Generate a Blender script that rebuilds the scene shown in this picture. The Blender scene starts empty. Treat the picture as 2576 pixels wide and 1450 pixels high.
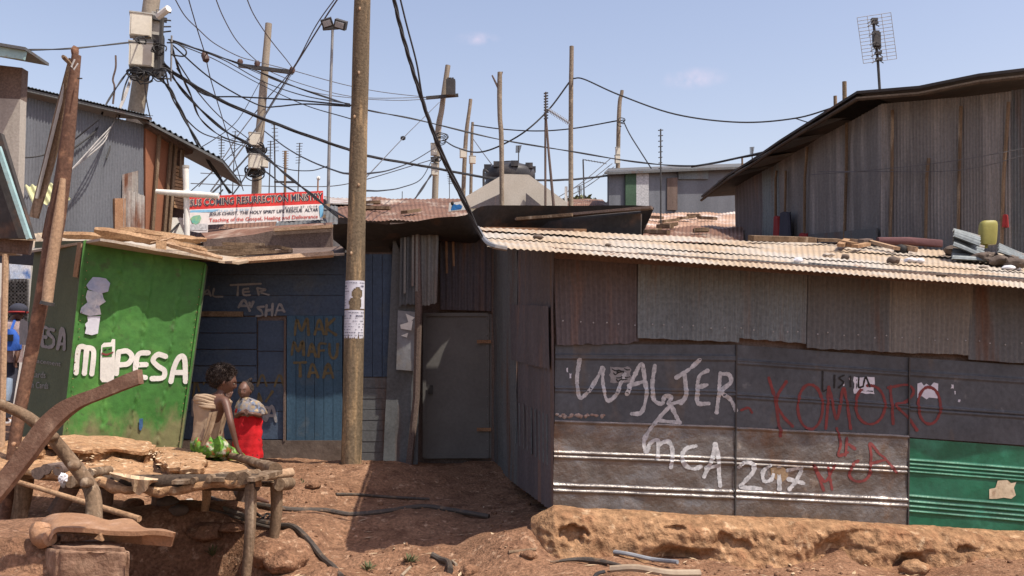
import bpy, bmesh, math, random
import numpy as np
from mathutils import Vector, Matrix, noise

R = math.radians
random.seed(7)
V = Vector
scene = bpy.context.scene
col = scene.collection

# ------------------------------------------------------------------ camera
F, CX, CY, HOR = 2300.0, 1288.0, 725.0, 900.0     # focal length and principal point for a 2576 px wide frame
PITCH = math.atan((HOR - CY) / F)
EYE = V((0, 0, 1.45))
cd = bpy.data.cameras.new('camera')
cam = bpy.data.objects.new('camera', cd)
col.objects.link(cam)
cam.location = EYE
cam.rotation_euler = (R(90) + PITCH, 0, 0)
cd.sensor_width = 36
cd.lens = 36 * F / 2576
cd.clip_end = 2000
cd.clip_start = 0.05
scene.camera = cam
# ------------------------------------------------------------------ light
SUN = V((0.42, -0.25, 0.87)).normalized()
w = bpy.data.worlds.new('World')
scene.world = w
w.use_nodes = True
wn = w.node_tree
sky = wn.nodes.new('ShaderNodeTexSky')
sky.sky_type = 'NISHITA'
sky.sun_disc = False
sky.sun_elevation = math.asin(SUN.z)
sky.sun_rotation = math.atan2(SUN.x, SUN.y)
sky.altitude = 1600
sky.air_density = 1.6
sky.dust_density = 6.0
sky.ozone_density = 1.2
# two faint wisps of cloud high over the roofs
def px_dir(px, py):
    c, s = math.cos(PITCH), math.sin(PITCH); a, b = (px - CX) / F, (CY - py) / F
    return V((a, c - b * s, s + b * c)).normalized()
geo = wn.nodes.new('ShaderNodeNewGeometry')
cn = wn.nodes.new('ShaderNodeTexNoise'); cn.inputs['Scale'].default_value = 48; cn.inputs['Detail'].default_value = 6
wn.links.new(geo.outputs['Incoming'], cn.inputs['Vector'])
cur_sky = sky.outputs[0]
for cpx, cpy, rad in ((1200, 98, .022), (1745, 198, .034)):
    dv = wn.nodes.new('ShaderNodeVectorMath'); dv.operation = 'ADD'; dv.inputs[1].default_value = px_dir(cpx, cpy)
    wn.links.new(geo.outputs['Incoming'], dv.inputs[0])
    sc = wn.nodes.new('ShaderNodeVectorMath'); sc.operation = 'MULTIPLY'; sc.inputs[1].default_value = (.8, 1, 2.6)
    wn.links.new(dv.outputs[0], sc.inputs[0])
    ln = wn.nodes.new('ShaderNodeVectorMath'); ln.operation = 'LENGTH'; wn.links.new(sc.outputs[0], ln.inputs[0])
    mr = wn.nodes.new('ShaderNodeMapRange'); mr.interpolation_type = 'SMOOTHSTEP'
    for i_, v_ in ((1, 0), (2, rad), (3, .40), (4, 0)): mr.inputs[i_].default_value = v_
    wn.links.new(ln.outputs['Value'], mr.inputs[0])
    ml = wn.nodes.new('ShaderNodeMath'); ml.operation = 'MULTIPLY'
    cr_ = wn.nodes.new('ShaderNodeMapRange'); cr_.inputs[1].default_value = .38; cr_.inputs[2].default_value = .68; wn.links.new(cn.outputs[0], cr_.inputs[0])
    wn.links.new(mr.outputs[0], ml.inputs[0]); wn.links.new(cr_.outputs[0], ml.inputs[1])
    mx = wn.nodes.new('ShaderNodeMix'); mx.data_type = 'RGBA'; mx.inputs[7].default_value = (5.2, 4.9, 5.6, 1)
    wn.links.new(ml.outputs[0], mx.inputs[0]); wn.links.new(cur_sky, mx.inputs[6]); cur_sky = mx.outputs[2]
tint = wn.nodes.new('ShaderNodeMix'); tint.data_type = 'RGBA'; tint.blend_type = 'MULTIPLY'; tint.inputs[0].default_value = 1
tint.inputs[7].default_value = (1.18, .97, .94, 1)
wn.links.new(cur_sky, tint.inputs[6])
wn.links.new(tint.outputs[2], wn.nodes['Background'].inputs[0])
wn.nodes['Background'].inputs[1].default_value = 0.135
sl = bpy.data.lights.new('sun', 'SUN')
sl.energy = 4.0
sl.angle = R(0.5)
sl.color = (1, 0.93, 0.82)
so = bpy.data.objects.new('sun', sl)
col.objects.link(so)
so.rotation_euler = SUN.to_track_quat('Z', 'Y').to_euler()
so.location = (0, 0, 30)
scene.view_settings.view_transform = 'Standard'
scene.view_settings.look = 'None'
scene.view_settings.exposure = 0.5
scene.view_settings.gamma = 1.0

# ------------------------------------------------------------------ helpers
def ray(px, py):
    c, s = math.cos(PITCH), math.sin(PITCH)
    a, b = (px - CX) / F, (CY - py) / F
    return V((a, c - b * s, s + b * c))

def P(px, py, Y):
    d = ray(px, py)
    return EYE + d * (Y / d.y)

def S(px, Y):                                  # a length in pixels, at a distance
    return px / F * Y

class Plane:
    def __init__(self, a, b, c):
        self.o = a
        self.n = (b - a).cross(c - a).normalized()
        if self.n.dot(EYE - a) < 0:
            self.n = -self.n
    def hit(self, px, py, off=0.0):
        d = ray(px, py)
        t = (self.o - EYE).dot(self.n) / d.dot(self.n)
        return EYE + d * t + self.n * off

def tag(o, label=None, cat=None, group=None, kind=None):
    if label: o['label'] = label
    if cat: o['category'] = cat
    if group: o['group'] = group
    if kind: o['kind'] = kind
    return o

def T(name, label, cat, loc, group=None):
    o = bpy.data.objects.new(name, None)
    col.objects.link(o)
    o.location = loc
    o.empty_display_size = 0.1
    return tag(o, label, cat, group)

def wloc(o):
    l = V((0, 0, 0))
    while o:
        l += o.location
        o = o.parent
    return l

def catmull(pts, k=6):
    pts = [V(p) for p in pts]
    if len(pts) < 3:
        out = []
        for i in range(k + 1):
            out.append(pts[0].lerp(pts[-1], i / k))
        return out
    q = [pts[0] * 2 - pts[1]] + pts + [pts[-1] * 2 - pts[-2]]
    out = []
    for i in range(1, len(q) - 2):
        p0, p1, p2, p3 = q[i - 1], q[i], q[i + 1], q[i + 2]
        for j in range(k):
            t = j / k
            out.append(0.5 * ((2 * p1) + (p2 - p0) * t + (2 * p0 - 5 * p1 + 4 * p2 - p3) * t * t + (3 * p1 - p0 - 3 * p2 + p3) * t ** 3))
    out.append(pts[-1])
    return out

class MB:
    def __init__(self):
        self.v, self.f = [], []
    def add(self, vs, fs):
        n = len(self.v)
        self.v += [V(x) for x in vs]
        self.f += [tuple(i + n for i in f) for f in fs]
        return self
    def hexa(self, p):                          # eight corners: bottom ring, top ring
        return self.add(p, [(3, 2, 1, 0), (4, 5, 6, 7), (0, 1, 5, 4), (1, 2, 6, 5), (2, 3, 7, 6), (3, 0, 4, 7)])
    def box(self, c, s, rot=None):
        m = rot if rot is not None else Matrix.Identity(3)
        c = V(c)
        pts = [c + m @ V((x * s[0] / 2, y * s[1] / 2, z * s[2] / 2)) for z in (-1, 1) for x, y in ((-1, -1), (1, -1), (1, 1), (-1, 1))]
        return self.hexa(pts)
    def slab(self, a, b, c, d, t, n=None):       # quad with thickness t behind it
        a, b, c, d = V(a), V(b), V(c), V(d)
        if n is None:
            n = (b - a).cross(d - a).normalized()
            if n.dot(EYE - a) < 0: n = -n
        k = -n * t
        return self.hexa([a + k, b + k, c + k, d + k, a, b, c, d])
    def bar(self, a, b, wd, h, up=V((0, 0, 1))):  # a plank from a to b
        a, b = V(a), V(b)
        d = (b - a).normalized()
        s = d.cross(up)
        if s.length < 1e-4: s = V((1, 0, 0))
        s.normalize()
        u = s.cross(d).normalized()
        s = s * wd / 2; u = u * h / 2
        return self.hexa([a - s - u, a + s - u, a + s + u, a - s + u, b - s - u, b + s - u, b + s + u, b - s + u])
    def tube(self, pts, r, n=8, wob=0.0, seed=0):
        pts = [V(p) for p in pts]
        m = len(pts)
        if not isinstance(r, (list, tuple)): r = [r] * m
        if len(r) != m:
            r = [r[0] + (r[-1] - r[0]) * i / (m - 1) for i in range(m)] if len(r) == 2 else list(np.interp(np.linspace(0, 1, m), np.linspace(0, 1, len(r)), r))
        base = len(self.v)
        prev = None
        for i, p in enumerate(pts):
            d = (pts[min(i + 1, m - 1)] - pts[max(i - 1, 0)])
            if d.length < 1e-9: d = V((0, 0, 1))
            d.normalize()
            if prev is None:
                ref = V((0, 0, 1)) if abs(d.z) < 0.9 else V((0, 1, 0))
                s = d.cross(ref).normalized()
            else:
                s = (prev - d * prev.dot(d)).normalized()
            prev = s
            u = d.cross(s)
            for k in range(n):
                an = 2 * math.pi * k / n
                rr = r[i]
                if wob:
                    rr *= 1 + wob * noise.noise(V((math.cos(an) * 1.2 + seed * 3.1, math.sin(an) * 1.2, p.length * 4.0)))
                self.v.append(p + s * math.cos(an) * rr + u * math.sin(an) * rr)
        for i in range(m - 1):
            for k in range(n):
                a = base + i * n + k; b = base + i * n + (k + 1) % n
                self.f.append((a, b, b + n, a + n))
        self.f.append(tuple(base + k for k in reversed(range(n))))
        self.f.append(tuple(base + (m - 1) * n + k for k in range(n)))
        return self
    def grid(self, rows, closed=False):          # rows of points
        n = len(rows[0]); base = len(self.v)
        for r_ in rows: self.v += [V(p) for p in r_]
        for i in range(len(rows) - 1):
            for j in range(n if closed else n - 1):
                a = base + i * n + j; b = base + i * n + (j + 1) % n
                self.f.append((a, b, b + n, a + n))
        return self
    def loft(self, rings):                       # closed rings of equal count, capped
        base = len(self.v); n = len(rings[0])
        self.grid(rings, True)
        self.f.append(tuple(base + k for k in reversed(range(n))))
        e = base + (len(rings) - 1) * n
        self.f.append(tuple(e + k for k in range(n)))
        return self
    def corr(self, a, b, c, d, waves, amp, rows=6, dent=0.0, rag=0.0, n=None, seg=6, seed=0):
        # corrugated sheet: a-b across the waves at the top, d-c at the bottom
        a, b, c, d = V(a), V(b), V(c), V(d)
        if n is None:
            n = (b - a).cross(d - a).normalized()
            if n.dot(EYE - a) < 0: n = -n
        N = int(waves * seg)
        grid = []
        for j in range(rows + 1):
            row = []
            for i in range(N + 1):
                u = i / N; v = j / rows
                if rag and j == rows: v += rag * noise.noise(V((u * 9 + seed, 3.3, seed)))
                if rag and j == 0: v += rag * .5 * noise.noise(V((u * 7 + seed, 8.3, seed)))
                p = a.lerp(b, u).lerp(d.lerp(c, u), v)
                h = amp * math.sin(2 * math.pi * waves * u)
                if dent: h += dent * noise.noise(p * 2.3 + V((seed, 0, 0)))
                row.append(p + n * h)
            grid.append(row)
        return self.grid(grid)
    def blob(self, c, r, sub=2, amp=0.25, fr=2.0, seed=0, rot=None):
        bm = bmesh.new()
        bmesh.ops.create_icosphere(bm, subdivisions=sub, radius=1)
        vs = []
        for v in bm.verts:
            k = 1 + amp * noise.noise(v.co * fr + V((seed * 7.7, seed, 0)))
            p = V((v.co.x * r[0] * k, v.co.y * r[1] * k, v.co.z * r[2] * k))
            if rot is not None: p = rot @ p
            vs.append(V(c) + p)
        fs = [tuple(v.index for v in f.verts) for f in bm.faces]
        bm.free()
        return self.add(vs, fs)
    def prism(self, poly, vec):
        n = len(poly); poly = [V(p) for p in poly]; vec = V(vec)
        fs = [tuple(range(n)), tuple(reversed(range(n, 2 * n)))]
        fs += [(i, i + n, (i + 1) % n + n, (i + 1) % n) for i in range(n)]
        return self.add(poly + [p + vec for p in poly], fs)
    def build(self, name, mat, parent=None, smooth=True, angle=40, recalc=True):
        if parent is None:
            xs = [p.x for p in self.v]; ys = [p.y for p in self.v]; zs = [p.z for p in self.v]
            loc = V(((min(xs) + max(xs)) / 2, (min(ys) + max(ys)) / 2, min(zs)))
            base = loc
        else:
            base = wloc(parent); loc = V((0, 0, 0))
        me = bpy.data.meshes.new(name)
        me.from_pydata([tuple(p - base) for p in self.v], [], self.f)
        if recalc:
            bm = bmesh.new(); bm.from_mesh(me)
            bmesh.ops.recalc_face_normals(bm, faces=bm.faces)
            bm.to_mesh(me); bm.free()
        me.materials.append(mat)
        if smooth:
            me.shade_smooth()
            me.set_sharp_from_angle(angle=R(angle))
        o = bpy.data.objects.new(name, me)
        col.objects.link(o)
        o.location = loc
        if parent is not None: o.parent = parent
        return o

# ------------------------------------------------------------------ materials
MATS = {}
def pm(name, c1, c2=None, scale=3.0, rough=0.85, metal=0.0, bump=0.25, bscale=40.0, stretch=(1, 1, 1),
       c3=None, t3=0.6, s3=2.0, w3=0.08, stretch3=(1, 1, 1), fine=0.25, spec=0.3, bdist=0.01, rough2=None, c4=None, t4=.65, s4=6.0, w4=.05, dirt=None):
    m = bpy.data.materials.new(name)
    m.use_nodes = True
    nt = m.node_tree; N = nt.nodes; L = nt.links
    b = N['Principled BSDF']
    tc = N.new('ShaderNodeTexCoord')
    def mp(st):
        k = N.new('ShaderNodeMapping'); k.inputs['Scale'].default_value = st
        k.inputs['Location'].default_value = (random.uniform(0, 50), random.uniform(0, 50), random.uniform(0, 50))
        L.new(tc.outputs['Object'], k.inputs[0]); return k
    def nz(st, sc, det=8, ro=0.6):
        t = N.new('ShaderNodeTexNoise'); t.inputs['Scale'].default_value = sc; t.inputs['Detail'].default_value = det
        t.inputs['Roughness'].default_value = ro
        L.new(mp(st).outputs[0], t.inputs['Vector']); return t
    def rng(src, lo, hi, a, z):
        r_ = N.new('ShaderNodeMapRange'); r_.inputs[1].default_value = lo; r_.inputs[2].default_value = hi
        r_.inputs[3].default_value = a; r_.inputs[4].default_value = z
        L.new(src, r_.inputs[0]); return r_.outputs[0]
    def mix(fac, a, z, mode='MIX'):
        k = N.new('ShaderNodeMix'); k.data_type = 'RGBA'; k.blend_type = mode
        if isinstance(fac, (int, float)): k.inputs[0].default_value = fac
        else: L.new(fac, k.inputs[0])
        for idx, q in ((6, a), (7, z)):
            if isinstance(q, tuple): k.inputs[idx].default_value = (*q, 1) if len(q) == 3 else q
            else: L.new(q, k.inputs[idx])
        return k.outputs[2]
    c2 = c2 or tuple(x * 0.7 for x in c1)
    base = nz(stretch, scale)
    cur = mix(rng(base.outputs[0], 0.35, 0.65, 0, 1), c1, c2)
    if c3:
        t = nz(stretch3, s3)
        cur = mix(rng(t.outputs[0], t3 - w3, t3 + w3, 0, 1), cur, c3)
    if c4:
        t = nz((1, 1, 1), s4)
        cur = mix(rng(t.outputs[0], t4 - w4, t4 + w4, 0, 1), cur, c4)
    if dirt:                                     # dust splashed up from the ground: colour and height in metres
        sp = N.new('ShaderNodeSeparateXYZ'); L.new(tc.outputs['Object'], sp.inputs[0])
        t = nz((1, 1, .5), 7)
        ad = N.new('ShaderNodeMath'); ad.operation = 'MULTIPLY_ADD'; ad.inputs[1].default_value = -1.1; L.new(t.outputs[0], ad.inputs[0]); L.new(sp.outputs['Z'], ad.inputs[2])
        cur = mix(rng(ad.outputs[0], -.62, dirt[3] - .45, .75, 0), cur, dirt[:3])
    fn = nz((1, 1, 1), bscale, 6)
    if fine:
        g = rng(fn.outputs[0], 0.3, 0.7, 1 - fine, 1 + fine)
        cmb = N.new('ShaderNodeCombineColor')
        for i in range(3): L.new(g, cmb.inputs[i])
        cur = mix(1.0, cur, cmb.outputs[0], 'MULTIPLY')
    L.new(cur, b.inputs['Base Color'])
    b.inputs['Metallic'].default_value = metal
    b.inputs['Specular IOR Level'].default_value = spec
    if rough2 is not None:
        L.new(rng(base.outputs[0], 0.35, 0.65, rough, rough2), b.inputs['Roughness'])
    else:
        b.inputs['Roughness'].default_value = rough
    if bump:
        bp = N.new('ShaderNodeBump'); bp.inputs['Strength'].default_value = bump; bp.inputs['Distance'].default_value = bdist
        L.new(fn.outputs[0], bp.inputs['Height']); L.new(bp.outputs[0], b.inputs['Normal'])
    MATS[name] = m
    return m
ZS = (1, 1, 0.12)
soil = pm('red_soil', (.305, .172, .105), (.225, .12, .07), 2.0, .95, bump=.8, bscale=44, c3=(.17, .09, .055), t3=.57, s3=8, c4=(.45, .29, .19), t4=.63, s4=17, fine=.42, bdist=.04, spec=.1)
mudm = pm('dry_mud', (.36, .215, .118), (.26, .145, .078), 3.5, .95, bump=.9, bscale=16, c3=(.27, .14, .075), t3=.6, s3=6, c4=(.50, .34, .21), t4=.64, s4=11, fine=.42, bdist=.05, spec=.1)
bench_mud = pm('straw_mud', (.42, .255, .142), (.33, .19, .10), 3.0, .95, bump=.8, bscale=26, c3=(.24, .135, .075), t3=.62, s3=7, c4=(.58, .43, .27), t4=.62, s4=13, fine=.35, bdist=.03, spec=.1)
concm = pm('dusty_concrete', (.30, .185, .125), (.20, .12, .078), 5, .95, bump=1.0, bscale=34, c3=(.38, .25, .17), t3=.6, s3=9, fine=.25, spec=.1)
wood_grey = pm('weathered_wood', (.215, .148, .095), (.115, .076, .048), 9, .9, bump=.5, bscale=60, stretch=(1, 1, .08), c3=(.36, .28, .20), t3=.62, s3=14, stretch3=(1, 1, .1), fine=.3, spec=.15)
wood_pole = pm('pole_wood', (.185, .138, .088), (.10, .074, .048), 10, .85, bump=.6, bscale=45, stretch=(1, 1, .07), c3=(.34, .235, .13), t3=.6, s3=16, stretch3=(1, 1, .12), c4=(.06, .04, .028), t4=.68, s4=14, fine=.35, spec=.2)
wood_red = pm('reddish_wood', (.17, .095, .062), (.095, .05, .035), 9, .8, bump=.4, bscale=50, stretch=(1, 1, .1), c3=(.28, .15, .09), t3=.62, s3=10, fine=.3, spec=.2)
wood_pale = pm('pale_wood', (.42, .29, .19), (.30, .19, .115), 9, .9, bump=.4, bscale=60, stretch=(1, 1, .1), fine=.3, spec=.15)
wood_sun = pm('split_wood', (.39, .25, .145), (.25, .145, .08), 7, .9, bump=.5, bscale=60, fine=.35, spec=.15)
wood_dark = pm('dark_wood', (.17, .125, .105), (.12, .088, .074), 8, .9, bump=.4, bscale=60, stretch=(1, 1, .1), fine=.3, spec=.15)
rust = pm('rusty_iron', (.38, .215, .12), (.28, .15, .082), 5, .7, .25, bump=.35, bscale=70, c3=(.42, .26, .17), t3=.6, s3=9, fine=.2, spec=.3)
rust_roof = pm('rusty_roof', (.20, .105, .07), (.14, .075, .05), 2.0, .8, .1, bump=.3, bscale=30, c3=(.40, .33, .27), t3=.63, s3=2.6, stretch3=(1, .3, 1), fine=.25)
dust_roof = pm('dusty_roof', (.41, .325, .235), (.35, .26, .175), 1.6, .85, .0, bump=.25, bscale=50, c3=(.40, .36, .31), t3=.53, s3=1.3, c4=(.25, .145, .09), t4=.64, s4=6, fine=.2)
sheet_grey = pm('grey_sheet', (.080, .087, .098), (.058, .063, .071), 2.5, .55, .1, bump=.25, bscale=25, c3=(.115, .09, .07), t3=.62, s3=3.5, stretch3=(1, 1, .4), c4=(.16, .16, .16), t4=.7, s4=7, fine=.2, rough2=.6, bdist=.006)
sheet_shiny = pm('creased_sheet', (.21, .195, .185), (.145, .132, .125), 3.6, .28, .68, bump=.7, bscale=11, c3=(.20, .135, .095), t3=.66, s3=4, stretch3=(1, 1, .5), c4=(.38, .35, .31), t4=.66, s4=6, fine=.22, rough2=.52, bdist=.02)
sheet_upper = pm('upper_sheet', (.22, .225, .235), (.17, .17, .18), 2.0, .55, .25, bump=.2, bscale=25, c3=(.17, .15, .13), t3=.6, s3=3, fine=.15)
sheet_green = pm('green_sheet', (.012, .125, .070), (.008, .085, .048), 3, .36, .15, bump=.3, bscale=18, c3=(.03, .19, .12), t3=.63, s3=4, fine=.15, spec=.5, bdist=.01)
corr_grey = pm('grey_corrugated', (.175, .20, .21), (.13, .147, .155), 3, .6, .3, bump=.2, bscale=40, stretch=ZS, c3=(.18, .14, .12), t3=.62, s3=5, stretch3=ZS, fine=.25)
corr_brown = pm('brown_corrugated', (.125, .108, .113), (.095, .082, .086), 3, .75, .1, bump=.2, bscale=40, stretch=ZS, c3=(.20, .12, .09), t3=.64, s3=5, stretch3=ZS, fine=.2)
corr_tan = pm('tan_corrugated', (.22, .21, .19), (.16, .15, .135), 3, .65, .2, bump=.2, bscale=40, stretch=ZS, c3=(.17, .10, .07), t3=.6, s3=5, stretch3=ZS, fine=.2)
corr_dark = pm('dark_corrugated', (.135, .14, .142), (.10, .103, .104), 3, .75, .15, bump=.2, bscale=40, stretch=ZS, c3=(.13, .08, .06), t3=.62, s3=5, stretch3=ZS, fine=.2)
corr_pale = pm('pale_corrugated', (.47, .45, .42), (.36, .33, .30), 3, .6, .1, bump=.2, bscale=40, stretch=ZS, c3=(.19, .085, .05), t3=.57, s3=4, stretch3=(1, 1, .35), fine=.2)
corr_blue = pm('bluegrey_corrugated', (.165, .175, .195), (.125, .132, .148), 2, .6, .2, bump=.15, bscale=40, stretch=ZS, c3=(.12, .13, .145), t3=.6, s3=3, stretch3=ZS, fine=.15)
house_wall = pm('old_house_sheet', (.195, .182, .176), (.145, .135, .13), 3, .8, .1, bump=.2, bscale=40, stretch=(1, 1, .06), c3=(.29, .265, .25), t3=.6, s3=4, stretch3=(1, 1, .06), fine=.2)
red_panel = pm('red_brown_panel', (.27, .115, .062), (.22, .09, .05), 2, .8, bump=.15, bscale=60, fine=.12)
green_pt = pm('green_paint', (.056, .19, .036), (.046, .155, .030), 3.2, .6, 0, bump=.35, bscale=14, c3=(.085, .235, .045), t3=.6, s3=3, c4=(.06, .12, .035), t4=.64, s4=9, dirt=(.22, .17, .09, .08), fine=.2, spec=.35, bdist=.012)
green_dk = pm('shaded_green_paint', (.085, .105, .06), (.065, .082, .047), 3, .75, 0, bump=.2, bscale=40, fine=.15)  # darker green puts the shade of the kiosk side into its colour
blue_pt = pm('blue_paint', (.060, .088, .135), (.046, .068, .105), 3, .75, 0, bump=.3, bscale=40, stretch=(.2, 1, 1), c3=(.075, .095, .12), t3=.62, s3=4, c4=(.12, .115, .11), t4=.72, s4=8, fine=.22)
blue_door = pm('blue_door_paint', (.048, .10, .15), (.037, .078, .12), 4, .75, 0, bump=.3, bscale=50, stretch=(1, 1, .1), c3=(.075, .10, .12), t3=.64, s3=5, fine=.22)
door_dk = pm('dark_door', (.165, .157, .148), (.13, .122, .115), 2, .6, .2, bump=.1, bscale=30, fine=.08)
black_rf = pm('tar_and_shade_black', (.058, .053, .050), (.042, .038, .036), 2, .85, 0, bump=.3, bscale=20, c3=(.13, .075, .05), t3=.64, s3=3, fine=.2)  # tar black; on the passage roof and shack the colour carries their shade
white_pt = pm('white_paint', (.74, .72, .66), (.62, .60, .55), 6, .7, bump=.15, bscale=60, c4=(.40, .38, .30), t4=.72, s4=18, fine=.08)
chalk = pm('pale_spray_paint', (.50, .50, .51), (.33, .335, .345), 30, .8, bump=0, fine=.25, c3=(.13, .135, .145), t3=.66, s3=42, w3=.05)
chalk_dk = pm('greyed_white_paint', (.27, .26, .26), (.20, .195, .20), 14, .8, bump=0, fine=.15)  # greyed white; on the kiosk side the grey stands for shade
red_spray = pm('red_spray_paint', (.21, .045, .042), (.15, .04, .038), 14, .8, bump=0, fine=.15)
olive_pt = pm('olive_lettering', (.15, .115, .055), (.10, .08, .045), 14, .85, bump=0, fine=.2)
black_pt = pm('black_paint', (.025, .023, .022), None, 10, .7, bump=0, fine=.1)
paper = pm('poster_paper', (.62, .62, .68), (.52, .52, .58), 8, .8, bump=.1, bscale=30, fine=.08)
paper_tan = pm('torn_paper', (.55, .46, .33), (.45, .36, .25), 9, .85, bump=.3, bscale=30, c3=(.25, .16, .10), t3=.6, s3=12, fine=.15)
ink = pm('printed_ink', (.14, .14, .20), None, 10, .8, bump=0, fine=0)
boxm = pm('meter_box_paint', (.60, .56, .47), (.50, .46, .38), 4, .6, bump=.1, bscale=30, fine=.08)
boxg = pm('grey_meter_box', (.40, .385, .35), (.32, .31, .28), 4, .6, bump=.1, bscale=30, fine=.08)
concpole = pm('grey_pole', (.33, .285, .225), (.24, .20, .155), 6, .85, bump=.3, bscale=40, stretch=(1, 1, .1), fine=.2)
cable = pm('black_cable', (.030, .029, .030), (.022, .021, .022), 10, .6, bump=.2, bscale=80, fine=.1)
cable_g = pm('grey_wire', (.12, .115, .12), None, 10, .6, bump=0, fine=.1)
cable_p = pm('pale_wire', (.36, .34, .32), None, 10, .6, bump=0, fine=.1)
hosem = pm('rubber_hose', (.085, .068, .055), (.055, .045, .038), 8, .6, bump=.2, bscale=60, c3=(.2, .13, .08), t3=.62, s3=14, fine=.2)
metal_g = pm('galvanised_steel', (.32, .31, .30), (.24, .23, .22), 6, .5, .6, bump=.1, bscale=40, fine=.1)
metal_d = pm('dark_steel', (.075, .07, .068), (.05, .048, .046), 8, .6, .3, bump=.15, bscale=40, fine=.15)
teal = pm('teal_paint', (.34, .50, .50), (.26, .40, .41), 5, .7, bump=.2, bscale=40, c4=(.3, .25, .2), t4=.68, s4=12, fine=.1)
tankm = pm('black_tank_plastic', (.040, .039, .043), (.030, .029, .032), 4, .5, bump=.05, bscale=30, c3=(.08, .07, .065), t3=.6, s3=3, fine=.1)
gablem = pm('cream_render', (.56, .51, .43), (.50, .45, .37), 3, .9, bump=.2, bscale=40, fine=.1)
ban_red = pm('banner_red', (.55, .035, .03), (.45, .03, .025), 5, .6, bump=.05, bscale=20, fine=.08)
ban_white = pm('banner_white', (.68, .64, .62), (.60, .56, .54), 5, .6, bump=.05, bscale=20, fine=.06)
ban_ink = pm('banner_dark_ink', (.035, .035, .06), None, 5, .7, bump=0, fine=0)
ban_pale = pm('banner_pale_ink', (.62, .50, .42), None, 5, .7, bump=0, fine=0)
ban_rink = pm('banner_red_ink', (.50, .05, .04), None, 5, .7, bump=0, fine=0)
ban_blue = pm('banner_blue', (.10, .33, .52), (.25, .45, .6), 5, .7, bump=0, fine=0)
ban_yel = pm('banner_yellow', (.60, .55, .05), (.10, .35, .30), 6, .7, bump=0, fine=0)
skin = pm('dark_skin', (.135, .068, .047), (.105, .052, .036), 6, .5, bump=.05, bscale=60, fine=.08, spec=.4)
hairm = pm('black_hair', (.035, .026, .022), (.05, .036, .03), 20, .9, bump=.8, bscale=90, fine=.4, bdist=.01, spec=.2)
beige = pm('beige_cloth', (.36, .265, .18), (.27, .19, .125), 7, .9, bump=.6, bscale=18, fine=.1, bdist=.01)
redcl = pm('red_cloth', (.56, .012, .018), (.42, .009, .013), 7, .85, bump=.4, bscale=16, c4=(.14, .012, .014), t4=.62, s4=17, w4=.03, fine=.15, bdist=.02)
greencl = pm('green_print_cloth', (.15, .36, .035), (.02, .04, .015), 20, .85, bump=.2, bscale=30, c3=(.65, .62, .52), t3=.60, s3=16, c4=(.33, .05, .03), t4=.58, s4=14, fine=.1)
shawlm = pm('patterned_shawl', (.10, .16, .27), (.34, .22, .07), 16, .85, bump=.2, bscale=30, c3=(.50, .38, .22), t3=.59, s3=13, w3=.03, c4=(.035, .035, .05), t4=.56, s4=15, fine=.1)
bluecl = pm('blue_bag_cloth', (.035, .12, .48), (.03, .09, .36), 6, .8, bump=.1, fine=.1)
pinkcl = pm('pale_print_shirt', (.42, .33, .33), (.25, .18, .18), 16, .9, bump=.1, fine=.1)
navycl = pm('dark_trousers', (.035, .038, .055), (.05, .05, .07), 6, .9, bump=.1, fine=.1)
jeans = pm('pale_jeans', (.30, .38, .50), (.22, .29, .40), 6, .9, bump=.1, fine=.1)
yellowp = pm('yellow_plastic', (.30, .275, .075), (.24, .22, .06), 4, .5, bump=.05, fine=.08)
redplas = pm('dull_red_cloth', (.30, .03, .03), (.22, .025, .025), 5, .8, bump=.1, fine=.1)
maroon = pm('maroon_roll', (.13, .06, .062), (.09, .042, .045), 5, .85, bump=.2, fine=.1)
stone = pm('pale_stone', (.50, .45, .40), (.38, .33, .28), 6, .9, bump=.4, bscale=30, fine=.15)
darkstone = pm('dark_stone', (.14, .11, .09), (.10, .075, .06), 6, .9, bump=.5, bscale=30, fine=.2)
fiber = pm('dry_fibre', (.58, .44, .29), (.46, .33, .20), 9, .95, bump=.5, bscale=40, fine=.25)
leafm = pm('weed_leaf', (.115, .125, .055), (.075, .085, .035), 9, .7, bump=.1, fine=.15)
plasticw = pm('white_plastic', (.70, .70, .72), (.55, .55, .58), 8, .5, bump=.3, bscale=20, fine=.1)
insul = pm('brown_insulator', (.10, .055, .042), None, 6, .5, bump=0, fine=.1)
wood_shade = pm('shade_dark_beam', (.085, .062, .046), (.06, .044, .033), 8, .9, bump=.5, bscale=60, fine=.3, spec=.1)  # wood colour darkened for the shade the beams lie in
rust_bar = pm('brown_iron_bar', (.20, .115, .078), (.15, .085, .058), 5, .7, .15, bump=.35, bscale=70, c3=(.30, .20, .14), t3=.6, s3=7, fine=.2)
pale_board = pm('pale_board', (.40, .365, .32), (.31, .28, .24), 5, .9, bump=.3, bscale=50, stretch=(1, 1, .08), fine=.15)
pole_grey = pm('silvered_pole_wood', (.25, .20, .15), (.15, .115, .083), 10, .85, bump=.5, bscale=45, stretch=(1, 1, .08), c3=(.33, .27, .20), t3=.6, s3=14, fine=.3)
pipeblue = pm('blue_grey_pipe', (.24, .255, .28), (.17, .18, .20), 6, .5, bump=.05, fine=.1)
lampglass = pm('lamp_glass', (.45, .47, .48), None, 6, .2, bump=0, fine=0, spec=.6)
pvc = pm('pale_tube', (.36, .29, .21), (.27, .20, .14), 6, .5, bump=.05, fine=.1)
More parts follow.
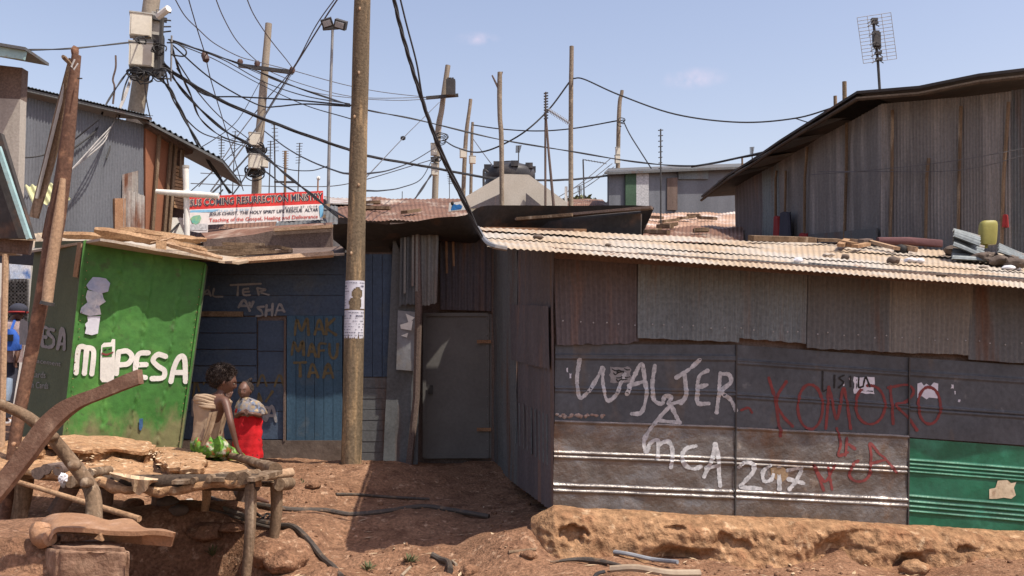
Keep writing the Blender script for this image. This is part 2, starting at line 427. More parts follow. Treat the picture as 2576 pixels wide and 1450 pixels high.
# ================================================================== GROUND
GP = [  # pixel x, pixel y, distance -> control points of the ground
 (885,1168,8.5),(700,1158,9.2),(1100,1165,9.6),(1240,1160,9.5),(1390,1282,6.45),(1290,1352,6.5),(878,1392,6.4),(1080,1375,6.5),
 (1050,1285,7.3),(880,1297,7.2),(690,1345,6.35),(780,1215,7.7),(700,1200,8.0),(760,1300,6.9),(515,1290,7.6),(600,1175,8.4),(470,1160,8.6),
 (820,1425,6.05),(1100,1440,5.9),(1500,1440,5.6),(2000,1445,5.7),(2500,1455,5.9),(1700,1416,6.15),(2300,1442,6.32),(1450,1404,6.1),(2000,1432,6.22),
 (1340,1320,6.3),(200,1150,8.5),(20,1130,9.0),(1600,1330,6.7),(2100,1345,6.85),(2576,1370,7.1)]
pts = [P(*g) for g in GP]
GC = [(p.x, p.y, p.z) for p in pts]
GC += [(-2.2,6.6,-.30),(-2.6,6.3,-.35),(-2.0,6.15,-.40),(-2.0,5.6,-.5),(-1.85,5.75,-.45),(-1.7,5.45,-.45),(-2.4,5.6,-.5),(-2.8,5.8,-.35),(-1.55,5.0,-.45),(-1.35,4.6,-.4),(-2.0,5.2,-.5),(-2.2,7.15,.32),(-2.6,7.2,.34),(-1.85,7.0,.28),(-1.62,6.35,.22),(-1.45,5.85,.06),(-3.6,6.6,.2),(-3.1,7.0,.3),
       (-1.25,6.05,.10),(-.9,5.6,.02),(-.6,5.2,.0),(0,5,.02),(1.5,5,.02),(3,5,-.05),(-1.2,4.2,-.15),(-2.15,4.75,.42),(-2.6,4.9,.44),(-3.0,4.9,.46),(-2.4,4.3,.45),(-3,4.1,.45),(-1.95,4.3,.30),
       (-3.4,5.3,.40),(-2.95,5.25,.36),(-2,3.4,.25),(0,3,0),(3,3,-.05),(-4,3,.3),(-5,7,.45),(-5,10,.55),(-5,14,.6),(0,14,.5),(5,10,.2),(6,7,.0),(6,14,.4),(-8,5,.4)]
GC = np.array(GC)
def gz(x, y):
    d2 = (GC[:, 0] - x) ** 2 + (GC[:, 1] - y) ** 2 + 0.015
    wt = d2 ** -2.2
    return float((wt * GC[:, 2]).sum() / wt.sum())
def gh(x, y):
    z = gz(x, y)
    if -9 < x < 9 and 1 < y < 15:
        z += 0.035 * noise.noise(V((x * 1.7, y * 1.7, 0))) + 0.020 * noise.noise(V((x * 5, y * 5, 3))) + 0.011 * noise.noise(V((x * 14, y * 14, 9)))
        if -3 < x < -0.3 and 4.4 < y < 6.6: z += .05 * noise.noise(V((x * 6, y * 6, 5)))
    return z
def ax(lo, hi, step, far):
    a = list(np.arange(lo, hi, step)); k = step; v = hi; out = []
    while v < far:
        out.append(v); k *= 1.5; v += k
    k = step; v = lo; pre = []
    while v > -far:
        k *= 1.5; v -= k; pre.append(v)
    return pre[::-1] + a + out
xs = ax(-3.9, 4.6, 0.045, 500); ys = ax(3.6, 10.0, 0.045, 500)
gm = MB()
gm.grid([[V((x, y, gh(x, y) if abs(x) < 40 and -20 < y < 40 else 0.3)) for x in xs] for y in ys])
g = gm.build('ground', soil, angle=180, recalc=False)
tag(g, 'bare red earth sloping down to the street', 'ground', kind='structure')

# mud bank along the foot of the long shed
def surf(x, y): return V((x, y, gh(x, y)))

# ================================================================== LONG SHED (right)
C0 = P(1393, 1278, 6.4)
WP = Plane(C0, C0 + V((1, .17, 0)), C0 + V((0, 0, 1)))
SURF = []
def proj(p):
    q = p - EYE; c, s = math.cos(PITCH), math.sin(PITCH)
    f = q.y * c + q.z * s; u = -q.y * s + q.z * c
    return CX + F * q.x / f, CY - F * u / f
def on_wall(p): return max([f(p) for f in SURF] + [0])
def dent(p, a=.010): return a * (noise.noise(p * 2.6) + .5 * noise.noise(p * 7 + V((3, 3, 3))))
shed = T('metal_shed', 'long low metal shed with dusty corrugated roof and spray painted grey wall', 'shed', C0)

def wall_sheet(mat, tl, tr, br, bl, ridges=(), off=0.0, dents=.010, name='wall_sheet', parent=shed, plane=WP, nu=40, rag=0.0, label=None, rh=.011, crease=0):
    A, B, C_, D = [plane.hit(*q, off) for q in (tl, tr, br, bl)]
    vs = set(np.linspace(0, 1, 16))
    for r_, hw in ridges:
        for k in (-1.6, -1, -.6, 0, .6, 1, 1.6): vs.add(min(1, max(0, r_ + k * hw)))
    vs = sorted(vs)
    rows = []
    for v in vs:
        row = []
        for i in range(nu + 1):
            u = i / nu
            p = A.lerp(B, u).lerp(D.lerp(C_, u), v)
            h = dent(p, dents)
            if crease: h += crease * abs(noise.noise(p * 3.3 + V((7, 0, 0))))
            for r_, hw in ridges:
                t = abs(v - r_) / hw
                if t < 1: h += rh * math.cos(t * math.pi / 2)
            if rag and v == vs[-1]: p = p + V((0, 0, rag * noise.noise(p * 6)))
            row.append(p + plane.n * h)
        rows.append(row)
    mb = MB().grid(rows)
    o = mb.build(name, mat, parent, angle=60, recalc=False)
    def surf_(p):
        x, y = proj(p); u = min(1, max(0, (x - tl[0]) / (tr[0] - tl[0])))
        y0, y1 = tl[1] + (tr[1] - tl[1]) * u, bl[1] + (br[1] - bl[1]) * u
        v = (y - y0) / (y1 - y0)
        if v < -.02 or v > 1.02 or x < tl[0] - 6 or x > tr[0] + 6: return -1
        h = off + dent(p, dents)
        if crease: h += crease * abs(noise.noise(p * 3.3 + V((7, 0, 0))))
        for r_, hw in ridges:
            t = abs(v - r_) / hw
            if t < 1.3: h += rh * math.cos(min(1, t) * math.pi / 2)
        return h
    if plane is WP: SURF.append(surf_)
    if label: o['label'] = label
    return o
# core wall behind the sheets
mb = MB()
a, b = WP.hit(1392, 1285, -.035), WP.hit(3090, 1390, -.035)
mb.slab(a, b, V((b.x, b.y, P(3090, 735, b.y).z)), V((a.x, a.y, P(1395, 632, a.y).z)), .05)
mb.build('inner_wall', wood_dark, shed)
def rel(y0, y1, lst, hw=5.0):
    return [((y - y0) / (y1 - y0), hw / (y1 - y0)) for y in lst]
UP, LO = sheet_grey, sheet_shiny
ws1 = wall_sheet(UP, (1397, 866), (1851, 868), (1849, 1078), (1394, 1062), rel(866, 1062, [894, 901, 976, 984], 4.5), .006, label='grey painted sheet with white sprayed name')
ws2 = wall_sheet(UP, (1853, 868), (2285, 900), (2284, 1100), (1852, 1076), rel(868, 1080, [908, 915, 995, 1003], 4.5), .004, label='grey painted sheet with red sprayed name')
ws3 = wall_sheet(UP, (2287, 900), (3060, 952), (3060, 1155), (2286, 1100), rel(900, 1100, [936, 943, 1022, 1031], 4.5), .006)
ws4 = wall_sheet(LO, (1394, 1056), (1849, 1072), (1847, 1302), (1391, 1284), rel(1056, 1284, [1060, 1139, 1150, 1221, 1235], 5), .000, .018, crease=.020, label='creased bare metal sheet with letters and a white arrow')
ws5 = wall_sheet(LO, (1852, 1074), (2283, 1095), (2281, 1324), (1850, 1303), rel(1074, 1303, [1078, 1157, 1168, 1238, 1252], 5), .002, .018, crease=.020, label='creased bare metal sheet with the year 2017')
ws6 = wall_sheet(sheet_green, (2286, 1103), (3060, 1160), (3060, 1395), (2284, 1325), rel(1103, 1325, [1158, 1168, 1178, 1187, 1248, 1262, 1274, 1286], 4.2), .000, .012, crease=.008, label='dark green lower sheet with a torn scrap of paper')
# vertical seams
for (x, y0, y1) in ((1851, 868, 1302), (2285, 900, 1324)):
    mb = MB(); p, q = WP.hit(x, y0, .016), WP.hit(x - 3, y1, .014)
    mb.bar(p, q, .010, .008, WP.n); mb.build('seam_strip', metal_d, shed)
# corrugated row below the eave
def corr_sheet(mat, tl, tr, br, bl, waves, amp=.008, off=.03, rag=.02, seed=0, label=None, parent=shed, plane=WP, name='corrugated_sheet', dent_=.012):
    q = [plane.hit(*k, off) for k in (tl, tr, br, bl)]
    o = MB().corr(*q, waves, amp, rows=8, dent=dent_, rag=rag, n=plane.n, seed=seed).build(name, mat, parent, angle=80, recalc=False)
    if label: o['label'] = label
    return o
corr_sheet(corr_brown, (1388, 628), (1606, 640), (1604, 862), (1398, 868), 17, .006, .026, .03, 1, 'maroon brown corrugated sheet')
corr_sheet(corr_grey, (1602, 636), (1858, 655), (1855, 862), (1600, 850), 21, .006, .034, .012, 2)
corr_sheet(corr_grey, (1852, 652), (2036, 665), (2030, 866), (1850, 850), 15, .006, .028, .015, 3)
corr_sheet(corr_dark, (2028, 662), (2240, 680), (2236, 886), (2024, 876), 17, .006, .036, .015, 4)
corr_sheet(corr_tan, (2232, 678), (2440, 692), (2432, 893), (2228, 886), 17, .007, .040, .012, 5)
corr_sheet(corr_dark, (2434, 690), (3060, 736), (3060, 950), (2430, 905), 46, .006, .030, .012, 6)
# nails
mb = MB()
for i in range(34):
    x = 1412 + i * 37 + random.uniform(-9, 9); y = 806 + (x - 1400) * .052 + random.uniform(-4, 4)
    mb.blob(WP.hit(x, y, .046), (.006, .006, .006), 1, 0)
mb.build('nail_heads', chalk, shed)['kind'] = 'stuff'
# eave beam
mb = MB().bar(WP.hit(1390, 640, .07), WP.hit(3090, 752, .07), .06, .07); mb.build('eave_beam', wood_dark, shed)
# roof
slope = .17
EL = P(1226, 621, 5.88); ER = P(3100, 765, 6.82)
ERm = EL.lerp(ER, .55)
BL = P(1206, 576, 8.5); BR = P(3110, 670, 9.8)
M_L, M_R = EL.lerp(BL, .38), ER.lerp(BR, .38)
upn = (ER - EL).cross(BL - EL).normalized()
if upn.z < 0: upn = -upn
amp = .0042
W1 = 133
o = MB().corr(M_L, M_R, ER, EL, W1, amp, 10, .003, .035, upn, 8, 3).build('roof_sheet', dust_roof, shed, angle=80, recalc=False)
K_L, K_R = EL.lerp(BL, .36) + upn * .008, ER.lerp(BR, .36) + upn * .009
Q_L, Q_R = EL.lerp(BL, .66) + upn * .018, ER.lerp(BR, .66) + upn * .019
MB().corr(BL + upn * .02, BR + upn * .02, Q_R, Q_L, W1, amp, 8, .02, .09, upn, 8, 14).build('roof_sheet', dust_roof, shed, angle=80, recalc=False)
o2 = MB().corr(EL.lerp(BL, .70) + upn * .012, ER.lerp(BR, .70) + upn * .012, K_R, K_L, W1, amp, 10, .003, .04, upn, 8, 9).build('roof_sheet', dust_roof, shed, angle=80, recalc=False)
# folded flashing down the left rake
mb = MB(); mb.tube(catmull([P(1203, 573, 8.4), P(1210, 588, 7.1), P(1222, 606, 6.15), P(1240, 619, 5.9), P(1275, 626, 5.9)], 4), .017, 6)
mb.build('rake_trim', metal_g, shed)
# rear wall and end wall (receding into the alley)
e0, e1 = C0 + V((-.01, .03, 0)), P(1240, 1165, 9.6)
SP = Plane(e0, e1, e0 + V((0, 0, 1)))
corr_sheet(corr_brown, (1393, 622), (1300, 607), (1300, 1220), (1393, 1290), 12, .008, .0, .0, 7, plane=SP, name='side_sheet')
corr_sheet(corr_dark, (1302, 607), (1242, 590), (1242, 1172), (1302, 1222), 14, .008, .004, .0, 8, plane=SP, name='side_sheet')
corr_sheet(corr_brown, (1388, 770), (1290, 766), (1290, 905), (1388, 930), 12, .009, .02, .01, 9, plane=SP, name='side_sheet', label='short brown corrugated patch on the alley side')
for i in range(9):
    x = 1300 + i * 10
    mb = MB().bar(SP.hit(x, 1010 + i * 4, .012), SP.hit(x + 1, 1115 + i * 7, .012), .02, .006, SP.n); mb.build('side_lath', corr_grey, shed)
BLw = BL.lerp(BR, .055)
rb = MB().slab(BLw - upn * .03, BR - upn * .03, BR + V((0, 0, -2.6)), BLw + V((0, 0, -2.6)), .03)
rb.build('rear_wall', wood_dark, shed)
r1 = MB().slab(P(3090, 1390, 7.25), BR + V((0, 0, -2)), BR, ER + V((0, .2, -.05)), .03); r1.build('end_wall', wood_dark, shed)

# ------------------------------------------------------------------ hand painted strokes
_so = [0]
JIT = [None]
def stroke(mb, plane, pts, wpx, off=.012, dents=0.010, crease=0, closed=False, smooth=5, jit=.19, minoff=None):
    _so[0] = (_so[0] + 1) % 12
    off = off + _so[0] * .0002
    if JIT[0] is not None: jit = JIT[0]
    q = catmull([V((x, y, 0)) for x, y in pts], smooth * (2 if plane is WP else 1)) if smooth > 1 else [V((x, y, 0)) for x, y in pts]
    d0 = (q[0] - q[1]).normalized() * wpx * .35; d1 = (q[-1] - q[-2]).normalized() * wpx * .35
    q = [q[0] + d0] + q + [q[-1] + d1]
    L_, R_ = [], []
    m = len(q)
    for i, p in enumerate(q):
        t = q[min(i + 1, m - 1)] - q[max(i - 1, 0)]
        if t.length < 1e-6: t = V((1, 0, 0))
        t.normalize(); n = V((-t.y, t.x, 0))
        hw = wpx / 2 * (1 + 2.2 * jit * noise.noise(V((p.x * .07, p.y * .07, 1.7))) + 1.6 * jit * noise.noise(V((p.x * .35, p.y * .35, 6))))
        if i in (0, m - 1): hw *= .45
        for lst, s in ((L_, 1), (R_, -1)):
            k = p + n * hw * s
            h = plane.hit(k.x, k.y, 0)
            lst.append(h + plane.n * (on_wall(h) + .0022 + _so[0] * .0002) if plane is WP else h + plane.n * (off + (dent(h, dents) if dents else 0) + (crease * abs(noise.noise(h * 3.3 + V((7, 0, 0)))) if crease else 0)))
    mb.grid([L_, R_])
def arc(cx, cy, rx, ry, a0=0, a1=360, n=14):
    return [(cx + rx * math.cos(R(a0 + (a1 - a0) * i / n)), cy + ry * math.sin(R(a0 + (a1 - a0) * i / n))) for i in range(n + 1)]
def conv(ox, oy, sc):
    return lambda pts: [((ox + x / sc) / 1.59, (oy + y / sc) / 1.59) for x, y in pts]
c5 = conv(0, 900, 1.4502); c6 = conv(650, 1000, 1.45); c8 = conv(2100, 900, 1.0317); c9 = conv(3200, 900, 1.0313); c14 = conv(600, 650, 3.22)

def lettering(name, mat, parent, plane, strokes, wpx, off=.012, dents=.010, label=None, cv=None, smooth=5, crease=0):
    mb = MB(); JIT[0] = .04 if mat is white_pt else None
    for s in strokes: stroke(mb, plane, cv(s) if cv else s, wpx, off, dents, smooth=smooth, crease=crease)
    o = mb.build(name, mat, parent, recalc=False)
    if label: o['label'] = label
    return o
walter = [[(225,555),(214,640),(225,712),(258,690),(292,640),(320,588)], [(322,592),(320,650),(336,722),(372,705),(395,650),(412,615)],
 [(437,780),(480,772),(500,705),(494,640),(480,574),(452,620),(418,700)], [(425,665),(495,645)],
 [(535,580),(525,660),(532,722),(565,738),(575,708),(602,712),(592,738),(645,728)], [(655,610),(662,700),(640,738)], [(620,632),(680,592),(718,556)],
 [(752,600),(716,625),(708,690),(712,735),(757,737)], [(708,672),(748,660)], [(802,610),(797,690),(788,776)], [(800,616),(838,618),(846,650),(806,688),(846,722),(870,768)]]
lettering('graffiti', chalk, ws1, WP, walter, 10, cv=c8, off=.0085, smooth=9)
lettering('graffiti', chalk, ws4, WP, [[(600,745),(550,800),(510,852),(490,895),(498,938)], [(602,745),(618,780),(636,815)], [(550,806),(590,812),(640,816)],
 [(500,940),(518,900),(548,888),(548,930),(545,965)], [(548,908),(588,894),(606,930),(600,1002)], [(705,912),(665,922),(645,952),(655,988),(690,1006),(724,996)],
 [(735,1040),(768,965),(783,905),(796,980),(802,1078)], [(742,1004),(800,992)]], 10, cv=c8, off=.0045, dents=.016, crease=.012, smooth=9)
lettering('graffiti', chalk, ws5, WP, [[(880,1000),(905,980),(940,988),(940,1020),(905,1060),(895,1082),(972,1088)], [(1012,992),(982,1018),(984,1056),(1014,1050),(1030,1010)],
 [(1046,1000),(1046,1092)], [(1078,1012),(1136,1006),(1112,1060),(1085,1092)], [(1082,1048),(1148,1066)]], 10, cv=c8, off=.0045, dents=.016, crease=.012, smooth=9)
lettering('graffiti', red_spray, ws2, WP, [c8([(1005,630),(1030,720),(1045,830),(1046,872)]), c8([(1078,645),(1034,722),(1060,785),(1102,832)]), c9(arc(40,750,52,92,-80,285)),
 c9([(105,842),(113,750),(118,668),(150,800),(176,680),(190,720),(208,842)]), c9(arc(288,742,60,80,-80,285)), c8([(890,765),(920,755),(935,775)])], 7, off=.0065, smooth=9)
lettering('graffiti', red_spray, ws3, WP, [c9([(382,822),(372,700),(372,664)]), c9([(360,672),(440,660),(466,690),(432,730),(390,742),(440,792),(480,848)]), c9(arc(530,745,46,76,-80,285))], 7, off=.0085, smooth=9)
lettering('graffiti', red_spray, ws5, WP, [c9([(150,838),(165,900),(155,950),(195,938)]), c9([(192,878),(184,952)]), c9([(200,905),(225,925)]),
 c9([(96,1096),(74,1040),(54,992),(100,1058),(140,990)]), c9([(112,1000),(130,1092)]), c9([(238,972),(215,988),(200,1030),(225,1056),(265,1052),(292,1020)]),
 c9([(282,1038),(290,960),(287,900),(322,942),(350,965),(392,1022)]), c9([(288,985),(352,968)])], 7, off=.0045, dents=.016, crease=.012, smooth=9)
lettering('graffiti', black_pt, ws2, WP, [c9([(92,605),(92,682),(108,680)]), c9([(140,620),(140,672)]), c9([(180,620),(160,632),(178,650),(158,672)]), c9([(205,625),(207,668)]), c9([(240,628),(240,668),(256,668)]), c9([(258,668),(268,628),(286,668)]), c9([(262,652),(280,652)])], 4.5, off=.0105)
def patch(name, mat, parent, plane, poly, off=.012, dents=.01, n=1, label=None):
    q = [plane.hit(x, y, 0) for x, y in poly]
    q = [p + plane.n * (on_wall(p) + .0018 if plane is WP else off + (dent(p, dents) if dents else 0)) for p in q]
    c = sum(q, V((0, 0, 0))) / len(q)
    mb = MB(); m = len(q)
    mb.add(q + [c], [(i, (i + 1) % m, m) for i in range(m)])
    o = mb.build(name, mat, parent, recalc=False)
    if label: o['label'] = label
    return o
def ragpoly(x0, y0, x1, y1, j=4, n=5, seed=0):
    rnd = random.Random(seed); out = []
    for i in range(n): out.append((x0 + (x1 - x0) * i / n, y0 + rnd.uniform(-j, j)))
    for i in range(n): out.append((x1 + rnd.uniform(-j, j), y0 + (y1 - y0) * i / n))
    for i in range(n): out.append((x1 - (x1 - x0) * i / n, y1 + rnd.uniform(-j, j)))
    for i in range(n): out.append((x0 + rnd.uniform(-j, j), y1 - (y1 - y0) * i / n))
    return out
def bx9(x0, y0, x1, y1, j, s):
    (a, b), (c, d) = c9([(x0, y0), (x1, y1)]); return ragpoly(a, b, c, d, j, 5, s)
st = patch('sticker', paper, ws2, WP, bx9(220, 628, 305, 696, 2, 1), .015, label='white printed sticker')
lettering('sticker_print', black_pt, ws2, WP, [c9([(232,640),(232,675)]), c9([(258,668),(268,632),(286,668)]), c9([(255,683),(298,687)])], 3, off=.02)
patch('sticker', paper, ws3, WP, c9([(483,655),(500,650),(505,668),(520,655),(540,668),(550,650),(568,655),(566,716),(530,712),(520,720),(500,706),(482,714)]), .016, label='torn white sticker')
(a, b), (c, d) = c8([(350, 588), (436, 650)])
patch('sticker', chalk_dk, ws1, WP, ragpoly(a, b, c, d, 3, 6, 3), .0115, label='scratched grey sticker')
sk = []
for i in range(9):
    x0 = 355 + random.uniform(0, 60); y0 = 592 + random.uniform(0, 48); sk.append([(x0, y0), (x0 + random.uniform(5, 20), y0 + random.uniform(-8, 8)), (x0 + 22, y0 + random.uniform(-6, 8))])
lettering('sticker_print', black_pt, ws1, WP, sk, 3, off=.017, cv=c8)
patch('paper_scrap', paper_tan, ws6, WP, c9([(780,1090),(805,1085),(815,1055),(850,1052),(870,1065),(890,1060),(880,1085),(888,1115),(870,1130),(840,1125),(810,1130),(780,1130)]), .016, .012)
patch('paint_stain', pm('brown_stain', (.30, .21, .125), (.22, .15, .09), 12, .8, fine=.2), ws5, WP, c8([(1012,1005),(1035,990),(1062,1000),(1085,1015),(1080,1045),(1060,1060),(1035,1052),(1015,1035)]), .019, .016)
for i, (x, y, w_, h_) in enumerate(((1425, 925, 4, 12), (1432, 940, 5, 12), (2225-90, 948, 6, 8), (2392, 968, 6, 10), (2400, 985, 4, 8), (2410, 1005, 4, 6), (2120, 962, 4, 9))):
    pl = ws1 if x < 1800 else (ws2 if x < 2284 else ws3)
    patch('paint_chip', paper, pl, WP, ragpoly(x, y, x + w_, y + h_, 1.5, 2, i), .014)

# crumpled tin along the seam of the left sheet
mb = MB()
for i in range(16):
    x = 1398 + i * 8 + random.uniform(-3, 3)
    mb.blob(WP.hit(x, 1046 + random.uniform(-8, 6) * (1 - i / 18), .012), (.016, .006, .008 + .01 * random.random()), 1, .5, 2, i)
mb.build('crumpled_edge', corr_pale, shed)

# ================================================================== MUD BANK
bank = MB(); rows = []
prof = [(.0, .02), (-.10, .05), (-.2, .052), (-.27, .03), (-.315, -.02), (-.335, -.09), (-.345, -.16), (-.37, -.20), (-.43, -.225), (-.455, -.25), (-.42, -.285), (-.41, -.33), (-.43, -.37), (-.47, -.44)]
HOLES = [(1443,1350,34,28,.10),(1697,1330,30,9,.06),(1824,1364,26,22,.07),(1870,1372,38,15,.06),(1958,1351,20,12,.04),(2073,1372,26,24,.03),(2433,1384,26,12,.07),(2285,1398,16,9,.06),(2180,1390,40,8,.04)]
prof_f = []
for i in range(len(prof) - 1):
    for k in range(6):
        t = k / 6; prof_f.append((prof[i][0] + (prof[i + 1][0] - prof[i][0]) * t, prof[i][1] + (prof[i + 1][1] - prof[i][1]) * t))
prof_f.append(prof[-1])
N = 330
for i in range(N + 1):
    px = 1338 + i * (2720 - 1338) / N
    yt = 1279 + (px - 1390) * .052 if px > 1390 else 1282 + (1390 - px) * .25
    b0 = WP.hit(px, yt + 6, .0)
    k = min(1, (px - 1330) / 60) ** .5
    row = []
    for (dy, dz) in prof_f:
        p = b0 + V((.04 * dy, dy * 1.1 * (0.35 + .65 * k), (dz if dz > 0 else dz * 1.22) * (.55 + .45 * k) + (-.05 * (1 - k))))
        q = p.copy()
        front = min(1, max(0, (-dy - .12) / .18))
        d = .026 * noise.noise(q * 2.2) + .011 * noise.noise(q * 6) + .007 * noise.noise(q * 15) + .008 * noise.noise(q * 38)
        cav = max(0, noise.noise(V((q.x * 3.1 + 4, 2.2, q.z * 4))) - .18) * .30 * front
        gr = .012 * noise.noise(V((q.x * 26 + q.z * 9, q.y * 3, q.z * 5))) * front
        hol = 0
        hx, hy = proj(p)
        for (a_, b__, ra_, rb__, dp_) in HOLES:
            e = ((hx - a_) / ra_) ** 2 + ((hy - b__) / rb__) ** 2 + 1.1 * noise.noise(q * 11) + .8 * noise.noise(q * 27)
            if e < 1: hol = max(hol, .75 * dp_ * min(1, (1 - e) * 1.4))
        gr += .016 * front * noise.noise(V((q.x * 11, q.y * 11, q.z * 24)))
        p.y += (-d * .9 + cav + gr + hol) if front > 0 else hol
        p.z += d * .5
        row.append(p)
    rows.append(row)
bank.grid(rows)
o = bank.build('mud_bank', mudm, angle=180)
tag(o, 'raised bank of dried orange mud along the foot of the long metal shed', 'mud bank', kind='structure')
# ================================================================== KIOSK (green)
K0 = P(160, 1100, 7.9)
ktop0 = P(213, 606, 7.9); kbr = P(449, 1135, 8.45); ktr = P(516, 668, 8.5)
KP = Plane(K0, kbr, ktop0)
kiosk = T('green_kiosk', 'small green painted metal kiosk leaning to the right with white hand lettering', 'kiosk', K0)
def quad_sheet(name, mat, parent, plane, tl, tr, br, bl, off=0, dents=.006, nu=36, nv=36, bumps=0, t=0, label=None):
    A, B, C_, D = [plane.hit(*q, off) for q in (tl, tr, br, bl)]
    rows = []
    for j in range(nv + 1):
        row = []
        for i in range(nu + 1):
            p = A.lerp(B, i / nu).lerp(D.lerp(C_, i / nu), j / nv)
            h = dent(p, dents)
            if bumps:
                for sx in (.30, .55, .80):
                    e = abs(i / nu - sx + .012 * noise.noise(V((j * .2, sx * 9, 0))))
                    if e < .03: h += bumps * (1 - e / .03) * max(0, .25 + 1.1 * noise.noise(V((i * .45, j * .45, 4))))
            row.append(p + plane.n * h)
        rows.append(row)
    o = MB().grid(rows).build(name, mat, parent, angle=75, recalc=False)
    if label: o['label'] = label
    return o
kf = quad_sheet('front_sheet', green_pt, kiosk, KP, (213, 604), (518, 662), (446, 1165), (152, 1155), 0, .008, 110, 90, .022, label='bright green sheet with lettering and torn posters')
# left face
klb = P(38, 1128, 8.75); klt = P(88, 600, 8.75)
KL = Plane(K0, klb, ktop0)
ks = quad_sheet('side_sheet', green_dk, kiosk, KL, (88, 608), (211, 606), (155, 1180), (38, 1180), .0, .005, label='green side coloured darker for shade with greyed lettering')
mb = MB().slab(klb + V((.05, .02, -.2)), kbr + V((-.05, .02, -.2)), V((kbr.x, kbr.y + .9, kbr.z - .2)), V((klb.x + .4, klb.y + .9, klb.z - .2)), .03, V((0, 0, 1)))
mb.build('floor', wood_dark, kiosk)
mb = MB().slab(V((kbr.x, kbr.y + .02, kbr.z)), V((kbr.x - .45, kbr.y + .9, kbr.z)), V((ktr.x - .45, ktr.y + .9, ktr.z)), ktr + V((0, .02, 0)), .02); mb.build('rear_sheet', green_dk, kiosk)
mb = MB()
mb.bar(KP.hit(154, 1150, .012), KP.hit(213, 606, .012), .022, .02, KP.n); mb.build('corner_trim', green_pt, kiosk)
mb = MB().bar(KP.hit(448, 1150, .012), KP.hit(516, 665, .012), .018, .018, KP.n); mb.build('corner_trim', green_pt, kiosk)
mb = MB().bar(KL.hit(205, 612, .012), KL.hit(193, 698, .012), S(26, 8), .012, KL.n); mb.build('wood_strip', wood_pale, kiosk)
# roof
ra, rb_, rc, rd, re = P(252, 600, 7.70), P(600, 660, 8.46), P(700, 640, 9.6), P(90, 575, 9.6), P(70, 632, 8.75)
n_ = V((0, 0, 1))
mb = MB()
front = []
for i in range(41):
    t = i / 40; p = ra.lerp(rb_, t) + V((.03, -.03, 0)) * 0
    p = p + KP.n * (.07 * noise.noise(V((t * 4, 1, 0))) + .03 * noise.noise(V((t * 11, 4, 0))) - (.13 if .86 < t < .95 else 0))
    front.append(p)
left = [ra.lerp(re, i / 14) for i in range(1, 15)]
top = front[::-1] + left + [rd, rc]
low = [p + V((0, 0, -.022)) for p in top]
n0 = len(top)
mb.add(top + low, [tuple(range(n0)), tuple(reversed(range(n0, 2 * n0)))] + [(i, i + n0, (i + 1) % n0 + n0, (i + 1) % n0) for i in range(n0)])
mb.build('roof', dust_roof, kiosk, smooth=False)
mb = MB()
for i in range(46):
    e = i % 2; t = (i // 2) / 23
    x, y = ((222 - 58 * t, 640 + 480 * t), (505 - 58 * t, 690 + 440 * t))[e]
    mb.blob(KP.hit(x + random.uniform(-2, 2), y, .014), (.005, .005, .005), 1, 0)
mb.build('nail_heads', rust, kiosk)['kind'] = 'stuff'
# lettering on the front
MP = [[(440,862),(455,718),(500,712),(536,722),(542,760),(531,868)], [(502,716),(488,865)],
      [(672,866),(686,738)], [(684,738),(735,732),(764,764),(742,804),(692,812)],
      [(862,742),(806,748),(787,800),(790,870),(845,886)], [(792,812),(850,810)],
      [(962,764),(915,752),(886,785),(915,820),(952,846),(942,886),(876,892)],
      [(988,912),(1008,825),(1038,768),(1068,778),(1074,912)], [(1000,856),(1070,856)]]
lettering('lettering', white_pt, kf, KP, MP, 13, .011, .008, cv=c5, smooth=8)
ph = c5([(578,895),(580,780),(585,700),(600,684),(640,682),(648,662),(666,664),(664,780),(658,900),(640,912),(590,912)])
patch('phone_emblem', white_pt, kf, KP, ph, .019, .008)
patch('phone_screen', green_pt, kf, KP, c5([(592,710),(648,705),(646,765),(590,768)]), .0215, .008)
lettering('phone_mark', red_spray, kf, KP, [[(588,745),(615,752),(652,738)]], 4, .0235, .008, cv=c5)
lettering('phone_mark', black_pt, kf, KP, [[(600,728),(612,722)], [(628,722),(642,718)]], 3, .0235, .008, cv=c5)
# torn posters on the front
c15 = conv(0, 850, 3.625)
patch('torn_poster', pm('torn_blue_poster', (.30, .36, .50), (.42, .44, .52), 9, .8, fine=.1), kf, KP, c15([(1245,1060),(1290,1000),(1340,940),(1440,945),(1530,960),(1590,1030),(1560,1150),(1470,1175),(1370,1150),(1280,1120)]), .018, .008, label='dark blue torn poster')
patch('torn_poster', pm('torn_pale_poster', (.62, .62, .62), (.36, .42, .50), 9, .8, c3=(.25,.3,.4), t3=.6, s3=14, fine=.1), kf, KP, c5([(505,380),(590,395),(600,430),(612,445),(575,470),(585,520),(520,530),(462,510),(470,480),(505,450),(495,420)]), .017, .008, label='torn pale blue poster')
patch('torn_poster', paper, kf, KP, c5([(505,532),(580,530),(575,565),(566,630),(530,640),(490,630),(498,600),(492,575),(508,560)]), .017, .008, label='torn white poster')
patch('paint_chip', pm('blue_chip', (.05, .12, .25), None, 8), kf, KP, c5([(805,1125),(828,1122),(826,1170),(815,1195),(804,1185)]), .016, .008)
# side lettering
gl = [[(122,690),(128,562),(150,566)], [(142,568),(136,690)], [(160,566),(155,692)], [(222,600),(218,660)], [(222,600),(240,598),(250,620),(240,640),(222,640)],
      [(282,600),(256,598),(250,650),(252,700),(275,708)], [(252,650),(275,652)], [(318,612),(295,606),(286,630),(315,662),(312,700),(285,712)],
      [(338,722),(352,660),(364,600),(378,650),(378,725)], [(345,690),(378,692)]]
lettering('lettering', chalk_dk, ks, KL, gl, 8, .0065, .005, cv=c5)

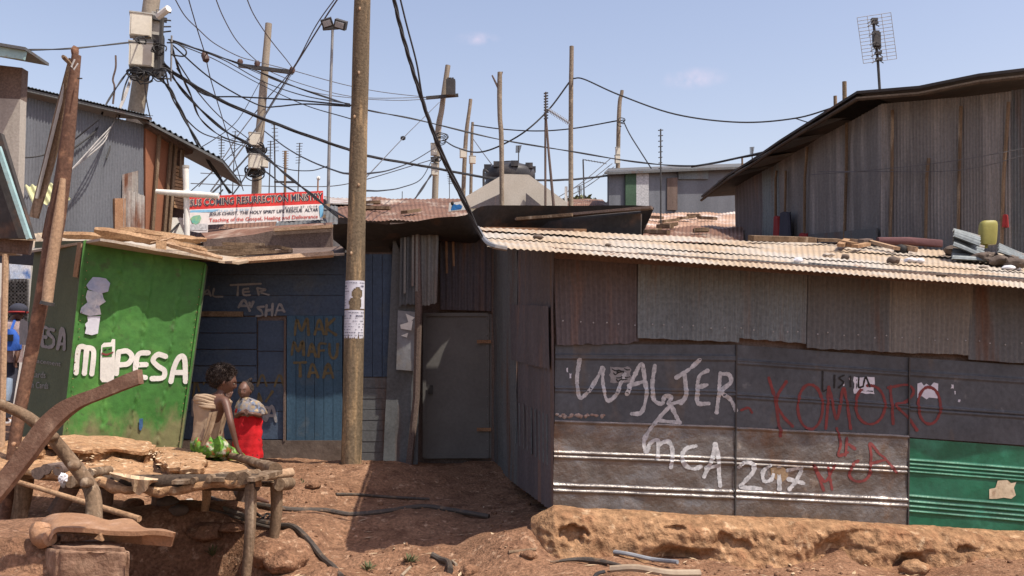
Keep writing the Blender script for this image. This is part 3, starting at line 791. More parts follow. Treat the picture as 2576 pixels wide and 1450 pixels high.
def text_mesh(string, quad, plane, off, mat, parent, name='lettering', bold=.0, dents=0, cv=None, label=None, shear=0, disp=None):
    cu = bpy.data.curves.new('t', 'FONT'); cu.body = string; cu.offset = bold; cu.resolution_u = 3
    to = bpy.data.objects.new('t', cu); col.objects.link(to)
    bpy.context.view_layer.update()
    me = bpy.data.meshes.new_from_object(to.evaluated_get(bpy.context.evaluated_depsgraph_get()))
    col.objects.unlink(to); bpy.data.objects.remove(to)
    if cv: quad = cv(quad)
    X = [v.co.x for v in me.vertices]; Yy = [v.co.y for v in me.vertices]
    x0, x1, y0, y1 = min(X), max(X), min(Yy), max(Yy)
    tl, tr, br, bl = [V((a, b, 0)) for a, b in quad]
    mb = MB()
    for v in me.vertices:
        u, t = (v.co.x - x0) / (x1 - x0), (v.co.y - y0) / (y1 - y0)
        q = bl.lerp(br, u).lerp(tl.lerp(tr, u), t)
        h = plane.hit(q.x, q.y, 0)
        mb.v.append(h + plane.n * (off + (dent(h, dents) if dents else 0) + (disp(h) if disp else 0)))
    mb.f = [tuple(p.vertices) for p in me.polygons]
    bpy.data.meshes.remove(me)
    o = mb.build(name, mat, parent, smooth=False, recalc=False)
    if label: o['label'] = label
    return o
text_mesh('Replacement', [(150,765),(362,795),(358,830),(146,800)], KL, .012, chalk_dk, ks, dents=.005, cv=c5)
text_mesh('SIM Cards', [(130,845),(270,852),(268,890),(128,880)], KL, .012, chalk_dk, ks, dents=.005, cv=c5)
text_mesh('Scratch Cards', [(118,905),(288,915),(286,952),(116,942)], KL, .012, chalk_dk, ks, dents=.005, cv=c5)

# ================================================================== BLUE SHOP
shopo = P(700, 1160, 9.25)
shop = T('blue_shop', 'low shop front of blue painted boards beside the wooden power pole', 'shop', shopo)
BP = Plane(shopo, shopo + V((1, 0, 0)), shopo + V((0, 0, 1)))
def boards(name, mat, x0, y0, x1, y1, n, horiz=True, parent=shop, plane=BP, off=0, gap=1.2, label=None, t=.02):
    mb = MB()
    for i in range(n):
        if horiz:
            a, b = y0 + (y1 - y0) * i / n + gap / 2, y0 + (y1 - y0) * (i + 1) / n - gap / 2
            q = [(x0, b), (x1, b), (x1, a), (x0, a)]
        else:
            a, b = x0 + (x1 - x0) * i / n + gap / 2, x0 + (x1 - x0) * (i + 1) / n - gap / 2
            q = [(a, y1), (b, y1), (b, y0), (a, y0)]
        k = off + random.uniform(-.004, .004)
        mb.slab(*[plane.hit(*z, k) for z in q], t, plane.n)
    o = mb.build(name, mat, parent, smooth=False)
    if label: o['label'] = label
    return o
mb = MB().slab(BP.hit(440, 1175, -.03), BP.hit(988, 1170, -.03), BP.hit(988, 635, -.03), BP.hit(440, 635, -.03), .05); mb.build('inner_wall', wood_dark, shop)
bu = boards('upper_boards', blue_pt, 455, 640, 868, 795, 3, label='dark blue upper boards with chalked names')
bl_ = boards('shutter', blue_pt, 455, 797, 646, 962, 4, off=.012, gap=2.2)
b2 = boards('shutter', blue_pt, 650, 806, 716, 962, 2, off=.006, gap=2.0)
b3 = boards('lower_boards', blue_pt, 455, 965, 716, 1106, 2, label='blue lower boards with faded letters')
bd = boards('door', blue_door, 722, 795, 862, 1112, 6, False, off=.014, gap=1.0, label='blue board door with yellowish lettering')
br_ = boards('right_boards', blue_pt, 864, 640, 986, 948, 5, False)
boards('lower_boards', corr_dark, 864, 950, 986, 1165, 8, True, label='dark unpainted lower boards')
boards('plinth', darkstone, 455, 1108, 862, 1165, 1, True, gap=0, off=.03)  # plinth coloured as dark stone to carry its shade
mb = MB().bar(BP.hit(460, 790, .03), BP.hit(614, 791, .03), S(13, 9.2), .02, BP.n); mb.build('batten', wood_grey, shop)
mb = MB().bar(BP.hit(719, 798, .02), BP.hit(717, 1110, .02), .02, .03, BP.n); mb.build('door_post', wood_dark, shop)
chk = [[(235,268),(262,232),(282,268)], [(242,256),(278,254)], [(300,225),(296,268),(350,272)], [(395,205),(572,197)], [(440,200),(436,265)], [(500,225),(470,230),(474,262),(510,262)],[(474,245),(505,243)], [(550,222),(560,262)], [(550,222),(600,232),(565,245),(618,262)]]
lettering('lettering', chalk_dk, bu, BP, chk, 5, .0065, 0, cv=c6)
lettering('lettering', chalk_dk, bu, BP, [[(442,335),(475,292),(508,355)], [(450,325),(500,325)], [(505,305),(515,335),(528,300)], [(590,330),(552,335),(575,355),(580,380),(545,385)], [(605,320),(600,385)], [(640,312),(636,382)], [(602,352),(638,348)], [(655,380),(680,315),(708,360)], [(662,352),(705,350)]], 6, .0065, 0, cv=c6)
lettering('lettering', olive_pt, bd, BP, [[(770,495),(782,405),(810,470),(840,398),(850,495)], [(885,492),(912,405),(938,490)], [(895,460),(932,460)], [(955,400),(952,492)], [(1000,400),(956,450),(1010,495)],
 [(752,610),(765,535),(790,590),(815,530),(822,612)], [(848,615),(868,545),(892,620)], [(855,590),(888,590)], [(950,545),(912,548),(908,622)], [(910,585),(940,583)], [(970,545),(972,600),(990,630),(1012,610),(1018,545)],
 [(765,655),(835,652)], [(800,655),(802,735)], [(850,738),(872,660),(905,740)], [(858,712),(898,712)], [(935,742),(962,662),(992,742)], [(945,715),(988,715)]], 7, .0195, 0, cv=c6)
lettering('lettering', olive_pt, b3, BP, [[(180,850),(195,760),(215,820)], [(240,780),(265,700),(280,780)], [(550,790),(580,725),(605,790)], [(650,792),(680,725),(705,790)], [(555,880),(560,830),(575,880)], [(600,880),(640,820)]], 6, .0065, 0, cv=c6)
lettering('lettering', chalk_dk, b3, BP, [[(575,918),(612,914)], [(594,916),(592,985)], [(600,992),(635,905),(660,995)], [(612,962),(655,962)], [(178,870),(178,960)]], 8, .0065, 0, cv=c6)
# fascia: pale rail, roof sheets and laths above the blue wall
fr = MB().slab(P(585, 660, 8.72), P(838, 642, 8.72), P(838, 632, 8.76), P(585, 650, 8.76), .03); fr.build('eave_rail', wood_pale, shop)
mb = MB().slab(P(500, 655, 8.76), P(866, 638, 8.76), P(870, 620, 10.0), P(500, 625, 10.0), .02, V((0, 0, 1))); mb.build('roof', wood_dark, shop)
# the laths stacked on its roof
for i, (a, b, y_, wd) in enumerate((((505,625),(700,622),9.1,.055), ((500,636),(690,629),9.0,.06), ((512,645),(735,632),8.92,.05), ((700,622),(735,630),9.15,.09), ((560,614),(665,616),9.4,.03))):
    o = MB().bar(P(*a, y_), P(*b, y_ + .02), wd, .03).build('roof_board', wood_grey)
    tag(o, ['long grey lath lying rearmost on the blue shop roof', 'grey lath in the middle of the pile on the blue shop roof', 'longest grey lath at the front of the pile on the blue shop roof', 'short broad board end at the right of the lath pile', 'thin dark lath behind the pile on the blue shop roof'][i], 'board', 'boards lying on the roofs')
# ================================================================== PLANKS on the kiosk roof
pl = [((238,578),(395,606),8.2,.11,.05,wood_sun,'thick split log plank at the left end of the kiosk roof'), ((330,592),(520,632),8.35,.08,.03,wood_sun,'split plank lying across the middle of the kiosk roof'),
      ((390,580),(600,612),8.9,.12,.03,wood_sun,'reddish plank lying rearmost on the kiosk roof'), ((400,600),(520,604),8.6,.07,.03,wood_sun,'pale plank lying flat above the kiosk lettering'),
      ((505,618),(585,606),8.5,.03,.025,wood_pale,'thin pale stick lying slanted on the kiosk roof'), ((545,618),(745,668),8.45,.075,.05,wood_pale,'long pale split beam running down to the blue shop eave'),
      ((430,590),(640,640),8.75,.06,.03,wood_grey,'grey plank half hidden between the kiosk roof planks'), ((150,590),(330,600),8.9,.10,.03,wood_sun,'brown plank behind the leaning post on the kiosk roof')]
pl[5] = ((415,612),(560,652),8.40,.075,.05,wood_pale,pl[5][6])
pl[4] = ((378,612),(440,598),8.3,.03,.025,wood_pale,pl[4][6])
pl[2] = ((300,580),(505,606),8.9,.12,.03,wood_sun,pl[2][6])
pl[6] = ((380,600),(500,622),8.75,.06,.03,wood_grey,pl[6][6])
for a, b, y_, wd, h, m_, lab in pl:
    n = 9; rows = []
    A, B = P(*a, y_), P(*b, y_ + .15)
    q = [A.lerp(B, i / n) + V((0, .02 * noise.noise(V((i, A.x * 9, 0))), .010 * noise.noise(V((i * .7, A.x * 5, 4))))) for i in range(n + 1)]
    o = MB().tube(q, [wd * .42 * (1 + .12 * noise.noise(V((i * .9, A.x, 9)))) * (1 if 0 < i < n else .6) for i in range(n + 1)], 6, .5, int(A.x * 10)).build('roof_plank', m_, angle=20)
    o.scale.z = 1
    tag(o, lab, 'plank', 'planks lying on the kiosk roof')
o = MB().box(P(405, 619, 8.3), (.09, .09, .085), Matrix.Rotation(.4, 3, 'Z')).build('wood_block', wood_sun); tag(o, 'small wooden block on the kiosk roof edge', 'wood block')
# ================================================================== PARAPET behind the blue shop
mb = MB()
tp = [(512,603),(560,600),(640,590),(690,580),(836,572)]
pts_t = [P(x, y, 9.9) for x, y in tp]; pts_b = [P(x, 645, 9.9) for x, y in tp]
rows = [pts_t, [p + V((0, 0, -.1)) for p in pts_t], pts_b]
mb.prism(pts_t + pts_b[::-1], V((0, .05, 0)))
par = mb.build('shack', wood_dark, smooth=False)
tag(par, 'dark board parapet of a shack rising behind the blue shop roof', 'shack')
o = MB().bar(P(690, 579, 9.85), P(838, 570, 9.85), .06, .035).build('lit_ridge_rail', wood_pale, par)  # pale colour stands in for sunlight on the ridge
o = MB().slab(P(520, 602, 9.95), P(836, 575, 9.95), P(836, 560, 11.2), P(500, 580, 11.2), .02, V((0, 0, 1))).build('roof', rust_roof, par)

# ================================================================== ALLEY: passage front
al0 = P(1100, 1165, 9.6)
al = T('passage_shack', 'dark shack front with a closed door at the back of the shaded passage', 'shack', al0)
AP = Plane(al0, al0 + V((1, 0, 0)), al0 + V((0, 0, 1)))
A2 = Plane(al0 + V((0, -.12, 0)), al0 + V((1, -.12, 0)), al0 + V((0, -.12, 1)))
A3 = Plane(al0 + V((0, -.45, 0)), al0 + V((1, -.45, 0)), al0 + V((0, -.45, 1)))
mb = MB().slab(AP.hit(980, 1180, -.03), AP.hit(1300, 1180, -.03), AP.hit(1300, 560, -.03), AP.hit(980, 560, -.03), .05); mb.build('inner_wall', wood_dark, al)
mb = MB().slab(AP.hit(1066, 1155, .02), AP.hit(1236, 1152, .02), AP.hit(1238, 790, .02), AP.hit(1066, 788, .02), .03); door = mb.build('door', door_dk, al)
mb = MB()
for x in (1068, 1226): mb.bar(AP.hit(x, 1150, .03), AP.hit(x + 1, 792, .03), .035, .015, AP.n)
mb.bar(AP.hit(1068, 792, .034), AP.hit(1228, 792, .034), .035, .012, AP.n); mb.bar(AP.hit(1068, 1148, .034), AP.hit(1228, 1148, .034), .035, .012, AP.n)
mb.build('door_frame', door_dk, al)
mb = MB()
for y in range(800, 1150, 22): mb.blob(AP.hit(1226, y, .042), (.006, .006, .006), 1, 0)
mb.build('door_nails', metal_g, door)
MB().box(AP.hit(1084, 980, .045), (.05, .02, .09)).build('lock', metal_d, door, smooth=False)
for y in (860, 1080): MB().bar(AP.hit(1200, y, .05), AP.hit(1236, y, .05), .035, .01, AP.n).build('hinge', rust, door, smooth=False)
mb = MB().bar(AP.hit(1243, 1160, .06), AP.hit(1243, 600, .06), .05, .05, AP.n); mb.build('door_post', wood_dark, al)
corr_sheet(corr_brown, (1108, 580), (1245, 575), (1245, 784), (1108, 780), 9, .014, .06, .0, 11, 'rusty brown corrugated sheet above the door', parent=al, plane=AP)
for x, y0, y1, m_ in ((1124, 600, 690, rust), (1141, 605, 672, rust)):
    MB().bar(AP.hit(x, y0, .085), AP.hit(x + 2, y1, .085), .022, .012, AP.n).build('lit_ridge_strip', m_, al)  # orange bars paint the light on the ridges of the sheet
corr_sheet(corr_tan, (1056, 582), (1104, 578), (1099, 764), (1058, 770), 2.5, .016, .0, .03, 12, 'corrugated strip coloured pale for sunlight', parent=al, plane=A3)  # pale tone puts sunlight into the colour of this strip
corr_sheet(corr_dark, (1008, 590), (1054, 582), (1054, 764), (1004, 770), 3, .018, .04, .03, 13, 'dark corrugated strip with sunlit streaks laid on in pale colour', parent=al, plane=A3)
for x, y0, y1 in ((1021, 600, 740), (1041, 588, 722), (1051, 585, 735)):
    MB().bar(A3.hit(x, y0, .07), A3.hit(x - 1, y1, .07), .022, .01, A3.n).build('pale_lit_streak', corr_tan, al)  # pale bars paint the lit ridges onto the dark strip
pn = quad_sheet('post_panel', corr_dark, al, A3, (988, 590), (1056, 765), (1050, 1170), (962, 1170), -.04, .02)
pp = quad_sheet('notice_panel', sheet_upper, al, A3, (1002, 782), (1050, 786), (1046, 934), (998, 930), .03, .015, 12, 12, label='small grey metal panel with flaking white paint')
for i, q in enumerate(([(1022,790),(1045,800),(1030,815)], [(1008,818),(1040,808),(1036,832),(1010,828)], [(1010,845),(1028,838),(1025,850)])):
    patch('paint_chip', white_pt, pp, A3, q, .048, .015)
mb = MB().tube([A3.hit(1050, 590, .04), A3.hit(1054, 770, .04), A3.hit(1048, 1000, .03), A3.hit(1030, 1168, .02)], .035, 7, .2); mb.build('corner_post', wood_dark, al)
# dark roof over the passage
mb = MB()
tp = [(838,566),(925,560),(970,565),(1030,560),(1100,548),(1170,542),(1210,520),(1275,517),(1440,518),(1600,517),(1646,523)]
bt = [(838,603),(925,606),(980,602),(1060,588),(1130,590),(1190,592),(1215,580),(1290,600),(1440,612),(1600,622),(1612,600)]
yy_ = lambda x, a, b: float(np.interp(x, [1000, 1190, 1300], [a, a, b]))
T_ = catmull([P(x, y, yy_(x, 8.75, 9.3)) for x, y in tp], 3); B_ = catmull([P(x, y, yy_(x, 9.05, 9.62)) for x, y in bt], 3)
mid = [a.lerp(b, .5) + V((0, -.015, .012 * noise.noise(a * 3))) for a, b in zip(T_, B_)]
rows = [[p + V((0, 1.6, .12)) for p in T_], T_, mid, B_, [p + V((0, .03, 0)) for p in B_], [p + V((0, 1.6, -.05)) for p in B_]]
mb.grid(rows)
fas = mb.build('roof', black_rf, al, angle=30)
MB().bar(P(1215, 577, 9.15), P(1475, 582, 9.15), .05, .04).build('roof_batten', rust, al)
# dark lean-to gable at the right end of that roof
mb = MB().prism([P(1345, 560, 9.5), P(1612, 537, 8.85), P(1610, 640, 8.85), P(1345, 640, 9.5)], V((.02, .06, 0)))
g2 = mb.build('shack', black_rf, smooth=False); tag(g2, 'black tarred shack wall just above the left part of the dusty corrugated roof', 'shack')  # black colour holds the shade on this wall
MB().bar(P(1300, 553, 9.3), P(1640, 523, 8.75), .10, .025).build('roof_edge', wood_dark, g2)
MB().bar(P(1300, 551, 9.22), P(1440, 541, 9.0), .04, .03).build('roof_edge', wood_grey, g2)
MB().slab(P(1345, 556, 9.55), P(1612, 532, 8.95), P(1600, 520, 10.6), P(1350, 530, 10.6), .02, V((0, 0, 1))).build('roof', black_rf, g2)
# ================================================================== BACKGROUND HOUSES
def wallquad(name, mat, parent, a, b, c, d, waves=0, amp=.015, rows=4, t=.04, dent_=.0):
    if waves:
        return MB().corr(d, c, b, a, waves, amp, rows, dent_, seg=5).build(name, mat, parent, angle=80, recalc=False)
    return MB().slab(a, b, c, d, t).build(name, mat, parent, smooth=False)

# --- grey sheet house, left
zt = P(50, 225, 9.2).z
HL0 = P(40, 600, 9.2)
hl = T('sheet_house', 'tall blue grey corrugated house on the left behind the meter pole', 'house', V((HL0.x, HL0.y, .4)))
def at_top(px, py): # distance where a pixel meets the eave level
    d = ray(px, py); return (zt - EYE.z) / d.z * d.y
Ya, Yb, Yc = 9.2, at_top(350, 300), at_top(430, 330)
A95 = None
a, b, c = P(48, 228, Ya), P(366, 304, at_top(366, 304)), P(366, 300, Yb)
HP = Plane(a, b, a + V((0, 0, -1)))
a95 = a.lerp(b, .17)
wallquad('wall_sheet', corr_blue, hl, V((a.x, a.y, 2.55)), V((b.x, b.y, 2.55)), V((b.x, b.y, b.z - .05)), V((a.x, a.y, a.z - .05)), 44, .008)
wallquad('wall_sheet', corr_blue, hl, V((a95.x, a95.y + .02, .5)), V((b.x, b.y + .02, .5)), V((b.x, b.y + .02, 2.6)), V((a95.x, a95.y + .02, 2.6)), 36, .008)
# reddish end panel and the dark open end
ea, eb = HP.hit(364, 590), HP.hit(424, 590)
def hpan(name, mat, x0, x1, yt0, yt1, yb, off=.02, waves=0):
    q = [HP.hit(x0, yb, off), HP.hit(x1, yb, off), HP.hit(x1, yt1, off), HP.hit(x0, yt0, off)]
    return wallquad(name, mat, hl, *q, waves=waves)
hpan('end_panel', red_panel, 362, 428, 318, 352, 605, .03)
hpan('end_wall', wood_dark, 426, 470, 350, 385, 610, -.05)
hpan('corrugated_patch', corr_pale, 318, 364, 480, 495, 590, .03, 4)
hpan('rust_patch', rust, 285, 312, 500, 500, 585, .03)
hpan('pale_patch', corr_pale, 305, 345, 440, 430, 590, .02, 4)
for x, w_ in ((372, 5), (402, 4), (414, 5)):
    MB().bar(HP.hit(x + 20, 330 + (x - 360) * .5, .07), HP.hit(x, 606, .07), .035, .03, HP.n).build('corner_batten', wood_grey, hl)
# louvred slats beneath the roof end
mb = MB()
for i in range(12):
    y = 425 + i * 9
    mb.bar(HP.hit(428, y - 4, .06), HP.hit(464, y + 4, .06), .03, .035)
mb.build('slatted_panel', wood_sun, hl)
MB().bar(HP.hit(446, 380, .1), HP.hit(442, 450, .1), .04, .03).build('post', wood_grey, hl)
hpan('pale_panel', white_pt, 424, 462, 548, 550, 600, .04)
# roof with an overhang
rn = V((HP.n.x, HP.n.y, 0)).normalized()
r0, r1 = P(40, 224, 9.15), P(362, 301, at_top(362, 301))
mb = MB().slab(r0 + rn * .1, r1 + rn * .15, r1 - rn * 2.6 + V((0, 0, .5)), r0 - rn * 2.6 + V((0, 0, .5)), .03, V((0, 0, 1))); mb.build('roof', corr_dark, hl, smooth=False)
MB().corr(r0 + rn * .12 + V((0, 0, .015)), r1 + rn * .17 + V((0, 0, .015)), r1 - rn * 1.6 + V((0, 0, .32)), r0 - rn * 1.6 + V((0, 0, .32)), 40, .006, 3).build('roof_sheet', corr_grey, hl, angle=80, recalc=False)
g0_, g1_ = P(340, 288, Yb - .1), P(560, 404, Yb + .3)
MB().slab(g0_, g1_, g1_ + V((-.3, 1.8, .05)), g0_ + V((-.3, 1.8, .05)), .03, V((0, 0, 1))).build('end_roof', corr_dark, hl, smooth=False)
MB().corr(g0_ + V((0, 0, .02)), g1_ + V((0, 0, .02)), g1_ + V((-.3, 1.8, .07)), g0_ + V((-.3, 1.8, .07)), 16, .014, 3, n=V((.4, 0, .9))).build('roof_sheet', corr_grey, hl, angle=80, recalc=False)
MB().bar(HP.hit(362, 318, .06), HP.hit(470, 385, .06), .12, .06).build('rafter', wood_dark, hl)
MB().slab(V((a95.x, a95.y, 2.6)) - rn * 2, V((r1.x, r1.y, 2.6)) - rn * 2, V((r1.x, r1.y, 4.1)) - rn * 2, V((a95.x, a95.y, 4.1)) - rn * 2, .04).build('rear_wall', corr_blue, hl)
# --- far left house with teal eave board
f0 = P(-60, 640, 7.6)
fh = T('corner_house', 'pale boarded house at the far left edge with a teal eave board', 'house', V((f0.x, f0.y, .5)))
FP = Plane(f0, f0 + V((1, 0, 0)), f0 + V((0, 0, 1)))
q = [FP.hit(-200, 640), FP.hit(40, 640), FP.hit(51, 250), FP.hit(-200, 240)]
MB().slab(*q, .1).build('wall', pale_board, fh)
q = [FP.hit(-200, 252, -.01), FP.hit(50, 255, -.01), FP.hit(54, 170, -.01), FP.hit(-200, 140, -.01)]
MB().slab(*q, .1).build('upper_wall', wood_dark, fh)
MB().slab(FP.hit(-200, 130, .25), FP.hit(98, 174, .25), FP.hit(104, 148, .25), FP.hit(-200, 95, .25), .03).build('eave_board', teal, fh)
MB().slab(FP.hit(-200, 95, .28), FP.hit(108, 147, .28), FP.hit(108, 147, .28) + V((-.06, .5, .03)), FP.hit(-200, 95, .28) + V((0, .5, .03)), .025, V((0, 0, 1))).build('roof', corr_dark, fh)
# dark leaning sheet with a teal batten, far left
q = [P(-60, 340, 6.9), P(2, 335, 6.9), P(82, 600, 6.9), P(-60, 600, 6.9)]
ls = MB().prism(q, V((0, .05, 0))).build('metal_sheet', black_rf, smooth=False)
tag(ls, 'dark slanted panel at the far left edge with a pale teal batten along it', 'panel')
MB().bar(P(-4, 370, 6.84), P(74, 602, 6.84), .035, .03).build('batten', teal, ls)
# small yellowish corrugated sheet behind the leaning posts
o = MB().corr(P(62, 468, 8.6), P(140, 462, 8.6), P(178, 500, 8.2), P(85, 520, 8.2), 5, .015, 4, n=V((0, -.5, .8))).build('roof_sheet_scrap', pm('yellow_sheet', (.55, .54, .30), (.45, .43, .24), 4, .6, fine=.1), angle=80, recalc=False)
tag(o, 'small pale yellow corrugated sheet behind the leaning posts', 'roof sheet')
# low shack roof edge, far left
lo0 = P(40, 640, 7.2)
lsh = T('lean_to', 'low dark lean to roof at the far left edge beside the kiosk', 'lean-to', V((lo0.x, lo0.y, .6)))
MB().slab(P(-80, 628, 7.3), P(70, 640, 7.3), P(78, 596, 7.3), P(-80, 590, 7.3), .05).build('fascia', wood_dark, lsh)
MB().slab(P(-80, 590, 7.25), P(90, 600, 7.25), P(60, 578, 8.2), P(-90, 572, 8.2), .02, V((0, 0, 1))).build('roof', dust_roof, lsh)
MB().tube([P(4, 1130, 7.3), P(14, 640, 7.3)], S(8, 7.3), 8, .1).build('post', wood_pale, lsh)
# lane wall behind the walking man
lw = T('lane_house', 'whitewashed house far down the lane at the left edge', 'house', P(40, 1040, 15))
MB().slab(P(-160, 1060, 15), P(90, 1060, 15), P(90, 600, 15), P(-160, 600, 15), .2).build('wall', white_pt, lw)
LP_ = Plane(P(0, 1000, 14.97), P(1, 1000, 14.97), P(0, 900, 14.97))
patch('poster', pm('blue_mural', (.45, .55, .68), (.70, .70, .70), 3, .8, c3=(.1, .2, .45), t3=.6, s3=4), lw, LP_, [(22, 635), (82, 635), (78, 702), (28, 702)], .02, 0)
mb = MB()
for i in range(12): mb.bar(LP_.hit(20, 712 + i * 9, .04), LP_.hit(72, 712 + i * 9, .04), .03, .03)
for i in range(6): mb.bar(LP_.hit(24 + i * 9, 705, .04), LP_.hit(24 + i * 9, 820, .04), .03, .03)
mb.build('window_grille', metal_d, lw)
MB().slab(LP_.hit(18, 822, .015), LP_.hit(74, 822, .015), LP_.hit(74, 704, .015), LP_.hit(18, 704, .015), .01).build('window', chalk_dk, lw)

# --- big dark house, right
zr = P(2215, 240, 10).z
def yr(px, py):
    d = ray(px, py); return (zr - EYE.z) / d.z * d.y
Y1, Y2, Y3 = yr(1845, 455), 10.0, 9.4
w0, w1, w2 = P(1850, 470, Y1), P(2218, 250, Y2), P(2640, 195, 9.0)
bh = T('dark_house', 'big dark weathered two storey house towering over the shed roof on the right', 'house', V((w1.x, w1.y, .5)))
RP1 = Plane(w0, w1, w0 + V((0, 0, -1))); RP2 = Plane(w1, w2, w1 + V((0, 0, -1)))
def hw(name, mat, plane, x0, x1, t0, t1, b, waves, off=0, amp=.014):
    q = [plane.hit(x0, b, off), plane.hit(x1, b, off), plane.hit(x1, t1, off), plane.hit(x0, t0, off)]
    return wallquad(name, mat, bh, *q, waves=waves, amp=amp * .55, rows=5, dent_=.03)
def tl(x): return 455 - (x - 1845) * (455 - 243) / (2215 - 1845)
hw('wall_sheet', corr_brown, RP1, 1850, 1920, 470, 432, 690, 8)['label'] = 'maroon corner sheet'
hw('wall_sheet', corr_grey, RP1, 1918, 1962, 432, 408, 690, 6)
hw('wall_sheet', house_wall, RP1, 1960, 2040, 410, 360, 690, 10)
hw('wall_sheet', house_wall, RP1, 2038, 2218, 362, 262, 690, 24, .01)
hw('wall_sheet', house_wall, RP2, 2216, 2420, 262, 245, 690, 24, .0)
hw('wall_sheet', house_wall, RP2, 2418, 2545, 246, 230, 690, 16, .015)
hw('wall_sheet', corr_dark, RP2, 2543, 2680, 228, 205, 690, 16, .0)
for pl_, x, xb, y0 in ((RP1, 1962, 1960, 430), (RP1, 2040, 2032, 370), (RP1, 2140, 2132, 310), (RP2, 2248, 2240, 280), (RP2, 2420, 2412, 270), (RP2, 2540, 2520, 260), (RP1, 1985, 1980, 430), (RP2, 2340, 2330, 400)):
    MB().tube([pl_.hit(x, y0, .05), pl_.hit((x + xb) / 2 + random.uniform(-3, 3), 450, .05), pl_.hit(xb, 680, .05)], .019, 6, .2, x).build('post', wood_grey, bh)
MB().slab(RP1.hit(2050, 612, .06), RP1.hit(2216, 612, .06), RP1.hit(2216, 575, .06), RP1.hit(2050, 590, .06), .03).build('low_board', corr_dark, bh)
# roof edge
n1 = V((RP1.n.x, RP1.n.y, 0)).normalized(); n2 = V((RP2.n.x, RP2.n.y, 0)).normalized()
ca, cb_, cc = w0 + V((0, 0, .0)), w1, w2
mb = MB()
edge = [w0 + (w0 - w1).normalized() * .7 + V((0, 0, -.05))] + [w0.lerp(w1, k) for k in (.15, .4, .6, .8)] + [w1, w1.lerp(w2, .3) + V((0, 0, -.04)), w1.lerp(w2, .65), w2]
out = []
for i, p in enumerate(edge):
    nn = n1 if i < 5 else ((n1 + n2).normalized() if i == 5 else n2)
    out.append(p + nn * (.38 + .03 * noise.noise(p * 2)) + V((0, 0, .03 * noise.noise(p * 3))))
inn = [p - (n1 if i < 5 else n2) * 3 + V((0, 0, .25)) for i, p in enumerate(edge)]
mb.grid([[p + V((0, 0, .03)) for p in inn], [p + V((0, 0, .03)) for p in out], out, inn])
mb.build('roof', black_rf, bh, angle=30)
for a_, b_, off in ((w0.lerp(w1, -.05), w1, .26), (w1, w2, .26)):
    pass
MB().tube([out[0] + V((0, 0, -.05))] + [p + V((0, 0, -.06)) for p in out[1:]], .022, 6, .2).build('eave_pole', wood_shade, bh)
for i, (x0, y0, x1, y1) in enumerate(((1905, 430, 1985, 392), (1860, 452, 1925, 425), (1950, 400, 2060, 345), (2050, 340, 2130, 300))):
    a_, b_ = RP1.hit(x0, y0, .36), RP1.hit(x1, y1, .36)
    MB().slab(a_ + V((0, 0, -.03)), b_ + V((0, 0, -.03)), b_ - n1 * .5 + V((0, 0, .06)), a_ - n1 * .5 + V((0, 0, .06)), .02, V((0, 0, 1))).build('roof_sheet', corr_tan if i == 0 else corr_dark, bh)
rw_ = [w0 - n1 * 3, w2 - n2 * 3]
MB().slab(V((rw_[0].x, rw_[0].y, .5)), V((rw_[1].x, rw_[1].y, .5)), V((rw_[1].x, rw_[1].y, zr)), V((rw_[0].x, rw_[0].y, zr)), .04).build('rear_wall', house_wall, bh)
MB().slab(V((w0.x, w0.y, .5)), V((rw_[0].x, rw_[0].y, .5)), V((rw_[0].x, rw_[0].y, zr)), V((w0.x, w0.y, zr - .05)), .04).build('side_wall', house_wall, bh)
# clothes hanging on the house
for i, (x, y0, y1, wd, m_, lab) in enumerate(((1976, 545, 600, 16, redplas, 'dull red garment hanging at the left end of the dark house'), (1997, 535, 608, 30, navycl, 'dark navy garment hanging beside the red one on the dark house'), (2043, 588, 612, 22, redplas, 'red bundle standing on the shed roof against the dark house'), (2535, 545, 575, 18, redplas, 'small red cloth hanging right of the yellow jerrycan'))):
    pl_ = RP2 if x > 2218 else RP1
    rows = []
    for j in range(7):
        t = j / 6; y = y0 + (y1 - y0) * t
        rows.append([pl_.hit(x + (wd / 2) * (.7 + .3 * t) * math.cos(a) , y + 2 * math.sin(a * 3), .12 + .03 * math.sin(a) + .01 * math.sin(3 * a)) for a in np.linspace(0, 2 * math.pi, 12, endpoint=False)])
    o = MB().loft(rows).build('hanging_cloth', m_); tag(o, lab, 'cloth')
# --- grey flat-roofed house in the distance
g0 = P(1690, 560, 20)
gh_ = T('grey_house', 'distant grey sheet metal house with a doorway and green panel beneath the tall sky', 'house', V((g0.x, 20, .6)))
GPn = Plane(P(1540, 500, 20), P(1840, 505, 20.5), P(1540, 400, 20))
def gq(name, mat, x0, x1, y0, y1, b, waves=0, off=0): return wallquad(name, mat, gh_, GPn.hit(x0, b, off), GPn.hit(x1, b, off), GPn.hit(x1, y1, off), GPn.hit(x0, y0, off), 0, .03)
gq('wall_sheet', corr_blue, 1532, 1605, 430, 428, 560, 8); gq('wall_sheet', corr_blue, 1604, 1690, 428, 424, 560, 9, .03); gq('wall_sheet', corr_blue, 1690, 1900, 424, 418, 560, 22)
gq('green_panel', pm('dark_green_panel', (.06, .11, .07), None, 3), 1571, 1598, 436, 436, 560, 0, .08)
gq('pale_panel', chalk, 1598, 1629, 438, 438, 530, 0, .08)
gq('doorway', wood_dark, 1676, 1702, 450, 448, 530, 0, .06)
gq('upper_sheet', corr_grey, 1705, 1780, 425, 422, 452, 0, .05)
MB().slab(P(1520, 434, 19.8), P(1905, 418, 20.4), P(1905, 410, 23), P(1530, 424, 23), .05, V((0, 0, 1))).build('roof', corr_dark, gh_)
MB().slab(P(1535, 560, 23), P(1900, 560, 23), P(1900, 424, 23), P(1535, 428, 23), .05).build('rear_wall', corr_blue, gh_)
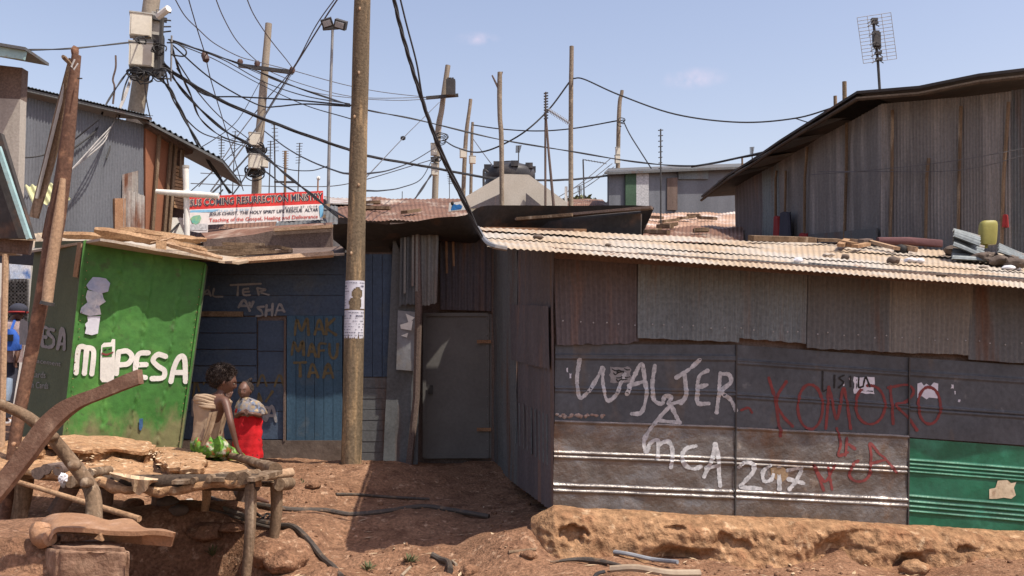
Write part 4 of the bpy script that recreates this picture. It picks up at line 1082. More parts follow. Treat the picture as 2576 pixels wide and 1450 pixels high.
MB().slab(GPn.hit(1534, 560, -.02), P(1535, 560, 23), P(1535, 428, 23), GPn.hit(1534, 430, -.02), .05).build('side_wall', corr_blue, gh_)
# --- rusty roofs in the middle distance: (front left, front right, back right, back left)
def low_house(lab, a, b, c, d, mat, waves=20, zb=.6, wallmat=None):
    A, B, C_, D = P(*a), P(*b), P(*c), P(*d)
    h = T('low_house', lab, 'house', V(((A.x + B.x) / 2, A.y, zb)))
    MB().corr(D, C_, B, A, waves, .006, 6, .05, .03, n=V((0, -.3, .95)), seed=a[0]).build('roof', mat, h, angle=80, recalc=False)
    wm = wallmat or house_wall
    i_ = V((0, .1, -.05))
    MB().slab(V((A.x, A.y + .1, zb)), V((B.x, B.y + .1, zb)), B + i_, A + i_, .04).build('wall', wm, h)
    j_ = V((0, -.1, -.05))
    MB().slab(V((D.x, D.y - .1, zb)), V((C_.x, C_.y - .1, zb)), C_ + j_, D + j_, .04).build('rear_wall', wm, h)
    return h, A, B, C_, D
def boards_on(h, A, B, C_, D, n, mat, seed):
    rnd = random.Random(seed)
    for i in range(n):
        u, v = rnd.uniform(.05, .8), rnd.uniform(.1, .85)
        p = A.lerp(B, u).lerp(D.lerp(C_, u), v) + V((0, 0, .06)); q = A.lerp(B, u + rnd.uniform(.08, .2)).lerp(D.lerp(C_, u + .15), v + rnd.uniform(-.1, .1)) + V((0, 0, .07))
        MB().bar(p, q, .12, .05).build('roof_board', mat, h)
h1 = low_house('rusty roofed house right behind the wooden power pole', (835,548,13), (1190,562,13), (1180,500,18), (815,497,18), rust_roof, 34)
boards_on(*h1, 3, wood_grey, 3)
for u0, u1, v0, v1 in ((.0, .32, .5, .8),):
    A, B, C_, D = h1[1:]
    L4 = lambda u, v: A.lerp(B, u).lerp(D.lerp(C_, u), v) + V((0, 0, .05))
    MB().slab(L4(u0, v0), L4(u1, v0), L4(u1, v1), L4(u0, v1), .02, V((0, 0, 1))).build('pale_sheet', corr_pale, h1[0])
h2 = low_house('rusty roofed house underneath the church banner', (470,600,11.6), (700,585,11.6), (690,520,15), (520,490,15), rust_roof, 22)
boards_on(*h2, 4, wood_grey, 5)
h3 = low_house('rusty brown roofed house between the black shack and the dark house', (1600,606,11.5), (1870,612,11.5), (1870,572,14), (1605,572,14), rust_roof, 26)
boards_on(*h3, 5, wood_grey, 8)
h4 = low_house('pale patched roof just below the distant grey house', (1600,575,15), (1870,578,15), (1870,535,19), (1610,535,19), pm('patched_roof', (.40, .27, .19), (.30, .17, .11), 1.2, .8, c3=(.55, .5, .46), t3=.58, s3=1.5, fine=.2), 30)
boards_on(*h4, 5, wood_grey, 9)
h5 = low_house('rusty low roof to the right of the cream gable', (1400,530,19), (1560,535,19), (1515,503,24), (1440,500,24), rust_roof, 20)
h6 = low_house('rusty low roof left of the banner beneath the second pole', (505,545,17), (690,530,17), (680,500,20), (520,497,20), rust_roof, 18)
h7 = low_house('dark roof peeping out right of the church banner', (690,575,12), (850,560,12), (850,520,14), (720,520,14), corr_dark, 14)
boards_on(*h7, 6, wood_grey, 13)
# --- cream gable house
ga = T('gable_house', 'house with a cream rendered gable in front of the black water tank', 'house', P(1290, 560, 16.5))
y_ = 16.5
mb = MB().prism([P(1150, 520, y_), P(1163, 500, y_), P(1268, 438, y_), P(1330, 440, y_), P(1427, 510, y_), P(1427, 560, y_), P(1150, 560, y_)], V((0, .25, 0))); mb.build('gable_wall', gablem, ga, smooth=False)
ap = P(1298, 446, y_ + .1)
for e in (P(1155, 520, y_ + .1), P(1425, 520, y_ + .1)):
    MB().slab(e, ap, ap + V((0, 4, .0)), e + V((0, 4, 0)), .05, V((0, 0, 1))).build('roof', corr_grey, ga)
for q in ([(1180, 524), (1262, 486), (1262, 524)], [(1323, 486), (1370, 524), (1323, 524)]):
    MB().prism([P(x, y, y_ - .08) for x, y in q], V((0, .05, 0))).build('rust_panel', corr_brown, ga, smooth=False)
# --- water tank
tk = P(1283, 520, 19)
r_ = S(64, 20); tkx = P(1283, 480, 20).x
tank = T('water_tank', 'big ribbed black plastic water tank behind the cream gable', 'water tank', tk)
mb = MB(); rows = []
zt_ = P(1283, 412, 20).z; zb_ = tk.z
prof = [(0.0, 0), (1, 0), (1, .15), (.97, .2), (1, .25), (1, .4), (.97, .45), (1, .5), (1, .62), (.97, .66), (1, .7), (1, .80), (.96, .86), (.8, .93), (.45, .985), (.38, .985), (.37, 1.02), (.0, 1.02)]
for k, h in prof: rows.append([V((tkx + r_ * max(k, .001) * math.cos(a), 20 + r_ * max(k, .001) * math.sin(a), zb_ + (zt_ - zb_) * h)) for a in np.linspace(0, 2 * math.pi, 36, endpoint=False)])
mb.grid(rows, True).build('tank_body', tankm, tank, angle=35)
for k in range(8):
    a = k * math.pi / 4 + .2
    MB().box((tkx + r_ * .90 * math.cos(a), 20 + r_ * .90 * math.sin(a), zb_ + (zt_ - zb_) * .90), (.16, .16, .12)).build('lid_lug', tankm, tank, smooth=False)
MB().tube(catmull([P(1217, 500, 18.5), P(1217, 432, 18.5), P(1222, 430, 18.5), P(1228, 434, 18.5)], 3), .025, 6).build('pipe', metal_d, tank)
# far bushes beyond the poles
mb = MB()
for i in range(420):
    a = random.gauss(0, 1); x = 1462 + a * 22; y = 506 - abs(random.gauss(0, 6)) + abs(a) * 3
    p = P(x, y, 33 + random.uniform(-.6, .6)); s = random.uniform(.06, .13)
    d = V((random.uniform(-1, 1), random.uniform(-1, 1), random.uniform(-1, 1))).normalized(); e = d.cross(V((.3, .2, .9))).normalized()
    mb.add([p - d * s, p + e * s * .5, p + d * s, p - e * s * .5], [(0, 1, 2, 3)])
bs = T('bush', 'small far off bush between the tall bare pole and the grey house', 'bush', P(1462, 520, 33))
mb.build('foliage', leafm, bs, smooth=False); MB().tube([P(1462, 530, 33), P(1464, 500, 33)], .06, 6).build('stem', wood_dark, bs)
# ================================================================== POLES
def pole(name, lab, cat, pts, Y, wpx, mat, group=None, n=12, wob=.10, seed=0, part='shaft', base=None):
    q = [P(x, y, Y if not isinstance(Y, (list, tuple)) else np.interp(i / (len(pts) - 1), [0, 1], Y)) for i, (x, y) in enumerate(pts)]
    if base is not None: q[0].z = base
    t = T(name, lab, cat, q[0], group)
    yy = Y if not isinstance(Y, (list, tuple)) else (Y[0] + Y[1]) / 2
    rr = [S(k, yy) / 2 for k in wpx]
    qq = catmull(q, 8)
    MB().tube(qq, rr, n, wob, seed).build(part, mat, t, angle=50)
    return t
def box_on(t, x0, y0, x1, y1, Y, mat, depth=.2, turn=.35, name='meter_box'):
    c = P((x0 + x1) / 2, (y0 + y1) / 2, Y)
    w_, h_ = S(x1 - x0, Y), S(y1 - y0, Y)
    rot = Matrix.Rotation(turn, 3, 'Z')
    wf = w_ / (math.cos(turn) + .55 * math.sin(abs(turn)))
    o = MB().box(c, (wf, wf * .6, h_), rot).build(name, mat, t, smooth=False)
    MB().box(c + rot @ V((0, -wf * .3 - .004, -.01)), (wf * .86, .012, h_ * .86), rot).build('box_door', mat, o, smooth=False)
    MB().box(c + V((0, 0, h_ * .5 + .008)), (wf * 1.08, wf * .68, .016), rot).build('box_lid', boxg, o, smooth=False)
    return o
def loops(t, cx, cy, Y, rpx, n, mat=cable, name='cable_coil', r=.008):
    for k in range(n):
        a0 = random.uniform(0, 6.28); rr = S(rpx, Y) * random.uniform(.7, 1.3); c = P(cx + random.uniform(-5, 5), cy + random.uniform(-6, 6), Y - .12)
        pts = [c + V((rr * math.cos(a), -.03 * math.sin(a * 2 + k), rr * .7 * math.sin(a) * random.uniform(.8, 1.1))) for a in np.linspace(a0, a0 + random.uniform(3, 6.2), 9)]
        MB().tube(catmull(pts, 3), r, 5).build(name, mat, t)

main = pole('power_pole', 'thick brown wooden power pole in the centre with two torn notices on it', 'power pole', [(884, 1175), (890, 900), (897, 560), (905, 250), (913, -60)], 8.5, [51, 50, 46, 44, 42], wood_pole, n=22, wob=.06, seed=1)
def on_pole(y): # centre x and half width px
    return np.interp(y, [-60, 250, 560, 900, 1175], [913, 905, 897, 890, 884]), np.interp(y, [-60, 560, 1175], [42, 46, 51]) / 2
def pole_paper(lab, y0, y1, x0f, x1f, torn, seed, holes):
    rows = []; rnd = random.Random(seed); n = 26
    ys = np.linspace(y0, y1, 22)
    for j, y in enumerate(ys):
        row = []
        for i in range(n + 1):
            u = x0f + (x1f - x0f) * i / n
            cx, hwid = on_pole(y); r_ = S(hwid, 8.5) * 1.06
            yy = y
            if torn and j >= 18: yy = y - 22 * abs(noise.noise(V((i * .5, seed, 0)))) * (j - 17) / 4
            c = P(cx, yy, 8.5)
            row.append(c + V((r_ * math.sin(u), -r_ * math.cos(u), 0)))
        rows.append(row)
    mb = MB(); mb.grid(rows)
    keep = []
    for fi, f in enumerate(mb.f):
        j, i = divmod(fi, n)
        u, v = i / n, j / 21
        if any(((u - hx) / rx) ** 2 + ((v - hy) / ry) ** 2 < 1 + .5 * noise.noise(V((u * 9, v * 9, seed))) for hx, hy, rx, ry in holes): continue
        keep.append(f)
    mb.f = keep
    o = mb.build('poster', paper, recalc=False); tag(o, lab, 'poster')
    mb = MB()
    for k in range(9):
        y = y0 + (y1 - y0) * (.07 + k * .10); 
        u = x0f + .15
        while u < x1f - .2:
            wd = rnd.uniform(.05, .22)
            v_ = (y - y0) / (y1 - y0); uu = (u + wd / 2 - x0f) / (x1f - x0f)
            if not any(((uu - hx) / (rx + .1)) ** 2 + ((v_ - hy) / (ry + .06)) ** 2 < 1.2 for hx, hy, rx, ry in holes) and rnd.random() < .75:
                hh = 4.0 if k in (1,) else 1.6
                q = []
                for uu_, yy in ((u, y + hh), (u + wd, y + hh), (u + wd, y), (u, y)):
                    cx, hwid = on_pole(yy); r_ = S(hwid, 8.5) * 1.06 + .003; c = P(cx, yy, 8.5)
                    q.append(c + V((r_ * math.sin(uu_), -r_ * math.cos(uu_), 0)))
                mb.add(q, [(0, 1, 2, 3)])
            u += wd + .06
    mb.build('printed_lines', ink, o, smooth=False, recalc=False)
pole_paper('upper notice on the wooden power pole with its middle torn away', 708, 778, -1.3, 1.35, False, 3, [(.62, .45, .22, .22), (.55, .78, .26, .22)])
pole_paper('lower notice on the wooden power pole with a ragged bottom edge', 782, 853, -1.35, 1.3, True, 5, [])
mb = MB()
for y in (30, 190, 300, 470, 640): 
    cx, hh = on_pole(y); mb.blob(P(cx + random.uniform(-8, 12), y, 8.5) + V((0, -S(hh, 8.5), 0)), (.012, .012, .02), 1, .3)
mb.build('knots', wood_pale, main)

mp = pole('meter_pole', 'grey concrete pole at upper left carrying two white meter boxes and many cables', 'utility pole', [(308, 610), (325, 440), (352, 220), (388, -40)], 11, [48, 44, 40, 40], concpole, base=.3)
box_on(mp, 325, 38, 384, 96, 10.75, boxm); box_on(mp, 323, 112, 390, 172, 10.75, boxm)
MB().box(P(396, 70, 10.95), (.13, .12, .36), Matrix.Rotation(.3, 3, 'Z')).build('junction_box', boxg, mp, smooth=False)
MB().box(P(396, 135, 10.95), (.15, .14, .42), Matrix.Rotation(.3, 3, 'Z')).build('junction_box', metal_d, mp, smooth=False)
MB().tube([P(398, 42, 10.6), P(424, 22, 10.5)], .042, 8).build('floodlight', white_pt, mp)
MB().tube([P(408, 44, 10.7), P(400, 200, 10.7)], .026, 6, .2).build('conduit', metal_d, mp)
MB().bar(P(350, 38, 10.8), P(420, 52, 10.9), .05, .05).build('bracket', metal_d, mp); MB().bar(P(335, 104, 10.7), P(405, 108, 10.8), .07, .05).build('bracket', metal_d, mp); MB().bar(P(330, 178, 10.75), P(412, 184, 10.8), .10, .07).build('bracket', metal_d, mp)
MB().tube([P(432, 90, 10.9), P(430, 205, 10.9)], .012, 5).build('rod', metal_g, mp)
for y in (30, 50, 68, 82, 198): MB().tube([P(404, y, 10.8), P(430, y + random.uniform(-4, 4), 10.8)], .010, 5).build('pin', metal_d, mp)
loops(mp, 400, 120, 10.7, 16, 5); loops(mp, 365, 195, 10.7, 20, 5); loops(mp, 405, 190, 10.7, 22, 4); loops(mp, 360, 104, 10.6, 14, 3); loops(mp, 405, 30, 10.7, 12, 3, cable_g, r=.005); loops(mp, 340, 185, 10.7, 22, 3)
MB().tube(catmull([P(420, 108, 10.8), P(445, 110, 10.8), P(468, 128, 10.8), P(462, 142, 10.8), P(430, 138, 10.8)], 5), .010, 5).build('cable_coil', cable, mp)

p2 = pole('crossarm_pole', 'wooden pole behind the banner with a crossarm and three meter boxes', 'utility pole', [(636, 700), (645, 480), (658, 280), (676, 60)], 20, [27, 25, 22, 17], concpole, base=.4)
MB().bar(P(601, 165, 19.8), P(737, 183, 19.8), .08, .08).build('crossarm', metal_d, p2)
for x, y in ((604, 158), (647, 162), (735, 178)):
    MB().tube([P(x, y + 6, 19.8), P(x, y - 2, 19.8), P(x, y - 8, 19.8)], [.05, .07, .045], 8).build('insulator', insul, p2)
box_on(p2, 624, 336, 655, 368, 19.6, boxm); box_on(p2, 623, 390, 658, 426, 19.6, boxm); box_on(p2, 655, 393, 676, 422, 19.7, boxm)
loops(p2, 645, 376, 19.7, 18, 6, r=.014); loops(p2, 640, 435, 19.7, 20, 6, r=.014)
MB().bar(P(622, 380, 19.7), P(668, 378, 19.7), .1, .1).build('bracket', metal_d, p2); MB().bar(P(622, 432, 19.7), P(664, 430, 19.7), .1, .12).build('bracket', metal_d, p2)

lp = pole('floodlight_mast', 'tall thin steel mast topped by two floodlights left of the power pole', 'light mast', [(822, 590), (829, 330), (837, 66)], 15, [9, 8, 7], metal_g, n=8, wob=.02, base=.5)
for (x, y, tilt, w_) in ((823, 58, -.5, 28), (857, 62, .5, 30)):
    rot = Matrix.Rotation(tilt * .6, 3, 'Y') @ Matrix.Rotation(.5, 3, 'X')
    o = MB().box(P(x, y, 14.8), (S(w_, 15), .12, S(22, 15)), rot).build('floodlight', metal_d, lp, smooth=False)
    MB().box(P(x, y, 14.8) + rot @ V((0, -.07, 0)), (S(w_ - 8, 15), .02, S(14, 15)), rot).build('lamp_glass', lampglass, o, smooth=False)
MB().bar(P(812, 72, 15), P(866, 68, 15), .05, .06).build('crossbar', metal_d, lp)

p3 = pole('transformer_pole', 'leaning wooden pole with a small transformer and a crossarm right of the power pole', 'utility pole', [(1082, 560), (1098, 400), (1112, 270), (1127, 165)], 24, [17, 16, 14, 13], concpole, base=.5)
MB().bar(P(1072, 247, 23.8), P(1153, 240, 23.8), .07, .08).build('crossarm', metal_d, p3)
MB().box(P(1134, 222, 23.7), (.24, .24, .42)).build('transformer', metal_d, p3)
for x in (1128, 1133, 1139): MB().tube([P(x, 206, 23.7), P(x, 196, 23.7)], .03, 6).build('bushing', metal_d, p3)
box_on(p3, 1083, 362, 1100, 392, 23.7, boxm, turn=.2); box_on(p3, 1084, 413, 1102, 442, 23.7, boxm, turn=.2)
MB().bar(P(1084, 402, 23.7), P(1103, 400, 23.7), .12, .12).build('bracket', metal_d, p3)
loops(p3, 1112, 350, 23.7, 14, 6, r=.012); loops(p3, 1100, 400, 23.7, 10, 3, r=.014)
p4 = pole('wood_pole', 'slim leaning pole with one meter box just right of the transformer pole', 'utility pole', [(1155, 520), (1168, 420), (1184, 250)], 28, [11, 11, 9], pole_grey, base=.5); box_on(p4, 1156, 376, 1174, 398, 27.7, boxm, turn=.2)
p5 = pole('wood_pole', 'short leaning pole with a white meter box left of the water tank', 'utility pole', [(1178, 520), (1186, 400), (1189, 308)], 28, [9, 8, 7], pole_grey, base=.5); box_on(p5, 1180, 394, 1197, 412, 27.7, boxm, turn=.2)
p6 = pole('rough_pole', 'rough bare timber pole with a forked splintered top in front of the cream gable', 'pole', [(1263, 560), (1262, 420), (1257, 290), (1257, 182)], 15, [12, 13, 12, 11], pole_grey, wob=.25, seed=6, base=.5)
MB().tube([P(1255, 225, 15), P(1238, 190, 15)], [.02, .013], 6).build('broken_branch', wood_dark, p6); MB().tube([P(1259, 192, 15), P(1264, 181, 15)], [.02, .01], 6).build('broken_branch', wood_dark, p6)
p7 = pole('bare_pole', 'tall straight bare pole standing right of the aerial mast', 'pole', [(1435, 560), (1436, 330), (1438, 117)], 17, [13, 12, 11], pole_grey, base=.5)
MB().bar(P(1424, 520, 16.9), P(1424, 470, 16.9), .05, .05).build('stay_post', white_pt, p7)
p8 = pole('wood_pole', 'leaning pole with white meter boxes standing beside the distant grey house', 'utility pole', [(1545, 450), (1556, 330), (1565, 228)], 23, [12, 11, 9], pole_grey, base=1.0)
box_on(p8, 1546, 392, 1560, 412, 22.7, boxm, turn=.2); box_on(p8, 1548, 372, 1560, 390, 22.7, boxm, turn=.2); loops(p8, 1562, 308, 22.7, 8, 3, r=.012)
p9 = pole('short_post', 'shorter of two posts rising behind the dark house roof', 'pole', [(2098, 420), (2101, 242)], 15, [9, 9], wood_grey, base=1.0)
p10 = pole('short_post', 'taller of two posts rising behind the dark house roof', 'pole', [(2120, 420), (2124, 206)], 15, [12, 11], wood_pole, base=1.0)
MB().bar(P(2104, 268, 15), P(2120, 266, 15), .03, .03).build('tie_bar', metal_d, p10)
MB().tube([P(2128, 262, 15), P(2128, 275, 15)], .03, 6).build('insulator', white_pt, p10)
p11 = pole('thin_post', 'thin post with a white cap between the banner and the power pole', 'pole', [(797, 500), (800, 452)], 22, [5, 4], rust, base=.8); MB().blob(P(801, 449, 22), (.05, .05, .06), 1, 0).build('cap', white_pt, p11)

# small masts and aerials in the distance
def mast(lab, x0, y0, x1, y1, Y, w, kind, mat=metal_d):
    t = T('aerial', lab, 'aerial', P(x0, y0, Y), 'aerials on the roofs')
    a, b = P(x0, y0, Y), P(x1, y1, Y)
    a.z = min(a.z, 1.6)
    MB().tube([a, b], S(w, Y) / 2, 5).build('mast', mat, t)
    mb = MB(); d = b - a
    if kind == 'yagi_v':
        n = 8
        for i in range(n):
            p = b.lerp(P(x0, y0, Y), .02 + .05 * i)
            l = S(7 - .3 * i, Y)
            mb.bar(p + V((-l, -.05, .0)), p + V((l, .05, .03)), .015, .015)
    elif kind == 'yagi_h':
        p0 = b; p1 = b + V((S(60, Y), .2, S(-6, Y)))
        mb.bar(p0, p1, .02, .02)
        for i in range(9):
            p = p0.lerp(p1, i / 8); mb.bar(p + V((0, -.1, -S(4, Y))), p + V((0, .1, S(4, Y))), .012, .012)
    mb.build('elements', mat, t, smooth=False)
    return t
mast('crooked lattice aerial left of the floodlight mast', 705, 500, 690, 312, 26, 4, 'yagi_v')
mast('thin twiggy aerial behind the crossarm pole', 672, 500, 681, 355, 26, 3, 'yagi_v')
mast('slender leaning aerial near the foot of the floodlight mast', 742, 500, 754, 360, 26, 3, 'yagi_v')
t = mast('short stubby aerial on a post above the red banner', 720, 500, 718, 380, 24, 7, 'yagi_v', wood_grey)
MB().bar(P(690, 458, 24), P(745, 459, 24), .05, .05).build('crossarm', metal_d, t)
mast('thin straight aerial just left of the meter pole cable', 560, 480, 557, 345, 24, 3, 'yagi_v')
mast('bent aerial to the left of the crossarm pole', 575, 500, 592, 330, 28, 2.5, 'yagi_v')
mast('small aerial on top of the water tank', 1298, 415, 1305, 368, 20, 3, 'yagi_v')
mast('drooping horizontal aerial right of the bare pole', 1478, 520, 1467, 402, 26, 4, 'yagi_h')
mast('short aerial with tiny bars beyond the drooping aerial', 1462, 520, 1458, 470, 28, 3, 'yagi_v')
mast('stick aerial beside the grey house doorway', 1660, 600, 1662, 325, 14.5, 4, 'yagi_v')
mast('little aerial behind the left eave of the dark house', 1888, 430, 1892, 372, 18, 3, 'yagi_v')
mast('low aerial behind the left eave of the dark house', 1866, 440, 1867, 398, 18, 5, 'none', wood_grey)
mast('short thin rod on the rusty roof right of the power pole', 1010, 500, 1012, 482, 20, 2, 'none')
mast('thin wire aerial left of the small pole with a meter box', 1138, 520, 1130, 430, 30, 2, 'yagi_v')
am = pole('aerial_mast', 'paired timber and wire aerial mast between the rough pole and the bare pole', 'aerial', [(1372, 520), (1372, 400), (1373, 232)], 15, [7, 6, 4], wood_dark, n=7, base=.5)
MB().tube([P(1393, 520, 15), P(1380, 380, 15), P(1373, 285, 15)], [.025, .02, .015], 6).build('brace', wood_dark, am)
mb = MB()
for i in range(10):
    y = 236 + i * 7; mb.bar(P(1368, y, 14.95), P(1379, y - 2, 14.95), .02, .02)
mb.build('elements', metal_d, am, smooth=False)
mb = MB(); a, b = P(1376, 275, 15), P(1434, 312, 14.6); mb.bar(a, b, .018, .018)
for i in range(14):
    p = a.lerp(b, .1 + i / 15); mb.bar(p + V((-.01, 0, -.035)), p + V((.01, 0, .035)), .02, .012)
mb.build('aerial_boom', cable_p, am, smooth=False)
# big grid aerial on the dark house
ga_ = T('grid_aerial', 'large grid television aerial standing on the roof ridge of the dark house', 'aerial', P(2216, 250, 10.4))
MB().tube([P(2217, 290, 10.4), P(2208, 150, 10.4), P(2196, 48, 10.4)], .016, 7).build('mast', metal_d, ga_)
mb = MB()
TLg, TRg, BRg, BLg = P(2156, 45, 10.5), P(2241, 32, 10.5), P(2256, 148, 10.5), P(2172, 160, 10.5)
for i in range(14):
    v = i / 13; mb.tube([TLg.lerp(BLg, v), TRg.lerp(BRg, v)], .0035, 4)
for u in (0, .3, .72, 1): mb.tube([TLg.lerp(TRg, u), BLg.lerp(BRg, u)], .0035, 4)
mb.build('grid', cable_p, ga_, smooth=False)
mb = MB()
for y in (50, 58, 82, 105, 120, 134, 150): 
    x = 2196 + (y - 48) * .118
    mb.box(P(x + 3, y, 10.38), (.07, .05, .03)); 
    for s in (-1, 1): mb.tube([P(x, y, 10.36), P(x + s * 14, y + s * 0 + 9, 10.2)], .006, 4)
mb.box(P(2205, 100, 10.36), (.08, .06, .16)); mb.build('dipoles', metal_d, ga_, smooth=False)

# ================================================================== CROSS and BANNER
cr = T('white_cross', 'white painted cross standing in front of the left end of the banner', 'cross', P(471, 606, 9.9))
MB().tube([P(471, 612, 9.9), P(469, 500, 9.9), P(467, 422, 9.9)], [.031, .031, .034], 10).build('upright', white_pt, cr)
MB().tube([P(393, 482, 9.86), P(430, 486, 9.86), P(500, 490, 9.86), P(550, 494, 9.86)], [.026, .034, .034, .03], 10).build('crossbar', white_pt, cr)
MB().tube([P(467, 423, 9.9), P(467, 417, 9.9)], [.04, .04], 10).build('cap', boxg, cr)
bn_o = P(640, 590, 11.2)
bn = T('church_banner', 'red and white church banner strung between the white cross and the floodlight mast', 'banner', bn_o)
BNP = Plane(P(475, 500, 10.6), P(815, 480, 12.2), P(475, 600, 10.6))
def bwave(p): return .020 * noise.noise(p * 2.5)
def ban(name, mat, quad, off, nu=30, nv=6):
    (A, B, C_, D) = [BNP.hit(*q, off) for q in quad]; rows = []
    for j in range(nv + 1):
        rows.append([(lambda p: p + BNP.n * bwave(p))(A.lerp(B, i / nu).lerp(D.lerp(C_, i / nu), j / nv)) for i in range(nu + 1)])
    return MB().grid(rows).build(name, mat, bn, recalc=False)
ban('red_panel', ban_red, c14([(505,445),(2228,366),(2232,535),(500,610)]), .0)
ban('white_panel', ban_white, c14([(500,610),(2232,535),(2228,735),(745,800)][:2] + [(2228,735),(500,815)]), .0)
text_mesh('JESUS COMING RESURRECTION MINISTRY', [(430,478),(2222,388),(2222,515),(430,605)], BNP, .006, ban_pale, bn, 'title_outline', disp=bwave, bold=.055, cv=c14)
text_mesh('JESUS COMING RESURRECTION MINISTRY', [(436,482),(2218,392),(2218,511),(436,601)], BNP, .009, ban_ink, bn, 'title', disp=bwave, bold=.012, cv=c14)
text_mesh('JESUS CHRIST. THE HOLY SPIRIT LIFE RESCUE  ALTAR', [(760,648),(2165,588),(2165,645),(760,700)], BNP, .006, ban_ink, bn, 'second_line', disp=bwave, bold=.022, cv=c14)
text_mesh('Teaching of the Gospel, Healing and Deliverance', [(760,722),(2160,672),(2160,735),(760,785)], BNP, .006, ban_rink, bn, 'third_line', disp=bwave, bold=.012, cv=c14)
text_mesh('Ezekiel 37: 10-14', [(1735,572),(2150,552),(2150,580),(1735,602)], BNP, .006, ban_ink, bn, 'verse', disp=bwave, bold=.0, cv=c14)
text_mesh('Tel 0722-63-10  0-34-36', [(740,618),(1265,598),(1265,622),(740,645)], BNP, .006, ban_blue, bn, 'number_line', disp=bwave, bold=.0, cv=c14)
ban('blue_arrow', ban_blue, c14([(2170,560),(2232,545),(2230,690),(2190,715)]), .008, 6)
ban('blue_flash', ban_blue, c14([(520,618),(900,604),(800,640),(520,650)]), .004, 8)
pw = T('sun_bleached_poster', 'bleached poster with a yellow and green blot hanging below the banner', 'poster', P(508, 580, 10.3))
PWP = Plane(P(475, 530, 10.2), P(540, 530, 10.35), P(475, 600, 10.2))
def pq(name, mat, poly, off): 
    o = patch(name, mat, pw, PWP, c14(poly), off, 0); return o
pq('sheet', ban_white, [(430,660),(560,645),(750,650),(745,900),(620,905),(500,880),(430,800)], 0)
pq('print', ban_yel, [(520,720),(560,690),(640,680),(660,720),(640,770),(590,805),(540,780)], .006)
pq('print', chalk, [(450,800),(740,790),(740,880),(480,870)], .005)
# blue and white signboard between third pole and cable
sb = T('blue_signboard', 'small blue and white sign leaning on the roof under the black cables', 'sign', P(1145, 532, 10))
MB().slab(P(1128, 533, 10), P(1172, 528, 10), P(1170, 506, 10), P(1130, 511, 10), .02).build('board', white_pt, sb)
MB().prism([P(x, y, 9.965) for x, y in ((1134, 530), (1160, 527), (1163, 519), (1157, 514), (1149, 516), (1140, 513), (1136, 520))], V((0, .012, 0))).build('blue_mark', pm('bright_blue', (.03, .17, .42), (.02, .10, .28), 9), sb, smooth=False)
MB().blob(P(1138, 512, 9.95), (.018, .01, .024), 2, .2).build('dark_mark', black_pt, sb)

# ================================================================== WIRES
def wire(lab, pts, Y, wpx=5, mat=cable, group='cables strung across the sky', cat='cable', k=8, strands=1, name='cable'):
    n = len(pts)
    Ys = [Y] * n if not isinstance(Y, (list, tuple)) else list(np.interp(np.linspace(0, 1, n), np.linspace(0, 1, len(Y)), Y))
    q = catmull([P(x, y, yy) for (x, y), yy in zip(pts, Ys)], k)
    mb = MB()
    r = S(wpx, sum(Ys) / n) / 2
    if strands == 1: mb.tube(q, r, 5, .1)
    else:
        for s in range(strands):
            ph = 6.28 * s / strands
            mb.tube([p + V((r * .5 * math.cos(ph + i * .5), r * .5 * math.sin(ph + i * .5), r * .5 * math.sin(ph + i * .5))) for i, p in enumerate(q)], r * .55, 5)
    o = mb.build(name, mat)
    return tag(o, lab, cat, group)
wire('thick twisted black cable running from the left edge to the meter pole', [(-40,124),(60,126),(185,122),(330,107),(350,108)], [8.5, 10.8], 6, strands=2)
wire('thickest black cable sagging from the meter pole behind the power pole to the cream gable', [(402,148),(435,182),(560,255),(720,322),(880,378),(930,394),(1080,421),(1230,448),(1340,454),(1440,452),(1535,442)], [10.9, 12, 14, 16, 18, 21], 8, strands=3)
wire('upper black cable sweeping from the meter pole past the power pole to the dark house', [(425,100),(520,132),(620,168),(740,218),(885,266),(935,280),(1050,302),(1250,350),(1440,382),(1600,408),(1740,418),(1850,400),(1980,374)], [10.9, 13, 15, 16, 15, 13.5], 5.5, strands=2)
wire('black cable dropping from the meter pole to the middle of the power pole', [(430,110),(520,190),(600,240),(660,268),(700,268),(770,262),(880,268)], [10.9, 12, 10], 4)
wire('slack black cable from the meter pole crossing below the crossarm', [(445,172),(470,205),(520,240),(600,244),(740,252),(885,266)], [10.9, 11.5, 10], 4)
wire('twin black cable falling from the meter pole to the shack parapet', [(412,160),(470,240),(560,325),(640,372),(720,440),(790,495),(850,545)], [10.8, 12, 11], 8, strands=2)
wire('beaded black cable hanging steeply from the meter pole to the twin cable', [(432,118),(450,175),(480,240),(505,300),(560,345),(620,362)], [10.9, 13, 16], 5, strands=2)
wire('thick dark stay cable running from the meter pole down to the house corner', [(396,190),(430,230),(470,310),(520,400),(580,487)], [10.9, 11.2], 9, strands=2)
wire('thin black cable branching from the meter pole towards the crossarm pole boxes', [(425,100),(560,150),(660,205),(760,240),(880,262)], [11, 16, 12], 3)
wire('heavy black cable bundle hanging from the top of the picture to the shed roof corner', [(985,-30),(1005,60),(1030,150),(1058,240),(1085,320),(1115,400),(1160,495),(1218,610)], [6.0, 6.4], 11, strands=3)
wire('second strand of the heavy black bundle above the shed roof corner', [(1000,-30),(1022,60),(1048,160),(1066,260),(1100,350),(1130,420),(1170,500),(1212,600)], [5.9, 6.4], 5)
wire('grey service wire slanting from the top edge through the crossarm end to the lower left', [(855,-10),(810,58),(737,175),(690,250),(640,330),(590,400),(530,482)], [18, 20, 19], 4, cable_g)
wire('thin companion wire beside the grey slanting service wire', [(848,-10),(795,65),(737,172),(660,262),(600,340),(560,400),(500,470)], [18, 20, 19], 3, cable_g)
